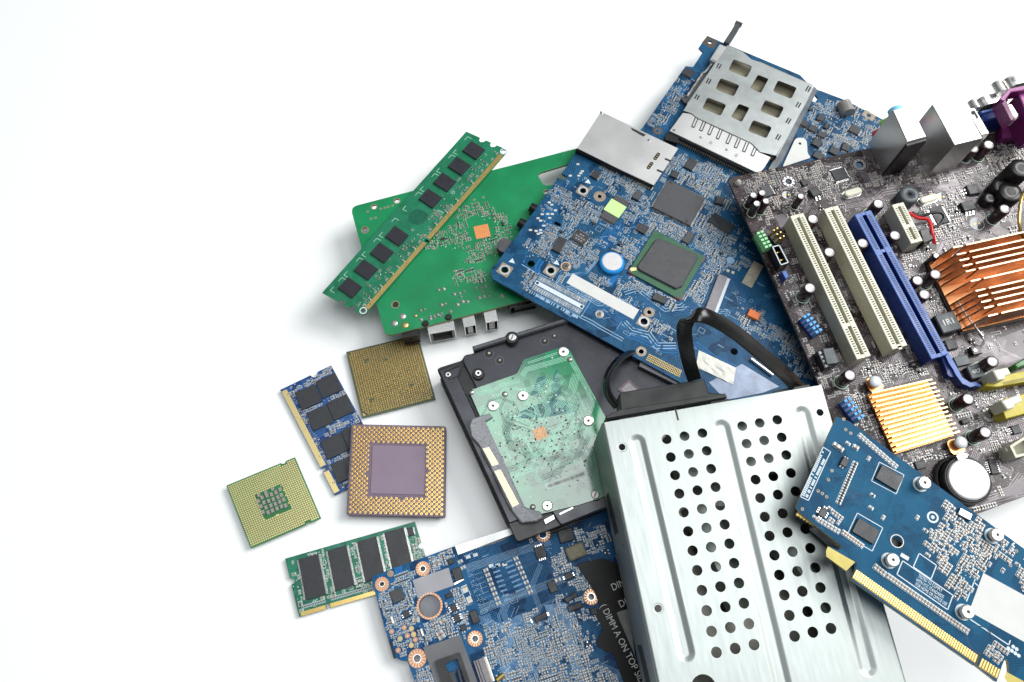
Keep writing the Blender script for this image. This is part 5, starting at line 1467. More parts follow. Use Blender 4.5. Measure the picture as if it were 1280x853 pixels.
    for x, y, w_, l_ in ((640, 268, 4, 1.4), (668, 228, 4, 1.4)): b.box(*T.L(*Q3(x, y), h), h, w_, l_, .02, 'hole', ax + .1)
    b.prism(ccw(T.poly([Q3(535, 112), Q3(590, 138), Q3(580, 145), Q3(540, 122)], h)), h, h + .02, 'hole')
    for x, y in ((431, 60), (600, 158)): b.box(*T.L(*Q3(x, y), h), h, 1.6, 1.1, .5, 'steel', ax)
    T.part(b, 'card_reader_slots')
    T.mark(*T.quad(Q3(345, 186), Q3(618, 318), Q3(705, 187)))
    # ---- card cage with eight windows
    h = 6.5
    win = []
    big = [(515, 203), (604, 238), (577, 291), (490, 256)]; sm = [(632, 277), (682, 297), (645, 364), (594, 340)]
    b0 = (547, 248); s0 = (638, 320)
    for cx, cy in ((548, 248), (487, 337), (425, 428), (757, 348), (697, 440), (640, 534)):
        win.append(roundpoly(ccw(T.poly([Q4(x + cx - b0[0], y + cy - b0[1]) for x, y in big], h)), 1.7))
    for cx, cy in ((637, 320), (547, 456)): win.append(roundpoly(ccw(T.poly([Q4(x + cx - s0[0], y + cy - s0[1]) for x, y in sm], h)), 1.2))
    po = T.poly([Q4(490, 138), Q4(560, 170), Q4(600, 205), Q4(640, 218), Q4(890, 328), Q4(862, 400), Q4(716, 658), Q4(640, 640), Q4(600, 598), Q4(345, 480), Q4(318, 458), Q4(280, 446), Q4(300, 415)], h)
    b = MB(); b.sheet(po, win, h - .35, h, 'plate_metal', 'steel_dark'); cg = T.part(b, 'card_cage_plate', 'dull metal plate with eight rounded windows')
    b = MB(); pin = inset(ccw(po), .6); b.prism(pin, .1, 1.2, 'olive_floor'); T.part(b, 'card_cage_floor')
    b = MB()
    def wall(p, q, z0, z1, m, t=.5):
        A_, B_ = T.L(*p, h), T.L(*q, h); d = norm2(B_[0]-A_[0], B_[1]-A_[1]); n_ = (-d[1]*t, d[0]*t)
        b.prism(ccw([A_, B_, (B_[0]+n_[0], B_[1]+n_[1]), (A_[0]+n_[0], A_[1]+n_[1])]), z0, z1, m)
    wall(Q4(893, 328), Q4(718, 660), .1, h - .4, 'plate_metal'); wall(Q4(490, 138), Q4(300, 415), .1, h - .4, 'plate_metal', -.5)
    wall(Q4(640, 216), Q4(890, 326), .1, h - .4, 'steel_dark')
    b.prism(ccw(T.poly([Q4(893, 328), Q4(912, 348), Q4(742, 690), Q4(705, 735), Q4(676, 722), Q4(714, 660)], 3)), .1, 3.2, 'rail_metal', ch=.4)
    T.part(b, 'card_cage_sides')
    b = MB()
    for x, y, dx, dy in ((448, 237, 12, -22), (400, 308, 12, -22), (345, 383, 12, -20), (868, 345, 14, -24), (822, 420, 14, -24), (775, 495, 14, -24), (727, 572, 14, -24)):
        for o in (-7, 4): b.strip(T.L(*Q4(x + o - dx/2, y + o*.4 - dy/2), h), T.L(*Q4(x + o + dx/2, y + o*.4 + dy/2), h), .85, h + .02, 'hole')
    for x, y in ((425, 160), (500, 165), (870, 330)): b.disc(*T.L(*Q4(x, y), h), .35, h + .02, 'hole', 8)
    T.part(b, 'tab_slots', None, cg)
    # connector block under the plate
    cb = T.poly([Q4(278, 455), Q4(318, 460), Q4(350, 482), Q4(600, 600), Q4(640, 642), Q4(692, 664), Q4(660, 715), Q4(636, 742), Q4(240, 552), Q4(215, 540)], h - .3)
    b = MB(); b.prism(ccw(cb), h - 1.6, h - .55, 'reader_metal', ch=.15); sh_ = T.part(b, 'socket_shield', 'bright socket shield with eight slots')
    b = MB()
    for x, y in ((333, 503), (370, 520), (408, 538), (448, 558), (494, 580), (533, 600), (572, 618), (612, 638)):
        A_, B_ = T.L(*Q4(x - 9, y + 20), h - .5), T.L(*Q4(x + 9, y - 22), h - .5)
        d = norm2(B_[0]-A_[0], B_[1]-A_[1]); n_ = (-d[1], d[0])
        for o in (-.8, .8): b.strip((A_[0] + n_[0]*o, A_[1] + n_[1]*o), (B_[0] + n_[0]*o, B_[1] + n_[1]*o), .6, h - .53, 'hole')
        b.strip((A_[0] - n_[0]*.95, A_[1] - n_[1]*.95), (A_[0] + n_[0]*.95, A_[1] + n_[1]*.95), .9, h - .52, 'hole')
    for x, y in ((360, 572), (482, 630), (235, 538)): b.disc(*T.L(*Q4(x, y), h - .5), .9, h - .53, 'steel_dark', 12)
    for x, y in ((408, 597), (528, 657)): b.face([(*p, h - .53) for p in roundpoly(rect(*T.L(*Q4(x, y), h - .5), 1.8, 2.6, ax), .6)], 'plate_metal')
    T.part(b, 'shield_slots', None, sh_)
    b = MB(); b.prism(ccw(T.poly([Q4(195, 560), Q4(225, 545), Q4(640, 742), Q4(605, 745), Q4(258, 575), Q4(250, 600), Q4(195, 585)], 4.5)), .05, h - 1.7, 'black'); T.part(b, 'socket_body')
    b = MB(); A_, B_ = T.L(*Q4(262, 588), 1.5), T.L(*Q4(585, 742), 1.5); an = math.atan2(B_[1]-A_[1], B_[0]-A_[0])
    for i in range(34):
        p = lerp(A_, B_, i / 33); c, s = math.cos(an), math.sin(an)
        b.prism(rect(p[0] + .6*s, p[1] - .6*c, .55, 3.4, an), .1, 2.6, 'tan_metal'); 
    T.part(b, 'socket_pins')
    T.mark(*T.quad(Q4(195, 590), Q4(690, 760), Q4(890, 328))); T.mark(*T.quad(Q4(300, 440), Q4(716, 658), Q4(893, 328)))
    # eject lever and its rod
    b = MB(); A_ = [T.L(*Q4(482, 130), 5), T.L(*Q4(518, 75), 5), T.L(*Q4(540, 36), 5)]
    w = 1.9
    for p, q_ in ((A_[0], A_[1]), (A_[1], A_[2])):
        d = norm2(q_[0]-p[0], q_[1]-p[1]); n_ = (-d[1]*w, d[0]*w)
        b.prism(ccw([(p[0]-n_[0], p[1]-n_[1]), (q_[0]-n_[0], q_[1]-n_[1]), (q_[0]+n_[0], q_[1]+n_[1]), (p[0]+n_[0], p[1]+n_[1])]), 3.5, 5.6 if p is A_[0] else 5.5, 'lever', ch=.3)
    b.box(*A_[2], 3.4, 4.6, 2.2, 2.6, 'lever', math.atan2(A_[2][1]-A_[1][1], A_[2][0]-A_[1][0]) + 1.57, ch=.4)
    T.part(b, 'eject_lever')
    b = MB(); p, q_ = T.L(*Q4(472, 140), 6), T.L(*Q4(425, 215), 6); d = norm2(q_[0]-p[0], q_[1]-p[1]); w = 3.0; n_ = (-d[1]*w, d[0]*w)
    b.prism(ccw([(p[0]-n_[0], p[1]-n_[1]), (q_[0]-n_[0], q_[1]-n_[1]), (q_[0]+n_[0], q_[1]+n_[1]), (p[0]+n_[0], p[1]+n_[1])]), 3.0, 6.4, 'reader_metal', ch=.8); T.part(b, 'lever_sleeve')
    b = MB(); rod = [T.L(*Q4(x, y), 4) for x, y in ((413, 225), (385, 262), (370, 270), (298, 378))]
    b.path(rod, 1.2, 4.2, 'tin'); b.tube([(*r_, 3.6) for r_ in rod], .55, 'tin', 6); T.part(b, 'eject_rod')
    b = MB(); b.prism(ccw(T.poly([Q4(268, 388), Q4(290, 380), Q4(372, 270), Q4(395, 280), Q4(312, 415), Q4(285, 412)], 2)), .05, 2.5, 'lever'); T.part(b, 'rod_guide')
    # ---- right part: white bracket, round can, power chips
    b = MB(); br = ccw(T.poly([Q4(803, 585), Q4(815, 575), Q4(845, 575), Q4(860, 590), Q4(864, 650), Q4(880, 668), Q4(745, 712)], 1)); b.sheet(roundpoly(br, 1.6), [circ(*T.L(*Q4(828, 602), 1), .9, 12)], .6, 1.2, 'paper'); T.part(b, 'bracket', 'white bracket tab'); 
    T.mark(*lp(*Q4(815, 640)), 16, 22, ax)
    b = MB(); p, q_ = T.L(*Q4(1040, 432), 2), T.L(*Q4(1092, 418), 2); b.tube([(p[0] - 2, p[1] + 2, 2.2), (p[0] + 3.5, p[1] - 3.5, 2.2)], 4.4, 'grey_can', 20); T.part(b, 'round_socket')
    q = Q(Q4(1115, 470), Q4(1135, 445), Q4(1190, 468)); b = MB(); hx, hy = lp(*Q4(1153, 478)); b.sheet(rect(*q), [circ(q[0], q[1], 1.4, 14)], .01, .06, 'tan_pad'); T.part(b, 'mounting_pad'); T.mark(*q)
    for p3, ld in (((M6(395, 385), M6(450, 410), M6(478, 365)), 'b'), ((M6(258, 430), M6(320, 460), M6(340, 415)), 'b'), ((M6(328, 470), M6(388, 500), M6(410, 455)), 'b'), ((M6(402, 520), M6(465, 545), M6(482, 500)), 'b'),
                   ((M6(660, 480), M6(740, 520), M6(768, 465)), 'lrtb'), ((M6(362, 590), M6(425, 625), M6(445, 570)), ''), ((M6(600, 630), M6(660, 655), M6(680, 605)), 'b'), ((M6(500, 655), M6(570, 690), M6(590, 635)), ''), ((M6(365, 690), M6(440, 730), M6(465, 680)), ''), ((M6(458, 455), M6(488, 468), M6(505, 425)), '')):
        chip(T, Q(*p3, 1.2), 1.3, 'chip', 'chip', ld, .9, .42, .9)
    # ---- scattering of small parts
    pw = lambda *p: T.poly(p)
    am = a[4]
    dens = [((M1(560, 300), M1(740, 380), M1(690, 470), M1(540, 440)), 30), ((M1(700, 420), M1(880, 470), M1(820, 620), M1(660, 560)), 70), ((M1(860, 480), M1(1000, 480), M1(1000, 640), M1(850, 640)), 60), ((M1(520, 640), M1(760, 640), M1(760, 760), M1(500, 830)), 80),
            ((M2(330, 80), M2(560, 60), M2(560, 240), M2(330, 160)), 70), ((M2(640, 40), M2(760, 120), M2(800, 330), M2(640, 300)), 80), ((M2(780, 120), M2(1000, 60), M2(960, 250), M2(800, 290)), 80), ((M2(320, 400), M2(420, 380), M2(400, 520), M2(330, 500)), 30),
            ((M3(0, 350), M3(130, 260), M3(240, 480), M3(60, 640), M3(0, 600)), 110), ((M3(330, 120), M3(520, 30), M3(900, 200), M3(800, 420), M3(500, 260)), 220), ((M3(180, 520), M3(540, 690), M3(560, 850), M3(200, 720)), 120), ((M3(620, 640), M3(780, 460), M3(980, 800), M3(700, 1100)), 170),
            ((M4(560, 0), M4(900, 60), M4(900, 260), M4(600, 180)), 80), ((M4(430, 400), M4(690, 140), M4(740, 200), M4(560, 470)), 80), ((M4(0, 90), M4(110, 60), M4(80, 190), M4(0, 230)), 40), ((M4(30, 250), M4(400, 440), M4(360, 500), M4(20, 320)), 50),
            ((M4(200, 570), M4(330, 600), M4(360, 730), M4(200, 680)), 30), ((M4(800, 470), M4(1000, 520), M4(1100, 640), M4(1250, 800), M4(860, 660)), 90), ((M4(1000, 640), M4(1280, 700), M4(1400, 1000), M4(1250, 1000)), 90), ((M5(230, 420), M5(430, 440), M5(330, 640), M5(180, 700)), 60), ((M5(20, 780), M5(250, 640), M5(300, 720), M5(120, 840)), 40),
            ((M6(300, 260), M6(600, 260), M6(960, 430), M6(780, 640), M6(320, 680)), 260), ((M1(1010, 60), M1(1280, 200), M1(1280, 330), M1(1020, 250)), 60), ((M2(1100, 60), M2(1280, 60), M2(1280, 260), M2(1190, 240)), 50), ((M2(880, 390), M2(1180, 480), M2(1150, 600), M2(1000, 480)), 30)]
    for i, (pts, n) in enumerate(dens):
        fill_smd(T, pw(*pts), int(n * 1.6), 100 + i, mix=(.55, .25, .04, .16), kinds=('res', 'capg', 'res'), silk='silk_pale', base_ang=am, sizes=[(1, .5, .4), (1.0, .5, .4), (1.6, .8, .6), (1.2, .6, .5), (2.0, 1.25, .9)])
    whole = T.out
    silk_clutter(T, pw(M1(500, 300), M1(1280, 100), (1000, 200), (960, 420), (800, 470), M2(300, 500)), 420, 44, 'silk_pale', .17)
    fill_smd(T, pw(M1(500, 300), M1(1280, 100), (1000, 200), (930, 330), (800, 400), M2(300, 400)), 500, 45, mix=(.35, .3, .02, .33), kinds=('res', 'capg', 'res'), silk='silk_pale', base_ang=am, sizes=[(1, .5, .4)] * 3 + [(1.3, .7, .5)] * 2)
    # long copper routes
    def rt(pts, n, pitch=.8, w_=.28, m='trace_blue'):
        q_ = [T.L(*p) for p in pts]
        for i in range(n): lane(T, q_, (i - (n-1)/2) * pitch, w_, .013, m)
    rt([M2(600, 470), M2(640, 395), M2(880, 360), M2(980, 240)], 2, .8, .35, 'silk_pale'); rt([M2(700, 500), M2(740, 500), M2(980, 640), M2(1180, 650), M2(1280, 590)], 3, 1.1, .35, 'silk_pale')
    rt([M2(820, 750), M2(920, 800), M2(1000, 850), M2(1200, 960)], 2, 1.6, .4, 'silk_pale'); rt([M2(1140, 700), M2(1200, 780), M2(1400, 900)], 2, 1.4, .4, 'trace_blue')
    rt([M4(0, 380), M4(100, 350), M4(300, 500), M4(420, 490), M4(440, 470)], 3, 1.6, .4, 'silk_pale'); rt([M4(0, 600), M4(60, 660), M4(180, 690), M4(240, 770), M4(380, 770)], 3, 1.6, .5, 'silk_pale')
    rt([M4(60, 415), M4(110, 410), M4(250, 490), M4(380, 530), M4(540, 500)], 3, 1.5, .4, 'trace_blue'); rt([M4(680, 520), M4(740, 520), M4(760, 550)], 3, 1.2, .35, 'silk_pale')
    rt([R5(400, 185), R5(440, 195), R5(580, 260), R5(640, 265), R5(740, 240), R5(820, 300), R5(1080, 430)], 3, 1.6, .6, 'trace_bright'); rt([R5(300, 0), R5(400, 30), R5(440, 70)], 2, 1.5, .4, 'silk_pale')
    rt([R5(200, 40), R5(300, 90), R5(420, 185)], 2, 1.8, .45, 'trace_blue'); rt([M1(1000, 850), M1(1080, 740), M1(1170, 640)], 8, .9, .4, 'trace_bright'); rt([M1(1280, 560), M1(1180, 640), M1(1080, 850)], 4, .9, .35, 'trace_blue')
    rt([M2(480, 250), M2(440, 310), M2(440, 380)], 2, 2.0, 1.2, 'trace_bright'); rt([M1(470, 660), M1(520, 610), M1(510, 540), M1(600, 520), M1(620, 560)], 1, 1, .7, 'trace_bright'); rt([M1(430, 710), M1(500, 700), M1(580, 590)], 1, 1, .7, 'trace_bright')
    rt([M2(1080, 480), M2(1130, 400), M2(1150, 380)], 1, 1, 3.0, 'trace_bright'); rt([M2(300, 290), M2(420, 360)], 1, 1, .4, 'silk_pale'); rt([M2(320, 280), M2(340, 190), M2(380, 140)], 1, 1, .4, 'trace_bright')
    bus_routes(T, pw(M4(0, 250), M4(560, 500), M4(700, 800), M4(0, 800)), 40, 61, 'trace_blue', (1, 5), .9, .3); bus_routes(T, pw(M4(600, 500), M4(800, 250), M4(1200, 800), M4(900, 900)), 40, 62, 'trace_blue', (2, 6), .8, .28)
    bus_routes(T, pw(M5(0, 800), M5(350, 350), M5(520, 200), M5(350, 700)), 25, 63, 'trace_blue', (1, 4), .8, .28); bus_routes(T, T.out, 120, 64, 'trace_blue', (2, 7), .75, .26)
    finish(T, 'circuit_board', keep=100)
plain('rail_metal', (.16, .18, .20), .4, .6, .25, 120)
plain('tan_dark', (.10, .085, .07), .45, .4, .3, 700)
plain('tan_strip', (.42, .39, .31), .5, .1, .35, 140)
plain('tan_metal', (.40, .36, .28), .35, .8, .15, 500)
plain('connector_grey', (.22, .21, .23), .4, .1, .1, 500)
plain('silk_film', (.27, .33, .45), .25, .1, .25, 120)
plain('lever', (.06, .066, .072), .45, 0, .12, 400, .2, 2500)
plain('grey_can', (.30, .29, .27), .38, .4, .15, 200)
plain('solder_white', (.74, .74, .70), .35, .5, .1, 800)
plain('trace_blue', (.022, .11, .26), .4, 0, .1, 400, spec=.2)
plain('trace_bright', (.012, .13, .36), .4, 0, .1, 400, spec=.2)
laptop()

# ================================================================== lower blue board
G = crop(460, 650, 7.111); Hc = crop(460, 740, 7.111); I_ = crop(620, 640, 6.4); J = crop(620, 730, 6.4); Q7 = crop(460, 640, 3.556)
def lower():
    T = Thing('laptop_board', 'dense blue laptop board with copper ringed holes and black film at the bottom', 'circuit board',
              (470, 722, 8), (568, 683, 8))
    lp = lambda *p: T.L(*p); Q = lambda a, b, c, h=0: T.quad(a, b, c, h)
    px = [(465, 726), G(45, 500), G(200, 440), G(770, 235), G(800, 310), G(1200, 185), (640, 669), (690, 668), (770, 632), (800, 640), (850, 853), (862, 900), (545, 900), (525, 870), Hc(420, 804), Hc(350, 620), Hc(290, 610), Hc(245, 580), Hc(170, 380), (482, 790)]
    out = T.poly(px); T.out = ccw(out)
    rings = [(*G(125, 572), 1.2, 3.6), (*G(488, 435), 1.4, 3.7), (*Hc(548, 125), 5.4, 6.6), (*Hc(952, 417), 1.6, 3.8), (*Hc(438, 592), 1.8, 4.5), (*I_(762, 680), 1.7, 4.0), (*I_(375, 180), 2.0, 3.9)]
    holes = [circ(*lp(x, y), r - .05, 24) for x, y, r, _ in rings[:6]]
    T.base.sheet(out, holes, -1.4, 0, 'pcb_lower', 'edge_blue')
    for x, y, r, R_ in rings: ring_pad(T, *lp(x, y), r, R_, 'copper_pad', ticks=28 if r > 4 else 15, rim=r < 4)
    a0 = Q(G(190, 640), G(300, 605), G(330, 700))[4]
    # pale film strip at the upper edge
    b = MB(); b.prism(ccw(T.poly([G(778, 232), G(900, 190), (648, 657), (646, 666), G(800, 312)], .1)), -.3, -.05, 'film_strip'); T.part(b, 'film_strip', 'pale film along the upper edge')
    for p3, m, h, ld in (((G(185, 640), G(225, 745), G(330, 705)), 'chip_soft', 1.0, ''), ((Hc(300, 185), Hc(325, 240), Hc(380, 215)), 'chip', 1.4, 'tb'),
                         ((Hc(720, 120), Hc(745, 185), Hc(800, 165)), 'chip', 1.4, 'tb'), ((Hc(750, 210), Hc(778, 275), Hc(830, 255)), 'chip', 1.4, 'tb'), ((G(740, 440), G(775, 550), G(850, 525)), 'chip', 2.0, ''),
                         ((Hc(895, 180), Hc(935, 290), Hc(1000, 265)), 'chip', 2.2, ''), ((G(705, 355), G(720, 400), G(768, 385)), 'chip', 1.4, ''), ((G(685, 660), G(700, 700), G(748, 685)), 'chip', 1.2, ''), ((Hc(815, 300), Hc(830, 350), Hc(880, 335)), 'chip', 1.4, ''),
                         ((I_(405, 570), I_(440, 655), I_(500, 630)), 'chip', 2.0, ''), ((I_(540, 500), I_(560, 550), I_(625, 525)), 'chip', 1.6, 'tb'), ((I_(540, 690), I_(560, 725), I_(660, 680)), 'chip', 2.0, ''), ((I_(570, 760), I_(585, 805), I_(695, 760)), 'chip', 2.0, ''),
                         ((J(300, 270), J(320, 315), J(415, 265)), 'chip_soft', 2.0, ''), ((J(752, 200), J(765, 255), J(815, 240)), 'chip_soft', 1.6, ''), ((I_(300, 290), I_(330, 385), I_(410, 355)), 'chip', 1.4, 'lr'), ((I_(490, 160), I_(520, 260), I_(630, 215)), 'chip', 2.0, '')):
        q = Q(*p3, h); chip(T, q, h, 'chip', m, ld, 1.0, .45, .9, ch=.3)
    for p3 in ((J(268, 285), J(283, 320), J(300, 312)), (J(400, 228), J(412, 262), J(432, 255)), (G(755, 555), G(765, 575), G(860, 545))):
        q = Q(*p3, .5); b = MB(); b.box(q[0], q[1], .02, q[2], q[3], 1.0, 'tin', q[4], ch=.2); T.part(b, 'terminal')
    X, Y = lp(*Hc(548, 125)); b = MB(); b.cyl(X, Y, -6.5, -2.4, 7.4, 'grey_plate', 30); T.part(b, 'hole_shade_disc')  # grey disc added under the big hole to stand in for the shade there
    # bare grey foil rectangle
    q = Q(G(395, 530), G(440, 690), G(765, 590)); b = MB(); b.sheet(rect(*q), [], .02, .07, 'foil_grey'); T.part(b, 'shield_foil'); T.mark(*q)
    # outlined pair of white pads
    q = Q(G(822, 610), G(880, 750), G(940, 735)); T.base.rectline(q[0], q[1], q[2], q[3], .35, .02, 'silk', q[4])
    for x, y in ((862, 615), (905, 712)):
        X, Y = lp(*G(x, y)); T.base.face([(*p, .02) for p in rect(X, Y, 3.6, 3.0, q[4])], 'pad'); T.base.disc(X, Y, .6, .03, 'gold_dull', 10)
    T.mark(*q)
    # tall pale pulse part in the shade
    q = Q(I_(545, 290), I_(590, 400), I_(740, 340), 4); b = MB(); b.prism(roundpoly(rect(q[0], q[1], q[2] * .95, q[3] * .95, q[4]), 1.0), .05, 3.8, 'olive_block', ch=.8); T.part(b, 'fabric_gasket', 'tan fabric block'); T.mark(*q)
    # grey plate with open card socket
    ks = T.poly([Hc(490, 495), Hc(820, 385), Hc(985, 830), (608, 890), (556, 885)]); b = MB()
    cav = T.poly([Hc(680, 635), Hc(800, 585), Hc(900, 870), (575, 880)])
    b.sheet(ks, [roundpoly(ccw(cav), 1.0)], .03, .5, 'slot_plate', 'black'); pl = T.part(b, 'socket_plate', 'dark grey plate with an open slot'); T.mark(*Q(Hc(490, 495), Hc(820, 385), Hc(1000, 850)))
    b = MB(); rimo = roundpoly(ccw(T.poly([Hc(600, 610), Hc(815, 535), Hc(925, 860), (560, 890)], 2)), .8); rimi = roundpoly(ccw(T.poly([Hc(682, 640), Hc(795, 592), Hc(888, 870), (578, 880)], 2)), .8)
    b.sheet(rimo, [rimi], .5, 2.4, 'black', 'black'); T.part(b, 'socket_rim', None, pl)
    b = MB()
    for p3 in ((Hc(705, 720), Hc(745, 860), Hc(800, 840)), (Hc(790, 690), Hc(830, 850), Hc(850, 840))):
        q = Q(*p3, 1.2); b.box(q[0], q[1], .03, q[2], q[3], 1.6, 'chip_soft', q[4], ch=.3)
    T.part(b, 'socket_tongue', None, pl)
    q = Q(Hc(935, 610), Hc(1010, 830), Hc(1130, 800), 1.6); b = MB(); b.box(q[0], q[1], .03, q[2], q[3], 1.8, 'connector_grey', q[4]); b2 = q
    c, s = math.cos(q[4]), math.sin(q[4])
    for v, m, w_ in ((-.36, 'black', .5), (-.25, 'silk_grey', .3), (-.15, 'black', .4), (.36, 'tan_metal', .9), (.46, 'tin', .5)): b.box(q[0] - v*q[3]*s, q[1] + v*q[3]*c, 1.84, q[2] * .98, w_, .06, m, q[4])
    T.part(b, 'flat_cable_socket'); T.mark(*q)
    X, Y = lp(*Hc(1180, 770)); b = MB(); b.tube([(X - 2, Y, 1.2), (X + 2, Y + 1.2, 1.2)], 1.3, 'gold_dull', 10); T.part(b, 'antenna_socket')
    b = MB(); b.prism(ccw(T.poly([Hc(165, 375), Hc(180, 372), Hc(245, 585), Hc(228, 598)], -1)), -6, -1.5, 'black'); T.part(b, 'edge_socket')
    # black insulating film with its lettering
    fl = T.poly([I_(640, 420), I_(720, 400), I_(860, 370), I_(1000, 430), J(1060, 200), J(960, 225), J(1200, 787), J(1240, 900), J(1065, 900), J(1020, 787), J(940, 560), J(870, 540), J(800, 490), J(810, 430), J(860, 380), J(830, 300), J(790, 260), J(830, 190), J(800, 90), J(745, 0), I_(700, 510)], .4)
    fl = roundpoly(ccw(fl), 1.4); b = MB(); b.prism(fl, .5, .75, 'black_film', ch=.08); film = T.part(b, 'insulating_film', 'black film lettered DIMM A ON TOP SIDE'); 
    T.mark(*Q(J(800, 0), J(1000, 850), J(1200, 800))); T.mark(*Q(J(800, 430), J(880, 540), J(960, 500)))
    tx = MB(); p, q_ = T.L(*J(853, 165), .8), T.L(*J(1160, 770), .8)
    an = math.atan2(q_[1]-p[1], q_[0]-p[0]); full = '( DIMM A ON TOP SIDE )'
    d = norm2(q_[0]-p[0], q_[1]-p[1])
    tx.text(full, p[0], p[1], 4.75, .765, 'silk_letter', an, 'LEFT', bold=.0, xs=.86)
    for st, (x, y) in (('DIMM B ON', (925, 35)), ('DIMM C', (985, 170))):
        X, Y = T.L(*J(x, y), .8); an2 = Q(J(925, 60), J(1000, 25), J(1010, 60))[4]
        tx.text(st, X, Y, 4.9, .765, 'silk_letter', an2, 'LEFT', bold=.0, xs=.86)
    T.part(tx, 'lettering', None, film)
    b = MB(); b.prism(ccw(T.poly([J(955, 232), J(1060, 195), J(1110, 560), J(1150, 680)], .2)), .3, .45, 'grey_card'); T.part(b, 'insulating_card')
    # memory socket field: dotted area
    g = frame(T, G(870, 370), I_(560, 90), I_(10, 780)); R = random.Random(8)
    area_ = T.poly([G(860, 400), G(1200, 250), I_(400, 200), I_(420, 560), I_(60, 830), G(1000, 800)])
    for i in range(70):
        for j in range(60):
            u, v = i / 69, j / 59; X, Y = lerp(lerp(T.L(*G(865, 400)), T.L(*I_(420, 210)), u), lerp(T.L(*G(1010, 830)), T.L(*I_(560, 560)), u), v)
            if v < .16 or v > .84 or (abs(u - .5) > .40 and R.random() < .3):
                if (i + j) % 2 == 0: T.base.face([(*p_, .015) for p_ in rect(X, Y, .45, .32, a0)], 'silk_pale')
    row_of(T, G(1048, 448), G(1160, 742), 8, 'cap', 1.9, 1.3, 1.0); row_of(T, I_(160, 375), I_(275, 640), 8, 'cap', 1.9, 1.3, 1.0)
    for k in range(8):
        for (x0, y0, x1, y1) in ((1048, 448, 1160, 742),):
            x, y = lerp((x0, y0), (x1, y1), k / 7)
            A_, B_ = lp(*G(x - 40, y + 18)), lp(*G(x - 150, y + 60)); 
            for t in np.linspace(0, 1, 9): T.base.face([(*p_, .016) for p_ in rect(*lerp(A_, B_, t), .4, .3, a0)], 'silk_pale')
            T.base.strip(lp(*G(x + 50, y - 20)), lp(*G(x + 110, y - 40)), .9, .016, 'trace_pale')
        x, y = lerp((160, 375), (275, 640), k / 7)
        T.base.strip(lp(*I_(x - 30, y + 10)), lp(*I_(x - 100, y + 38)), .9, .016, 'trace_pale')
    for x, y in ((890, 330), (955, 312), (1095, 408), (1155, 403), (1215, 395)):
        X, Y = lp(*G(x, y)); T.base.face([(*p_, .016) for p_ in rect(X, Y, 2.4, 1.6, a0)], 'pad')
    T.mark(*Q(G(960, 800), G(900, 420), I_(430, 220)), pad=-2)
    # small parts
    for p, q_, n, k_, s_ in ((G(590, 390), G(632, 378), 2, 'capg', (2.6, 1.4, 1.2)), (G(350, 640), G(385, 740), 4, 'res', (2, 1.1, .8)), (G(820, 372), G(845, 425), 2, 'capg', (2, 1.3, 1)), (Hc(640, 225), Hc(665, 260), 2, 'cap', (3, 1.7, 1.2)),
                             (Hc(635, 365), Hc(655, 400), 2, 'cap', (3, 1.7, 1.2)), (Hc(425, 250), Hc(425, 251), 1, 'cap', (3, 2, 1.2)), (Hc(605, 275), Hc(615, 305), 2, 'cap', (1.8, 1.2, 1)), (G(245, 510), G(350, 470), 6, 'res', (1.6, .7, .5)), (G(255, 565), G(360, 525), 6, 'res', (1.6, .7, .5)), (I_(495, 545), I_(505, 575), 1, 'capg', (2.6, 1.4, 1.2)), (I_(365, 430), I_(372, 450), 1, 'capg', (2.4, 1.4, 1.0)), (I_(390, 500), I_(428, 488), 2, 'capg', (2.2, 1.3, 1.0))):
        A_ = lp(*p); row_of(T, p, q_, n, k_, *s_)
    for x, y in ((470, 360), (205, 250)):
        q = Q(Hc(x - 12, y - 30), Hc(x + 12, y + 40), Hc(x + 34, y + 32), 1); b = MB(); b.box(q[0], q[1], .03, q[2], q[3], 1.2, 'solder_white', q[4], ch=.3); T.part(b, 'fuse'); T.mark(*q)
    for x, y in ((210, 352), (285, 417), (350, 390), (268, 520), (385, 328), (420, 425), (322, 318), (385, 475), (405, 378)):
        X, Y = lp(*Hc(x, y)); T.base.ring(X, Y, .6, 1.3, .02, 'gold_dull' if x % 2 else 'copper_pad', 14); T.base.disc(X, Y, .6, .02, 'solder', 12); T.mark(X, Y, 3, 3)
    X, Y = lp(*G(200, 478)); T.base.disc(X, Y, 1.7, .02, 'tan_pad', 18); T.mark(X, Y, 4, 4)
    q = Q(G(235, 430), G(245, 495), G(310, 470)); T.base.face([(*p_, .014) for p_ in rect(*q)], 'trace_bright'); T.mark(*q)
    reg = lambda *p: T.poly(p)
    al = a0
    for i, (pts, n) in enumerate((((G(70, 640), G(380, 500), G(420, 760), G(120, 850)), 120), ((G(520, 340), G(740, 270), G(740, 420), G(560, 440)), 50), ((Hc(150, 180), Hc(420, 100), Hc(460, 450), Hc(280, 560)), 160), ((Hc(460, 240), Hc(660, 200), Hc(640, 400), Hc(480, 470)), 90),
                                  ((Hc(660, 60), Hc(880, 20), Hc(900, 420), Hc(700, 400)), 120), ((Hc(1000, 300), J(0, 340), J(420, 440), J(720, 560), J(1000, 780), J(1000, 900), Hc(1150, 950)), 520), ((J(0, 330), J(260, 250), J(700, 330), J(790, 420), J(760, 560), J(300, 600)), 260),
                                  ((I_(400, 420), I_(560, 360), I_(640, 460), I_(780, 560), I_(760, 700), I_(660, 640)), 120), ((I_(100, 200), I_(460, 120), I_(860, 160), I_(900, 380), I_(760, 370), I_(420, 220)), 200), ((J(500, 60), J(740, 180), J(830, 300), J(500, 250)), 70), ((Hc(400, 640), Hc(480, 560), Hc(600, 800), Hc(440, 900)), 60))):
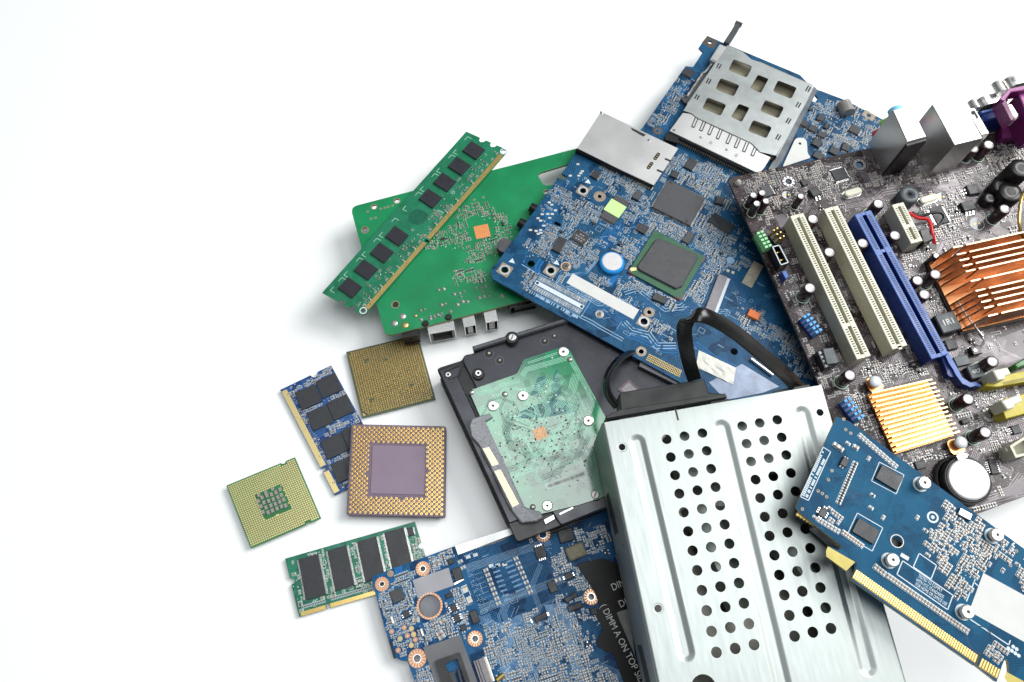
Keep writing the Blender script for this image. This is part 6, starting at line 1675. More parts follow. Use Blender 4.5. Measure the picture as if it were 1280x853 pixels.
        fill_smd(T, reg(*pts), int(n * 1.3), 200 + i, mix=(.55, .24, .03, .18), kinds=('res', 'capg', 'res', 'capg', 'cap'), silk='silk_pale', base_ang=al, sizes=[(1, .5, .4), (1.2, .6, .5), (1.6, .8, .6), (1.2, .6, .5), (2.2, 1.3, 1.0)])
    fanA = J(480, 260)
    for k in range(46):
        t = k / 45; A_, B_ = lp(*lerp(J(390, 170), J(560, 150), t)), lp(*lerp(J(430, 300), J(660, 330), t)); C2 = lp(*lerp(J(530, 420), J(640, 420), t)); D2 = lp(*lerp(J(640, 787), J(720, 787), t))
        T.base.path([A_, B_, C2, D2], .3, .012 + .001 * (k % 3), 'trace_pale')
        fill_smd(T, reg((540, 858), (850, 858), (860, 898), (548, 898)), 400, 260, mix=(.55, .24, .03, .18), kinds=('res', 'capg', 'res'), silk='silk_pale', base_ang=al)
    silk_clutter(T, T.out, 260, 71, 'silk_pale', .18)
    T.avoid += [(*lp(x, y), R_ + .3) for x, y, r, R_ in rings]; bus_routes(T, T.out, 70, 72, 'trace_blue', (2, 5), .7, .24); bus_routes(T, reg(J(0, 300), J(420, 300), J(640, 787), Hc(1150, 900)), 60, 73, 'trace_pale', (2, 6), .7, .26)
    finish(T, 'circuit_board', keep=100)
plain('foil_grey', (.24, .24, .26), .33, .5, .08, 60)
plain('slot_plate', (.13, .135, .145), .45, .2, .08, 150)
plain('olive_block', (.30, .27, .20), .7, 0, .2, 500, .5, 3000)
plain('grey_card', (.25, .25, .24), .6)
plain('film_strip', (.58, .59, .58), .22, .3, .25, 40)
plain('silk_letter', (.72, .73, .72), .5)
plain('trace_pale', (.17, .33, .54), .4, 0, .15, 400, spec=.2)
plain('trace_pale2', (.07, .20, .42), .35, 0, .15, 400)
lower()
# ================================================================== big desktop mainboard at the right
N1 = crop(900, 180, 7.111); N2 = crop(940, 290, 7.106); N3 = crop(1080, 180, 6.4); N4 = crop(1100, 290, 6.561); N5 = crop(1130, 400, 7.753)
N6 = crop(1130, 490, 5.333); N7 = crop(980, 400, 6.094); R1 = crop(980, 350, 2.843); R6 = crop(1060, 90, 4.064); R7 = crop(1140, 240, 3.279); P5 = crop(1180, 90, 7.75); Q5 = crop(900, 90, 2.753)

def slot(T, tl, tr, bl, h, body, edge, dark, name, label, key=.75, bodyw=1.3, n=60):
    """card slot: tl/tr far end, bl near end of its upper face; two rails with contact holes, a groove and a key bar"""
    q = T.quad(bl, tl, tr, h)                                   # length then width
    cx, cy, Ln, W, a = q; c, s = math.cos(a), math.sin(a)
    at = lambda u, v: (cx + u*c - v*s, cy + u*s + v*c)
    b = MB(); gw = W * .22; rw = (W - gw) / 2; d = h * .45
    b.box(cx, cy, .03, Ln, W, h - d, body, a)                   # solid lower part
    for k in (-1, 1): b.box(*at(0, k * (gw + rw) / 2), h - d, Ln, rw, d, body, a, edge, ch=.25, bottom=False)
    for u in (-Ln/2 + .9, Ln/2 - .9, (key - .5) * Ln): b.box(*at(u, 0), h - d, 1.8, gw + .02, d - .15, body, a, edge, bottom=False)
    for i in range(n):
        u = (i + .5) / n * (Ln - 4.4) - (Ln - 4.4) / 2
        if abs(u - (key - .5) * Ln) < 1.6: continue
        for k in (-1, 1): b.box(*at(u, k * (gw/2 + rw * .42)), h - .02, (Ln - 4.4) / n * .48, rw * .46, .035, dark, a, bottom=False)
    T.mark(cx, cy, Ln + 1, W + 1, a)
    return T.part(b, name, label), at, a, Ln, W

def mainboard():
    T = Thing('mainboard', 'big purple-brown desktop mainboard with copper heatsinks and three long card slots', 'mainboard', (909, 222, 42), (1280, 146, 42))
    lp = lambda *p: T.L(*p); Q = lambda a, b, c, h=0: T.quad(a, b, c, h)
    out = T.poly([(909, 223), (1400, 120), (1440, 565), (1280, 621), (1229, 640), (1108, 684), (1024, 482), (990, 402)])
    out = roundpoly(out, 2.5, 4); T.out = ccw(out)
    mh = [(*N1(610, 335), 2.0), (*N1(1240, 185), 2.2), (*N1(150, 365), 1.4), (*N6(565, 155), 2.0)]
    T.base.sheet(out, [circ(*lp(x, y), r, 18) for x, y, r in mh], -1.6, 0, 'pcb_purple', 'edge_dark')
    for x, y, r in mh:
        X, Y = lp(x, y)
        if r > 1.8: ring_pad(T, X, Y, r, r + 1.5, 'silk_grey', ticks=9, tickmat='tin'); T.base.ring(X, Y, r + 2.4, r + 2.7, .02, 'silk_grey', 30)
    X, Y = lp(*N1(155, 355)); b = MB(); b.lathe(X, Y, [(1.6, -8), (1.5, .02), (1.9, .1), (1.9, .6), (1.2, 2.8), (.5, 3.2)], 'push_grey', 14, cap='push_grey'); T.part(b, 'standoff')
    al = Q(N1(620, 640), N1(740, 615), N7(660, 265))[4]     # across the slots
    # ---- card slots
    slot(T, N1(622, 640), N1(742, 615), N7(555, 300), 11.5, 'cream', 'cream_light', 'slot_hole', 'card_slot', 'cream card slot nearest the board edge', .22)
    slot(T, N1(920, 575), N1(1050, 550), N7(825, 222), 11.5, 'cream', 'cream_light', 'slot_hole', 'card_slot', 'cream card slot between the other two long slots', .0)
    p = slot(T, N1(1195, 628), N3(55, 528), N5(268, 382), 11.0, 'blue_plastic', 'blue_edge', 'hole', 'card_slot', 'blue card slot with retaining latch', .72, n=76)
    slot(T, N3(222, 487), N3(316, 466), N3(377, 797), 10.5, 'cream', 'cream_light', 'slot_hole', 'card_slot', 'short cream card slot', .42, n=18)
    # blue latch
    b = MB(); lt = [N5(385, 320), N5(425, 312), N5(470, 395), N5(510, 470), N5(560, 560), N5(640, 612), N5(690, 605), N5(745, 640), N5(735, 655), N5(690, 640), N5(640, 655), N5(560, 620), N5(500, 540), N5(470, 480), N5(430, 420)]
    b.prism(ccw(T.poly(lt, 6)), 1.0, 6.5, 'blue_plastic', 'blue_edge'); b.prism(ccw(T.poly([N5(350, 345), N5(400, 320), N5(470, 470), N5(420, 520)], 4)), .05, 4.5, 'blue_plastic')
    b.cyl(*T.L(*N5(450, 520), 4), .5, 5, 2.2, 'blue_plastic', 14); T.part(b, 'slot_latch'); T.mark(*Q(N5(350, 340), N5(600, 660), N5(745, 640)))
    # ---- big copper heatsink with bent-off fin ends
    h = 19.0
    L_ = [N4(600, 130), N4(630, 187), N4(655, 235), N4(680, 280), N4(705, 325), N4(745, 405), N4(785, 485), N4(808, 530), N4(832, 577), N4(855, 625), N4(888, 690)]
    e0 = T.L(*N4(600, 130), h); e1 = T.L(*N4(1181, 1), h); d = norm2(e1[0]-e0[0], e1[1]-e0[1]); n_ = (-d[1], d[0]); ang = math.atan2(d[1], d[0])
    tip = T.L(*N4(488, 268), 2.0); t0 = T.L(*N4(600, 130), h); run = (t0[0]-tip[0])*d[0] + (t0[1]-tip[1])*d[1]; run = max(5.0, min(12, run))
    hs = MB(); p_first, p_last = T.L(*L_[0], h), T.L(*L_[-1], h)
    LEN = 68
    def fin(p, th=.8):
        P = lambda u, v, z: (p[0] + d[0]*u + n_[0]*v, p[1] + d[1]*u + n_[1]*v, z)
        for prof in ([(-run, 2.2), (-run, 5.0), (0, h), (5.2, h), (5.2, 7.0), (5.2, 2.2)], [(7.2, 2.2), (7.2, h), (50, h), (50, 2.2)], [(52, 2.2), (52, h), (LEN, h), (LEN, 2.2)]):
            A_ = [P(u, -th/2, z) for u, z in prof]; B_ = [P(u, th/2, z) for u, z in prof]
            hs.face(A_, 'copper'); hs.face(B_[::-1], 'copper')
            for i in range(len(prof)):
                j = (i + 1) % len(prof); top = prof[i][1] == h and prof[j][1] == h
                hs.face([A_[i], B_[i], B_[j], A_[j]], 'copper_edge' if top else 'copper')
        hs.box(p[0] + d[0]*6.2, p[1] + d[1]*6.2, 2.2, 2.2, th, 5.0, 'copper', ang, bottom=False); hs.box(p[0] + d[0]*51, p[1] + d[1]*51, 2.2, 2.2, th, 5.0, 'copper', ang, bottom=False)
    for x in L_: fin(T.L(*x, h))
    A_, B_ = p_first, p_last
    bp = [(A_[0] - d[0]*run + n_[0]*1, A_[1] - d[1]*run + n_[1]*1), (A_[0] + d[0]*LEN + n_[0]*1, A_[1] + d[1]*LEN + n_[1]*1), (B_[0] + d[0]*LEN - n_[0]*1, B_[1] + d[1]*LEN - n_[1]*1), (B_[0] - d[0]*run - n_[0]*1, B_[1] - d[1]*run - n_[1]*1)]
    hs.prism(ccw(bp), 1.4, 2.6, 'copper', ch=.2)
    big = T.part(hs, 'heatsink', 'large copper heatsink with tall fins'); q = T.quad(L_[0], L_[-1], (1400, 350)); 
    for i in range(40):
        for j in range(20):
            u, v = i / 39, j / 19; X, Y = lerp(lerp(bp[0], bp[1], u), lerp(bp[3], bp[2], u), v); T.mark(X, Y, 2.5, 2.5, 0, 0)
    b = MB(); b.prism(inset(ccw(bp), -.8), .1, 1.4, 'black'); T.part(b, 'heatsink_pad', None, big)
    # spring wires
    b = MB(); b.tube(catmull([(*T.L(*N4(640, 560), 5), 5), (*T.L(*N4(690, 660), 5), 5), (*T.L(*N4(840, 853), 6), 6), (*T.L(*N5(735, 140), 5), 5), (*T.L(*N5(775, 205), 4), 4), (*T.L(*N5(735, 270), 2), 2)], 6), .55, 'tin', 8); T.part(b, 'clip_wire', None, big)
    b = MB(); b.tube(catmull([(*T.L(*N3(1275, 760), 14), 14), (*T.L(*N3(1245, 660), 20), 20), (*T.L(*N3(1245, 530), 22), 22), (*T.L(*N3(1280, 390), 20), 20), (*T.L(1300, 225, 12), 12)], 8), .9, 'gold', 10); T.part(b, 'clip_wire', 'brass coloured clip wire', big)
    b = MB(); b.box(*T.L(*N5(690, 300), 2), .05, 5, 4.5, 3.2, 'black', al, ch=.3); b.cyl(*T.L(*N5(690, 297), 3.4), 3.25, 3.7, .8, 'tin', 12); T.part(b, 'clip_anchor')
    # ---- small heatsink
    h = 8.0; tl, tr, br, bl = R1(312, 398), R1(525, 350), R1(622, 545), R1(408, 612)
    c4 = [T.L(*x, h) for x in (tl, tr, br, bl)]
    hs = MB(); hs.prism(ccw(c4), 2.0, 3.4, 'copper_bright')
    for k in range(14):
        t = (k + .25) / 13.6
        if t > 1: break
        A_, B_ = lerp(c4[0], c4[3], t), lerp(c4[1], c4[2], t); w = math.dist(c4[0], c4[3]) / 14 * .34
        dd = norm2(B_[0]-A_[0], B_[1]-A_[1]); nn = (-dd[1]*w/2, dd[0]*w/2); e = .9 if k % 2 else 0
        A_ = (A_[0] - dd[0]*e, A_[1] - dd[1]*e); B_ = (B_[0] + dd[0]*e, B_[1] + dd[1]*e)
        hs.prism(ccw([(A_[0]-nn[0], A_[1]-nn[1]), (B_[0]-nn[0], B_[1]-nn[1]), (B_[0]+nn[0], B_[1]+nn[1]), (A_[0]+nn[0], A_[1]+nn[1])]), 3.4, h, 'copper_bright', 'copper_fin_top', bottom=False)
    for x, y in ((322, 372), (612, 592)):
        X, Y = T.L(*R1(x, y), 3); hs.prism(roundpoly(rect(X, Y, 7.5, 7.5, al), 2.5), 2.1, 3.2, 'copper_bright')
    sm = T.part(hs, 'heatsink', 'small copper heatsink with low fins'); q = Q(tl, tr, br); T.mark(q[0], q[1], q[2] + 4, q[3] + 2, q[4])
    b = MB(); b.prism(inset(ccw([T.L(*x, 2) for x in (R1(302, 400), R1(520, 355), R1(612, 555), R1(400, 615))]), -.6), .1, 1.9, 'black'); T.part(b, 'heatsink_pad', None, sm)
    for x, y in ((325, 362), (629, 578)):
        X, Y = T.L(*R1(x, y), 6); b = MB(); b.lathe(X, Y, [(1.6, 3.2), (1.6, 5), (3.0, 5.2), (3.1, 6.2), (2.6, 7.0), (1.4, 7.4)], 'push_pin', 22, cap='push_pin'); T.part(b, 'push_pin', None, sm); T.mark(X, Y, 7, 7)
    # ---- coin cell in a round black holder
    X, Y = T.L(*N6(440, 580), 9.0); b = MB()
    b.lathe(X, Y, [(11.6, .05), (11.6, 6.5), (11.0, 7.4), (10.3, 7.4), (10.2, 6.0)], 'black', 40, cap='black'); b.lathe(X - .5, Y + .5, [(12.6, .05), (12.6, 2.5), (11.6, 3)], 'black_matte', 30)
    ho = T.part(b, 'battery_holder'); b = MB(); b.lathe(X, Y, [(9.9, 5.0), (9.9, 8.2), (9.5, 8.7), (8.7, 8.7)], 'can_top', 44, cap='can_top'); T.part(b, 'coin_battery', None, ho); T.mark(X, Y, 25, 25)
    b = MB(); g = T.L(*N6(395, 435), 8); b.prism(ccw(T.poly([N6(345, 430), N6(360, 405), N6(430, 415), N6(420, 440), N6(385, 450), N6(360, 455)], 8)), 7.2, 8.4, 'tin', ch=.2); T.part(b, 'battery_clip', None, ho)
    # ---- electrolytic capacitors
    for x, y in (N1(300, 455), N1(378, 435), N1(330, 530), N1(412, 508)): ecap(T, x, y, 2.15, 11.0)
    ecap(T, *N1(722, 465), 2.05, 10.5); ecap(T, *N4(465, 195), 2.0, 9)
    for x, y in (N1(828, 667), N2(690, 180), N2(985, 100), N2(517, 497), N3(118, 478), N3(1128, 520), N3(1000, 6), N4(457, 347), N4(310, 397), N4(367, 512), N5(860, 402), N5(625, 765), N6(545, 268), N7(505, 420), N4(125, 28)): ecap(T, x, y, 3.15, 11.5)
    ecap(T, *N3(880, 38), 2.9, 9.5)
    # ---- rear sockets
    def tall(quad4, hh, mat, name, label=None, ch=.5):
        c = ccw(T.poly(quad4, hh)); b = MB(); b.prism(c, .1, hh, mat, ch=ch)
        for i in range(4): pass
        return T.part(b, name, label), c
    au, c = tall([R6(226, 193), R6(322, 171), R6(401, 330), R6(300, 358)], 31, 'jack_metal', 'audio_sockets', 'tall metal audio socket block')
    b = MB(); g = T.poly([R6(300, 358), R6(401, 330)], 31); dd = norm2(g[1][0]-g[0][0], g[1][1]-g[0][1]); m = (dd[1]*.5, -dd[0]*.5)
    b.prism(ccw([g[0], g[1], (g[1][0]+m[0]*3, g[1][1]+m[1]*3), (g[0][0]+m[0]*3, g[0][1]+m[1]*3)]), .1, 29.8, 'black'); T.part(b, 'socket_back', None, au); T.mark(*Q(R6(110, 400), R6(200, 350), R6(280, 450)))
    for zz, m in ((25, 'jack_blue'), (14.5, 'jack_green'), (4.5, 'jack_red')):
        X, Y = T.L(*R6(268, 185), zz); mid = lerp(T.L(*R6(226, 193), 31), T.L(*R6(322, 171), 31), .5); ou = (-m_ for m_ in (0, 0))
        dirx = norm2(mid[0] - (c[0][0]+c[1][0]+c[2][0]+c[3][0])/4, mid[1] - (c[0][1]+c[1][1]+c[2][1]+c[3][1])/4)
        b = MB(); b.tube([(mid[0] - dirx[0], mid[1] - dirx[1], zz), (mid[0] + dirx[0]*3.5, mid[1] + dirx[1]*3.5, zz)], 3.8, m, 18); T.part(b, 'jack_ring', {'jack_blue': 'pale blue ring', 'jack_green': 'lime ring', 'jack_red': 'pink ring'}[m], au)
    ln, c = tall([R6(428, 166), R6(572, 133), R6(684, 338), R6(542, 373)], 30, 'jack_metal', 'network_socket', 'tall metal network and USB socket block', ch=.4)
    b = MB(); f = T.poly([R6(535, 300), R6(600, 285), R6(620, 330), R6(560, 345)], 30); b.prism(ccw(f), 30.01, 30.03, 'reader_metal'); T.part(b, 'pressed_mark', None, ln); T.mark(*Q(R6(380, 380), R6(520, 330), R6(640, 480)))
    # seam lines and spring tongues on the sides
    us, c = tall([P5(222, 362), P5(298, 347), P5(442, 595), P5(368, 612)], 22, 'cage_white', 'usb_sockets', 'pale metal USB socket stack', ch=.3)
    b = MB(); b.prism(ccw(T.poly([P5(255, 385), P5(295, 372), P5(335, 440), P5(315, 460), P5(295, 415), P5(270, 420)], 22)), 22.01, 22.03, 'hole'); T.part(b, 'spring_opening', None, us)
    vg, c = tall([P5(355, 375), P5(590, 318), P5(640, 440), P5(395, 470)], 12.5, 'blue_plastic', 'monitor_socket', 'blue plastic monitor socket', ch=.8)
    b = MB(); b.prism(ccw(T.poly([P5(355, 380), P5(600, 320), P5(610, 345), P5(370, 400)], 14)), 1, 14, 'blue_plastic', 'blue_edge', ch=.3); T.part(b, 'flange', None, vg); T.mark(*Q(P5(350, 380), P5(640, 330), P5(660, 520)))
    upd = norm2(*(T.L(*N1(65, 300))[k] - T.L(*N7(60, 0))[k] for k in (0, 1)))
    def dshell(cx, cy, z, w, hh, ln_, nm, par):
        b = MB(); ac = (-upd[1], upd[0]); r = []
        for u, v in [(math.cos(t), math.sin(t)) for t in np.linspace(0, 2*math.pi, 25)[:-1]]:
            su, sv = math.copysign(abs(u)**.45, u), math.copysign(abs(v)**.45, v); r.append((su * w/2 * (1 - .06*sv), z + sv * hh/2))
        rr = lambda e: [(cx + ac[0]*u + upd[0]*e, cy + ac[1]*u + upd[1]*e, v) for u, v in r]
        b.quadstrip([rr(0), rr(ln_ - .6), ], 'tin'); b.face(rr(ln_ - .6), 'steel_dark'); return T.part(b, nm, None, par)
    X, Y = T.L(*P5(485, 325), 9); dshell(X, Y, 8, 17, 8.5, 6.5, 'metal_shell', vg)
    for x, y in ((325, 355),):
        X, Y = T.L(*P5(x, y), 9); b = MB(); b.tube([(X, Y, 8), (X + upd[0]*6, Y + upd[1]*6, 8)], 2.6, 'tin', 14); T.part(b, 'screw_post', None, vg)
    # purple printer socket: bent flange, body, metal shell
    fl = [P5(540, 262), P5(630, 160), P5(900, 105), P5(980, 95), P5(985, 130), P5(780, 175), P5(650, 195), P5(585, 285)]
    b = MB(); b.prism(ccw(T.poly(fl, 26)), 19, 26, 'purple_plastic', 'purple_light', ch=.4); pr = T.part(b, 'printer_socket', 'purple plastic printer socket')
    b = MB(); b.prism(ccw(T.poly([P5(540, 265), P5(590, 250), P5(690, 450), P5(650, 480)], 25)), 17, 25, 'purple_plastic', ch=.3); b.prism(ccw(T.poly([P5(720, 205), P5(900, 160), P5(1000, 560), P5(880, 590)], 22)), 6, 22, 'purple_plastic', 'purple_light', ch=.5)
    b.prism(ccw(T.poly([P5(560, 420), P5(900, 330), P5(960, 620), P5(560, 640)], 6)), .1, 6, 'purple_plastic', ch=.5); T.part(b, 'socket_body', None, pr)
    b = MB(); b.prism(roundpoly(ccw(T.poly([P5(590, 315), P5(660, 300), P5(735, 420), P5(690, 470)], 22)), 1.5), 16, 22, 'cage_white', ch=.8); T.part(b, 'metal_tab', None, pr)
    X, Y = T.L(*P5(740, 130), 16); dshell(X + 9, Y, 15, 34, 9, 7, 'metal_shell', pr)
    X, Y = T.L(*P5(590, 170), 18); b = MB(); b.tube([(X, Y, 15), (X + upd[0]*7, Y + upd[1]*7, 15)], 3.0, 'tin', 14); T.part(b, 'screw_post', None, pr)
    # ---- chokes, buzzer, crystals
    for p3, tx, hh, nm in (((N4(520, 832), N4(445, 682), N4(605, 645)), '1R1', 6.0, 'choke'), ((N5(665, 585), N5(610, 462), N5(735, 415)), '4R7', 5.0, 'choke')):
        q = Q(*p3, hh); b = MB(); b.prism(roundpoly(rect(*q), .9), .05, hh, 'black', 'choke', ch=.5); o = T.part(b, nm, 'grey square choke lettered ' + tx); T.mark(*q)
        b = MB(); b.text(tx, q[0], q[1], min(q[2], q[3]) * .42, hh + .012, 'silk_letter', q[4] - math.pi/2 - .0, bold=.04); T.part(b, 'lettering', None, o)
    X, Y = T.L(*N3(368, 400), 8); b = MB(); b.lathe(X, Y, [(5.4, .05), (5.4, 7.4), (5.0, 8.0), (1.2, 8.0), (1.1, 6)], 'choke', 36, cap='hole'); T.part(b, 'buzzer'); T.mark(X, Y, 12, 12)
    for p3 in ((N3(455, 440), N3(595, 395), N3(595, 425)), (N1(1110, 430), N1(1260, 385), N1(1265, 415))):
        q = Q(*p3, 3.2); b = MB(); b.prism(rrect(q[0], q[1], q[2], 4.2, 2.05, q[4], 6), .05, 3.2, 'steel', 'cream_light', ch=.6); b.prism(rrect(q[0], q[1], q[2] + .9, 5.0, 2.4, q[4], 6), .04, .6, 'tin'); T.part(b, 'crystal'); T.mark(*q)
    # dark power coils at the right edge
    for x, y, r, hh in ((*N3(1262, 190), 6.0, 16), (*N3(1100, 330), 4.6, 9), (*N3(1010, 430), 3.6, 6), (*N3(1180, 380), 6.5, 10)):
        X, Y = T.L(x, y, hh); b = MB(); b.lathe(X, Y, [(r, .05), (r, hh - 1), (r - .8, hh), (r * .4, hh - .2)], 'black', 30, cap='black_matte'); T.part(b, 'coil'); T.mark(X, Y, 2*r, 2*r)
    # round white printed half discs
    for x, y, r in ((*N3(905, 640), 3.9), (*N3(620, 425), 2.8), (*N1(590, 455), 2.4)):
        X, Y = lp(x, y); T.base.ring(X, Y, r - .2, r, .02, 'silk', 28)
        T.base.face([(X + (r - .2) * math.cos(t), Y + (r - .2) * math.sin(t), .021) for t in np.linspace(math.radians(70), math.radians(250), 14)], 'silk_half')
        for k in (-1, 1): T.base.disc(X + k*1.3, Y - k*.1, .6, .03, 'gold_dull', 10)
        T.mark(X, Y, 2*r + .6, 2*r + .6)
    for x, y, r in ((*N4(250, 275), 4.6), (*N4(420, 270), 3.6)):
        X, Y = lp(x, y); T.base.ring(X, Y, r - .25, r, .02, 'silk_grey', 30); T.base.ring(X, Y, .4, .9, .02, 'solder', 10)
    # ---- chips
    for p3, m, hh, ld, pt in (((N1(1030, 335), N1(980, 240), N1(1100, 200)), 'chip_soft', 1.4, 'lrtb', .6), ((N1(830, 465), N1(785, 398), N1(868, 378)), 'chip', 2.3, 'l', 2.0), ((N3(850, 408), N3(818, 335), N3(905, 315)), 'chip', 2.2, 't', 2.0), ((N3(805, 535), N3(770, 465), N3(868, 452)), 'chip', 2.2, 'l', 2.0),
                              ((N5(435, 300), N5(395, 205), N5(490, 172)), 'chip', 2.2, 't', 2.0), ((N5(520, 460), N5(480, 370), N5(610, 330)), 'choke', 1.8, '', 2), ((N6(590, 555), N6(560, 455), N6(610, 440)), 'chip', 1.4, 'tb', 1.0), ((N6(735, 285), N6(710, 230), N6(765, 215)), 'chip', 1.4, 't', 1.0),
                              ((N3(590, 650), N3(520, 520), N3(620, 490)), 'chip_soft', 1.0, 'tb', .6), ((N6(90, 520), N6(70, 470), N6(135, 455)), 'chip_soft', 1.6, '', 1), ((N6(395, 215), N6(380, 185), N6(430, 175)), 'chip', 1.6, '', 1), ((N1(400, 470), N1(350, 380), N1(440, 360)), 'chip_soft', 1.2, 'tb', .7),
                              ((N3(440, 590), N3(425, 550), N3(470, 540)), 'chip', 1.2, '', 1), ((N1(745, 375), N1(710, 325), N1(750, 310)), 'chip', 1.4, '', 1)):
        chip(T, Q(*p3, hh), hh, 'chip', m, ld, pt, .45 if pt < 1.5 else 1.0, 1.0 if pt < 1.5 else 2.2, ch=.3)
    # ---- connectors along the left edge
    def header(px, n, rows, pinmat, base, label, long=5.5, w=2.3, name='pin_header', capmat=None):
        """px: two ends in the picture on the board"""
        A_, B_ = T.L(*px[0]), T.L(*px[1]); an = math.atan2(B_[1]-A_[1], B_[0]-A_[0]); c, s = math.cos(an), math.sin(an); Ln = math.dist(A_, B_)
        mx = lerp(A_, B_, .5); b = MB(); b.box(mx[0], mx[1], .05, Ln + 1.6, w * rows, 2.2, base, an, ch=.2); o = T.part(b, name, label); b = MB()
        for i in range(n):
            for r in range(rows):
                v = (r - (rows-1)/2) * w; u = (i / max(1, n-1) - .5) * Ln
                b.box(mx[0] + u*c - v*s, mx[1] + u*s + v*c, 2.25, .75 if capmat is None else 1.3, .75 if capmat is None else 1.6, long, pinmat, an, bottom=False)
        T.part(b, 'header_pins', None, o); T.mark(mx[0], mx[1], Ln + 2, w * rows + 1, an); return o
    header((N2(40, 60), N2(110, 180)), 5, 2, 'green_pin', 'green_plastic', 'pale green pin header', 5, capmat=1)
    header((N2(170, 40), N2(225, 110)), 3, 2, 'gold', 'black', 'black pin header', 6)
    header((N7(135, 10), N7(225, 125)), 5, 2, 'blue_pin', 'blue_plastic', 'bright blue pin header beside the first slot', 5.5, capmat=1)
    header((N7(440, 640), N7(540, 770)), 5, 2, 'blue_pin', 'blue_plastic', 'bright blue pin header above the graphics card', 5.5, capmat=1)
    bx = T.poly([N2(175, 130), N2(245, 112), N2(330, 275), N2(255, 300)], 8.5); b = MB(); bx = ccw(bx)
    b.sheet(bx, [inset(bx, .9)], .1, 8.5, 'black'); ob = T.part(b, 'box_header', 'black box header with outlined rim'); b = MB(); r2 = inset(bx, .35)
    for i in range(4):
        p, q_ = r2[i], r2[(i+1) % 4]; b.strip(p, lerp(p, q_, .96), .5, 8.52, 'silk')
    T.part(b, 'printed_rim', None, ob); b = MB()
    for i in range(5):
        for k in (.3, .7): X, Y = lerp(lerp(bx[0], bx[1], (i + .5) / 5), lerp(bx[3], bx[2], (i + .5) / 5), k); b.box(X, Y, .2, .7, .7, 6.5, 'gold', al, bottom=False)
    T.part(b, 'header_pins', None, ob); T.mark(*Q(N2(120, 170), N2(200, 400), N2(300, 330)))
    b = MB(); b.prism(ccw(T.poly([N2(262, 350), N2(302, 342), N2(330, 395), N2(300, 420)], 7)), .1, 7, 'blue_plastic', 'blue_edge', ch=.3); T.part(b, 'jumper')
    q = Q(N7(330, 345), N7(295, 225), N7(375, 205), 7.5); b = MB(); b.prism(ccw(T.poly([N7(250, 240), N7(375, 205), N7(430, 320), N7(310, 375)], 6)), .1, 6, 'black', ch=.3); b.box(*q[:2], 6, q[2], q[3], 1.6, 'choke', q[4], ch=.3); ob = T.part(b, 'switch_block', 'black switch block with grey lid'); b = MB()
    for k in range(4): X, Y = T.L(*lerp(N7(278, 250), N7(322, 345), k / 3), 6.1); b.disc(X, Y, .75, 6.03, 'silk', 12)
    T.part(b, 'white_dots', None, ob); T.mark(*Q(N7(215, 290), N7(320, 400), N7(430, 330)))
    # ---- yellow and white sockets at the right edge
    def ram(top4, hh, col, name, label): 
        b = MB(); c = ccw(T.poly(top4, hh)); b.prism(c, .05, hh, col, ch=.3); return T.part(b, name, label), c
    o, c = ram([N5(780, 640), N5(860, 560), N5(1400, 440), N5(1400, 560), N5(900, 650)], 8, 'yellow_plastic', 'memory_socket', 'yellow memory socket, the longer one'); b = MB()
    A_, B_ = T.L(*N5(960, 620), 8), T.L(*N5(1300, 545), 8)
    for i in range(30): p = lerp(A_, B_, i / 29); b.box(*p, 8.0, .5, 1.6, .03, 'yellow_dark', al, bottom=False)
    T.part(b, 'contact_slits', None, o)
    b = MB(); b.prism(ccw(T.poly([N5(860, 490), N5(1005, 458), N5(1040, 520), N5(985, 545), N5(980, 575), N5(910, 585)], 15)), 3, 15, 'cream_light', ch=.5); T.part(b, 'socket_latch', None, o)
    o, c = ram([N6(640, 75), N6(670, 45), N6(900, -10), N6(900, 120), N6(680, 180)], 9, 'yellow_plastic', 'memory_socket', 'yellow memory socket nearest the coin battery')
    b = MB(); b.prism(ccw(T.poly([N6(648, 60), N6(770, 15), N6(795, 60), N6(740, 85), N6(735, 105), N6(690, 118)], 15)), 4, 15, 'cream_light', ch=.5); T.part(b, 'socket_latch', None, o)
    b = MB(); b.prism(ccw(T.poly([N5(1070, 430), N5(1300, 300), N5(1330, 380), N5(1100, 470)], 12)), .05, 12, 'green_plastic', ch=.5); T.part(b, 'memory_socket', 'dark green memory socket')
    b = MB(); c = ccw(T.poly([N6(705, 360), N6(800, 300), N6(900, 280), N6(900, 400), N6(745, 440)], 11)); b.sheet(c, [inset(c, 1.2)], 2, 11, 'cream'); b.prism(inset(c, .02), .05, 2, 'cream'); o = T.part(b, 'power_connector', 'cream power connector')
    b = MB(); b.prism(ccw(T.poly([N6(675, 375), N6(700, 362), N6(715, 385), N6(690, 400)], 8)), 5, 8, 'cream_light', ch=.3); T.part(b, 'key_tab', None, o); T.mark(*Q(N6(660, 380), N6(800, 300), N6(850, 450)))
    # ---- red and black lead with its plug
    b = MB(); b.prism(ccw(T.poly([N3(445, 690), N3(520, 670), N3(560, 760), N3(480, 800)], 8)), .1, 8, 'black', ch=.4); T.part(b, 'lead_plug')
    w3 = lambda pts, hs: [(*T.L(*p, z), z) for p, z in zip(pts, hs)]
    b = MB(); b.tube(catmull(w3([N3(360, 552), N3(430, 592), N3(500, 602), N3(532, 645), N3(548, 720), N3(565, 795)], [5, 6, 7, 8, 8, 5]), 6), .95, 'wire_red', 10); T.part(b, 'lead_wire', 'red insulated wire')
    b = MB(); b.tube(catmull(w3([N3(385, 545), N3(450, 578), N3(550, 552), N3(615, 552), N3(640, 590), N3(605, 645), N3(555, 670)], [5, 5, 6, 6, 6, 6, 6]), 6), .8, 'black', 10); T.part(b, 'lead_wire', 'black insulated wire')
    # ---- greenish glue and coils beside the sockets
    # ---- small parts everywhere
    reg = lambda *p: T.poly(p)
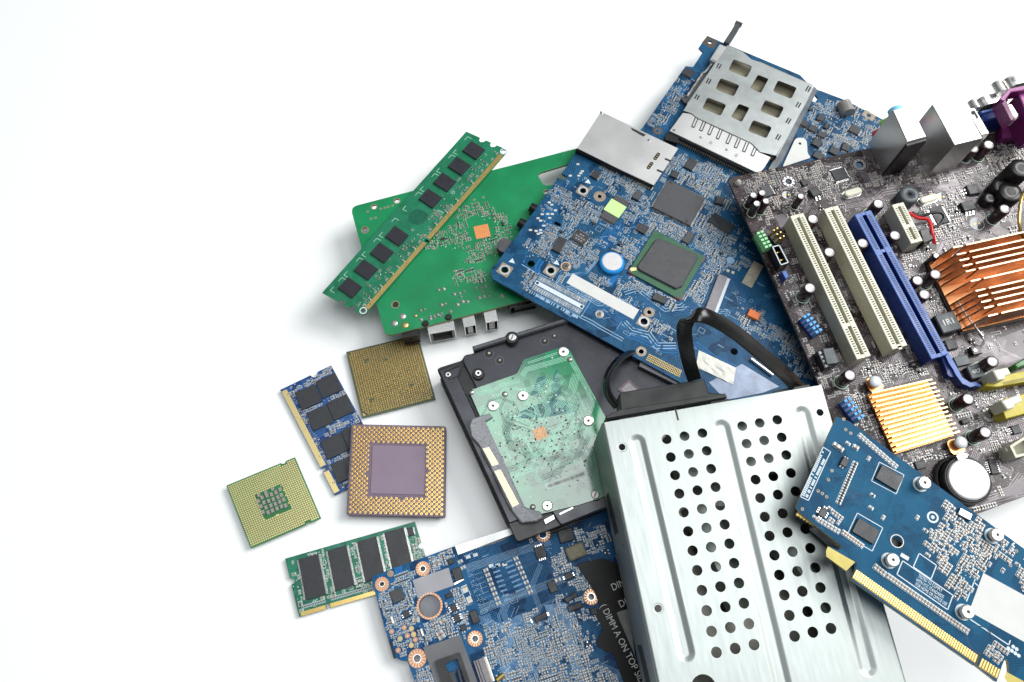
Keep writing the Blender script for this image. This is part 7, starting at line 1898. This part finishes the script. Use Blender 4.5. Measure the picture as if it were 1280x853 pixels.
    whole = reg((925, 235), (1085, 195), (1300, 170), (1300, 600), (1150, 660), (1040, 480))
    for i, (pts, n) in enumerate((((N1(200, 300), N1(700, 200), N1(760, 560), N1(300, 640)), 150), ((N1(680, 200), N1(880, 200), N1(1160, 560), N1(780, 460)), 110), ((N1(860, 180), N1(1180, 140), N1(1240, 380), N1(960, 420)), 100), ((N3(60, 220), N3(320, 240), N3(300, 320), N3(60, 330)), 30),
                                  ((N3(360, 130), N3(520, 260), N3(930, 200), N3(900, 270), N3(420, 330)), 70), ((N3(950, 60), N3(1280, 0), N3(1280, 120), N3(1000, 250)), 120), ((N3(440, 470), N3(800, 350), N3(840, 760), N3(560, 800)), 190), ((N3(880, 320), N3(1080, 250), N3(1020, 560), N3(880, 580)), 90),
                                  ((N4(60, 120), N4(420, 60), N4(480, 260), N4(300, 420)), 60), ((N4(420, 420), N4(590, 480), N4(640, 640), N4(420, 650)), 110), ((N2(160, 320), N2(420, 420), N2(700, 850), N2(250, 560)), 90), ((N7(60, 60), N7(420, 400), N7(700, 860), N7(280, 480)), 110),
                                  ((N7(560, 330), N7(1000, 330), N7(1080, 440), N7(640, 520)), 100), ((N5(320, 480), N5(740, 660), N5(900, 853), N5(380, 700)), 90), ((N5(700, 680), N5(1000, 640), N5(960, 853), N5(740, 850)), 60), ((N6(300, 300), N6(760, 200), N6(700, 620), N6(580, 500)), 130), ((N6(20, 420), N6(330, 360), N6(260, 560), N6(40, 480)), 70), ((N6(380, 180), N6(660, 180), N6(640, 300), N6(460, 250)), 40), ((N7(440, 520), N7(640, 560), N7(760, 860), N7(560, 860)), 60))):
        fill_smd(T, reg(*pts), int(n * 1.1), 300 + i, mix=(.5, .28, .07, .15), silk='silk_grey', base_ang=al, sizes=[(1, .5, .4), (1.6, .8, .6), (1.6, .8, .6), (1.2, .6, .5), (2.2, 1.3, .9)])
    fill_smd(T, whole, 420, 340, mix=(.34, .34, .04, .28), silk='silk_grey', base_ang=al, sizes=[(1, .5, .4), (1.6, .8, .6), (1.2, .6, .5), (1.2, .6, .5), (2.0, 1.2, .9)])
    fill_smd(T, T.out, 700, 349, mix=(.5, .3, .05, .15), silk='silk_grey', base_ang=al)
    silk_clutter(T, whole, 300, 341, 'silk_grey', .2)
    bus_routes(T, whole, 260, 342, 'trace_mauve', (2, 7), .85, .3)
    def rt(pts, n, pitch=.8, w_=.28, m='trace_mauve'):
        q_ = [T.L(*p) for p in pts]
        for i in range(n): lane(T, q_, (i - (n-1)/2) * pitch, w_, .016, m)
    rt([N1(840, 250), N1(900, 440), N1(1100, 560), N1(1280, 530)], 3, 1.0, .4); rt([N1(190, 400), N1(240, 330), N1(460, 270), N1(520, 400)], 2, 1.2, .4); rt([N3(0, 480), N3(100, 440), N3(150, 390), N3(260, 370)], 3, 1.4, .5)
    rt([N3(150, 350), N3(350, 330), N3(600, 350), N3(760, 310)], 2, 1.0, .4); rt([N6(560, 720), N6(720, 670), N6(800, 560)], 6, 1.1, .35); rt([N6(530, 760), N6(740, 700), N6(860, 660)], 2, 1.1, .35); rt([(1215, 420), (1280, 450)], 1, 1, .5)
    T.base.face([(*p_, .010) for p_ in ccw(reg(N5(640, 290), N5(1300, 30), N5(1300, 330), N5(1000, 420), N5(730, 350)))], 'pour_mauve')
    T.base.face([(*p_, .010) for p_ in ccw(reg(N6(500, 760), N6(800, 560), N6(900, 600), N6(840, 660), N6(540, 790)))], 'pour_mauve')
    T.base.face([(*p_, .010) for p_ in ccw(reg(N1(480, 640), N1(560, 620), N1(640, 660), N1(560, 780)))], 'pour_mauve')
    finish(T, 'circuit_board', keep=100)
plain('push_grey', (.40, .40, .36), .5, 0, .1, 300)
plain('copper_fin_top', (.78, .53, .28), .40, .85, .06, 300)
plain('cage_white', (.66, .65, .60), .33, .6, .1, 200)
plain('jack_blue', (.22, .55, .80), .4)
plain('jack_green', (.35, .70, .12), .4)
plain('jack_red', (.70, .08, .12), .4)
plain('silk_half', (.55, .60, .60), .5, 0, .06, 300)
plain('yellow_dark', (.22, .18, .02), .5)
plain('trace_mauve', (.155, .135, .150), .25, .2, .1, 400)
plain('pour_mauve', (.115, .10, .115), .35, 0, .12, 120)
mainboard()
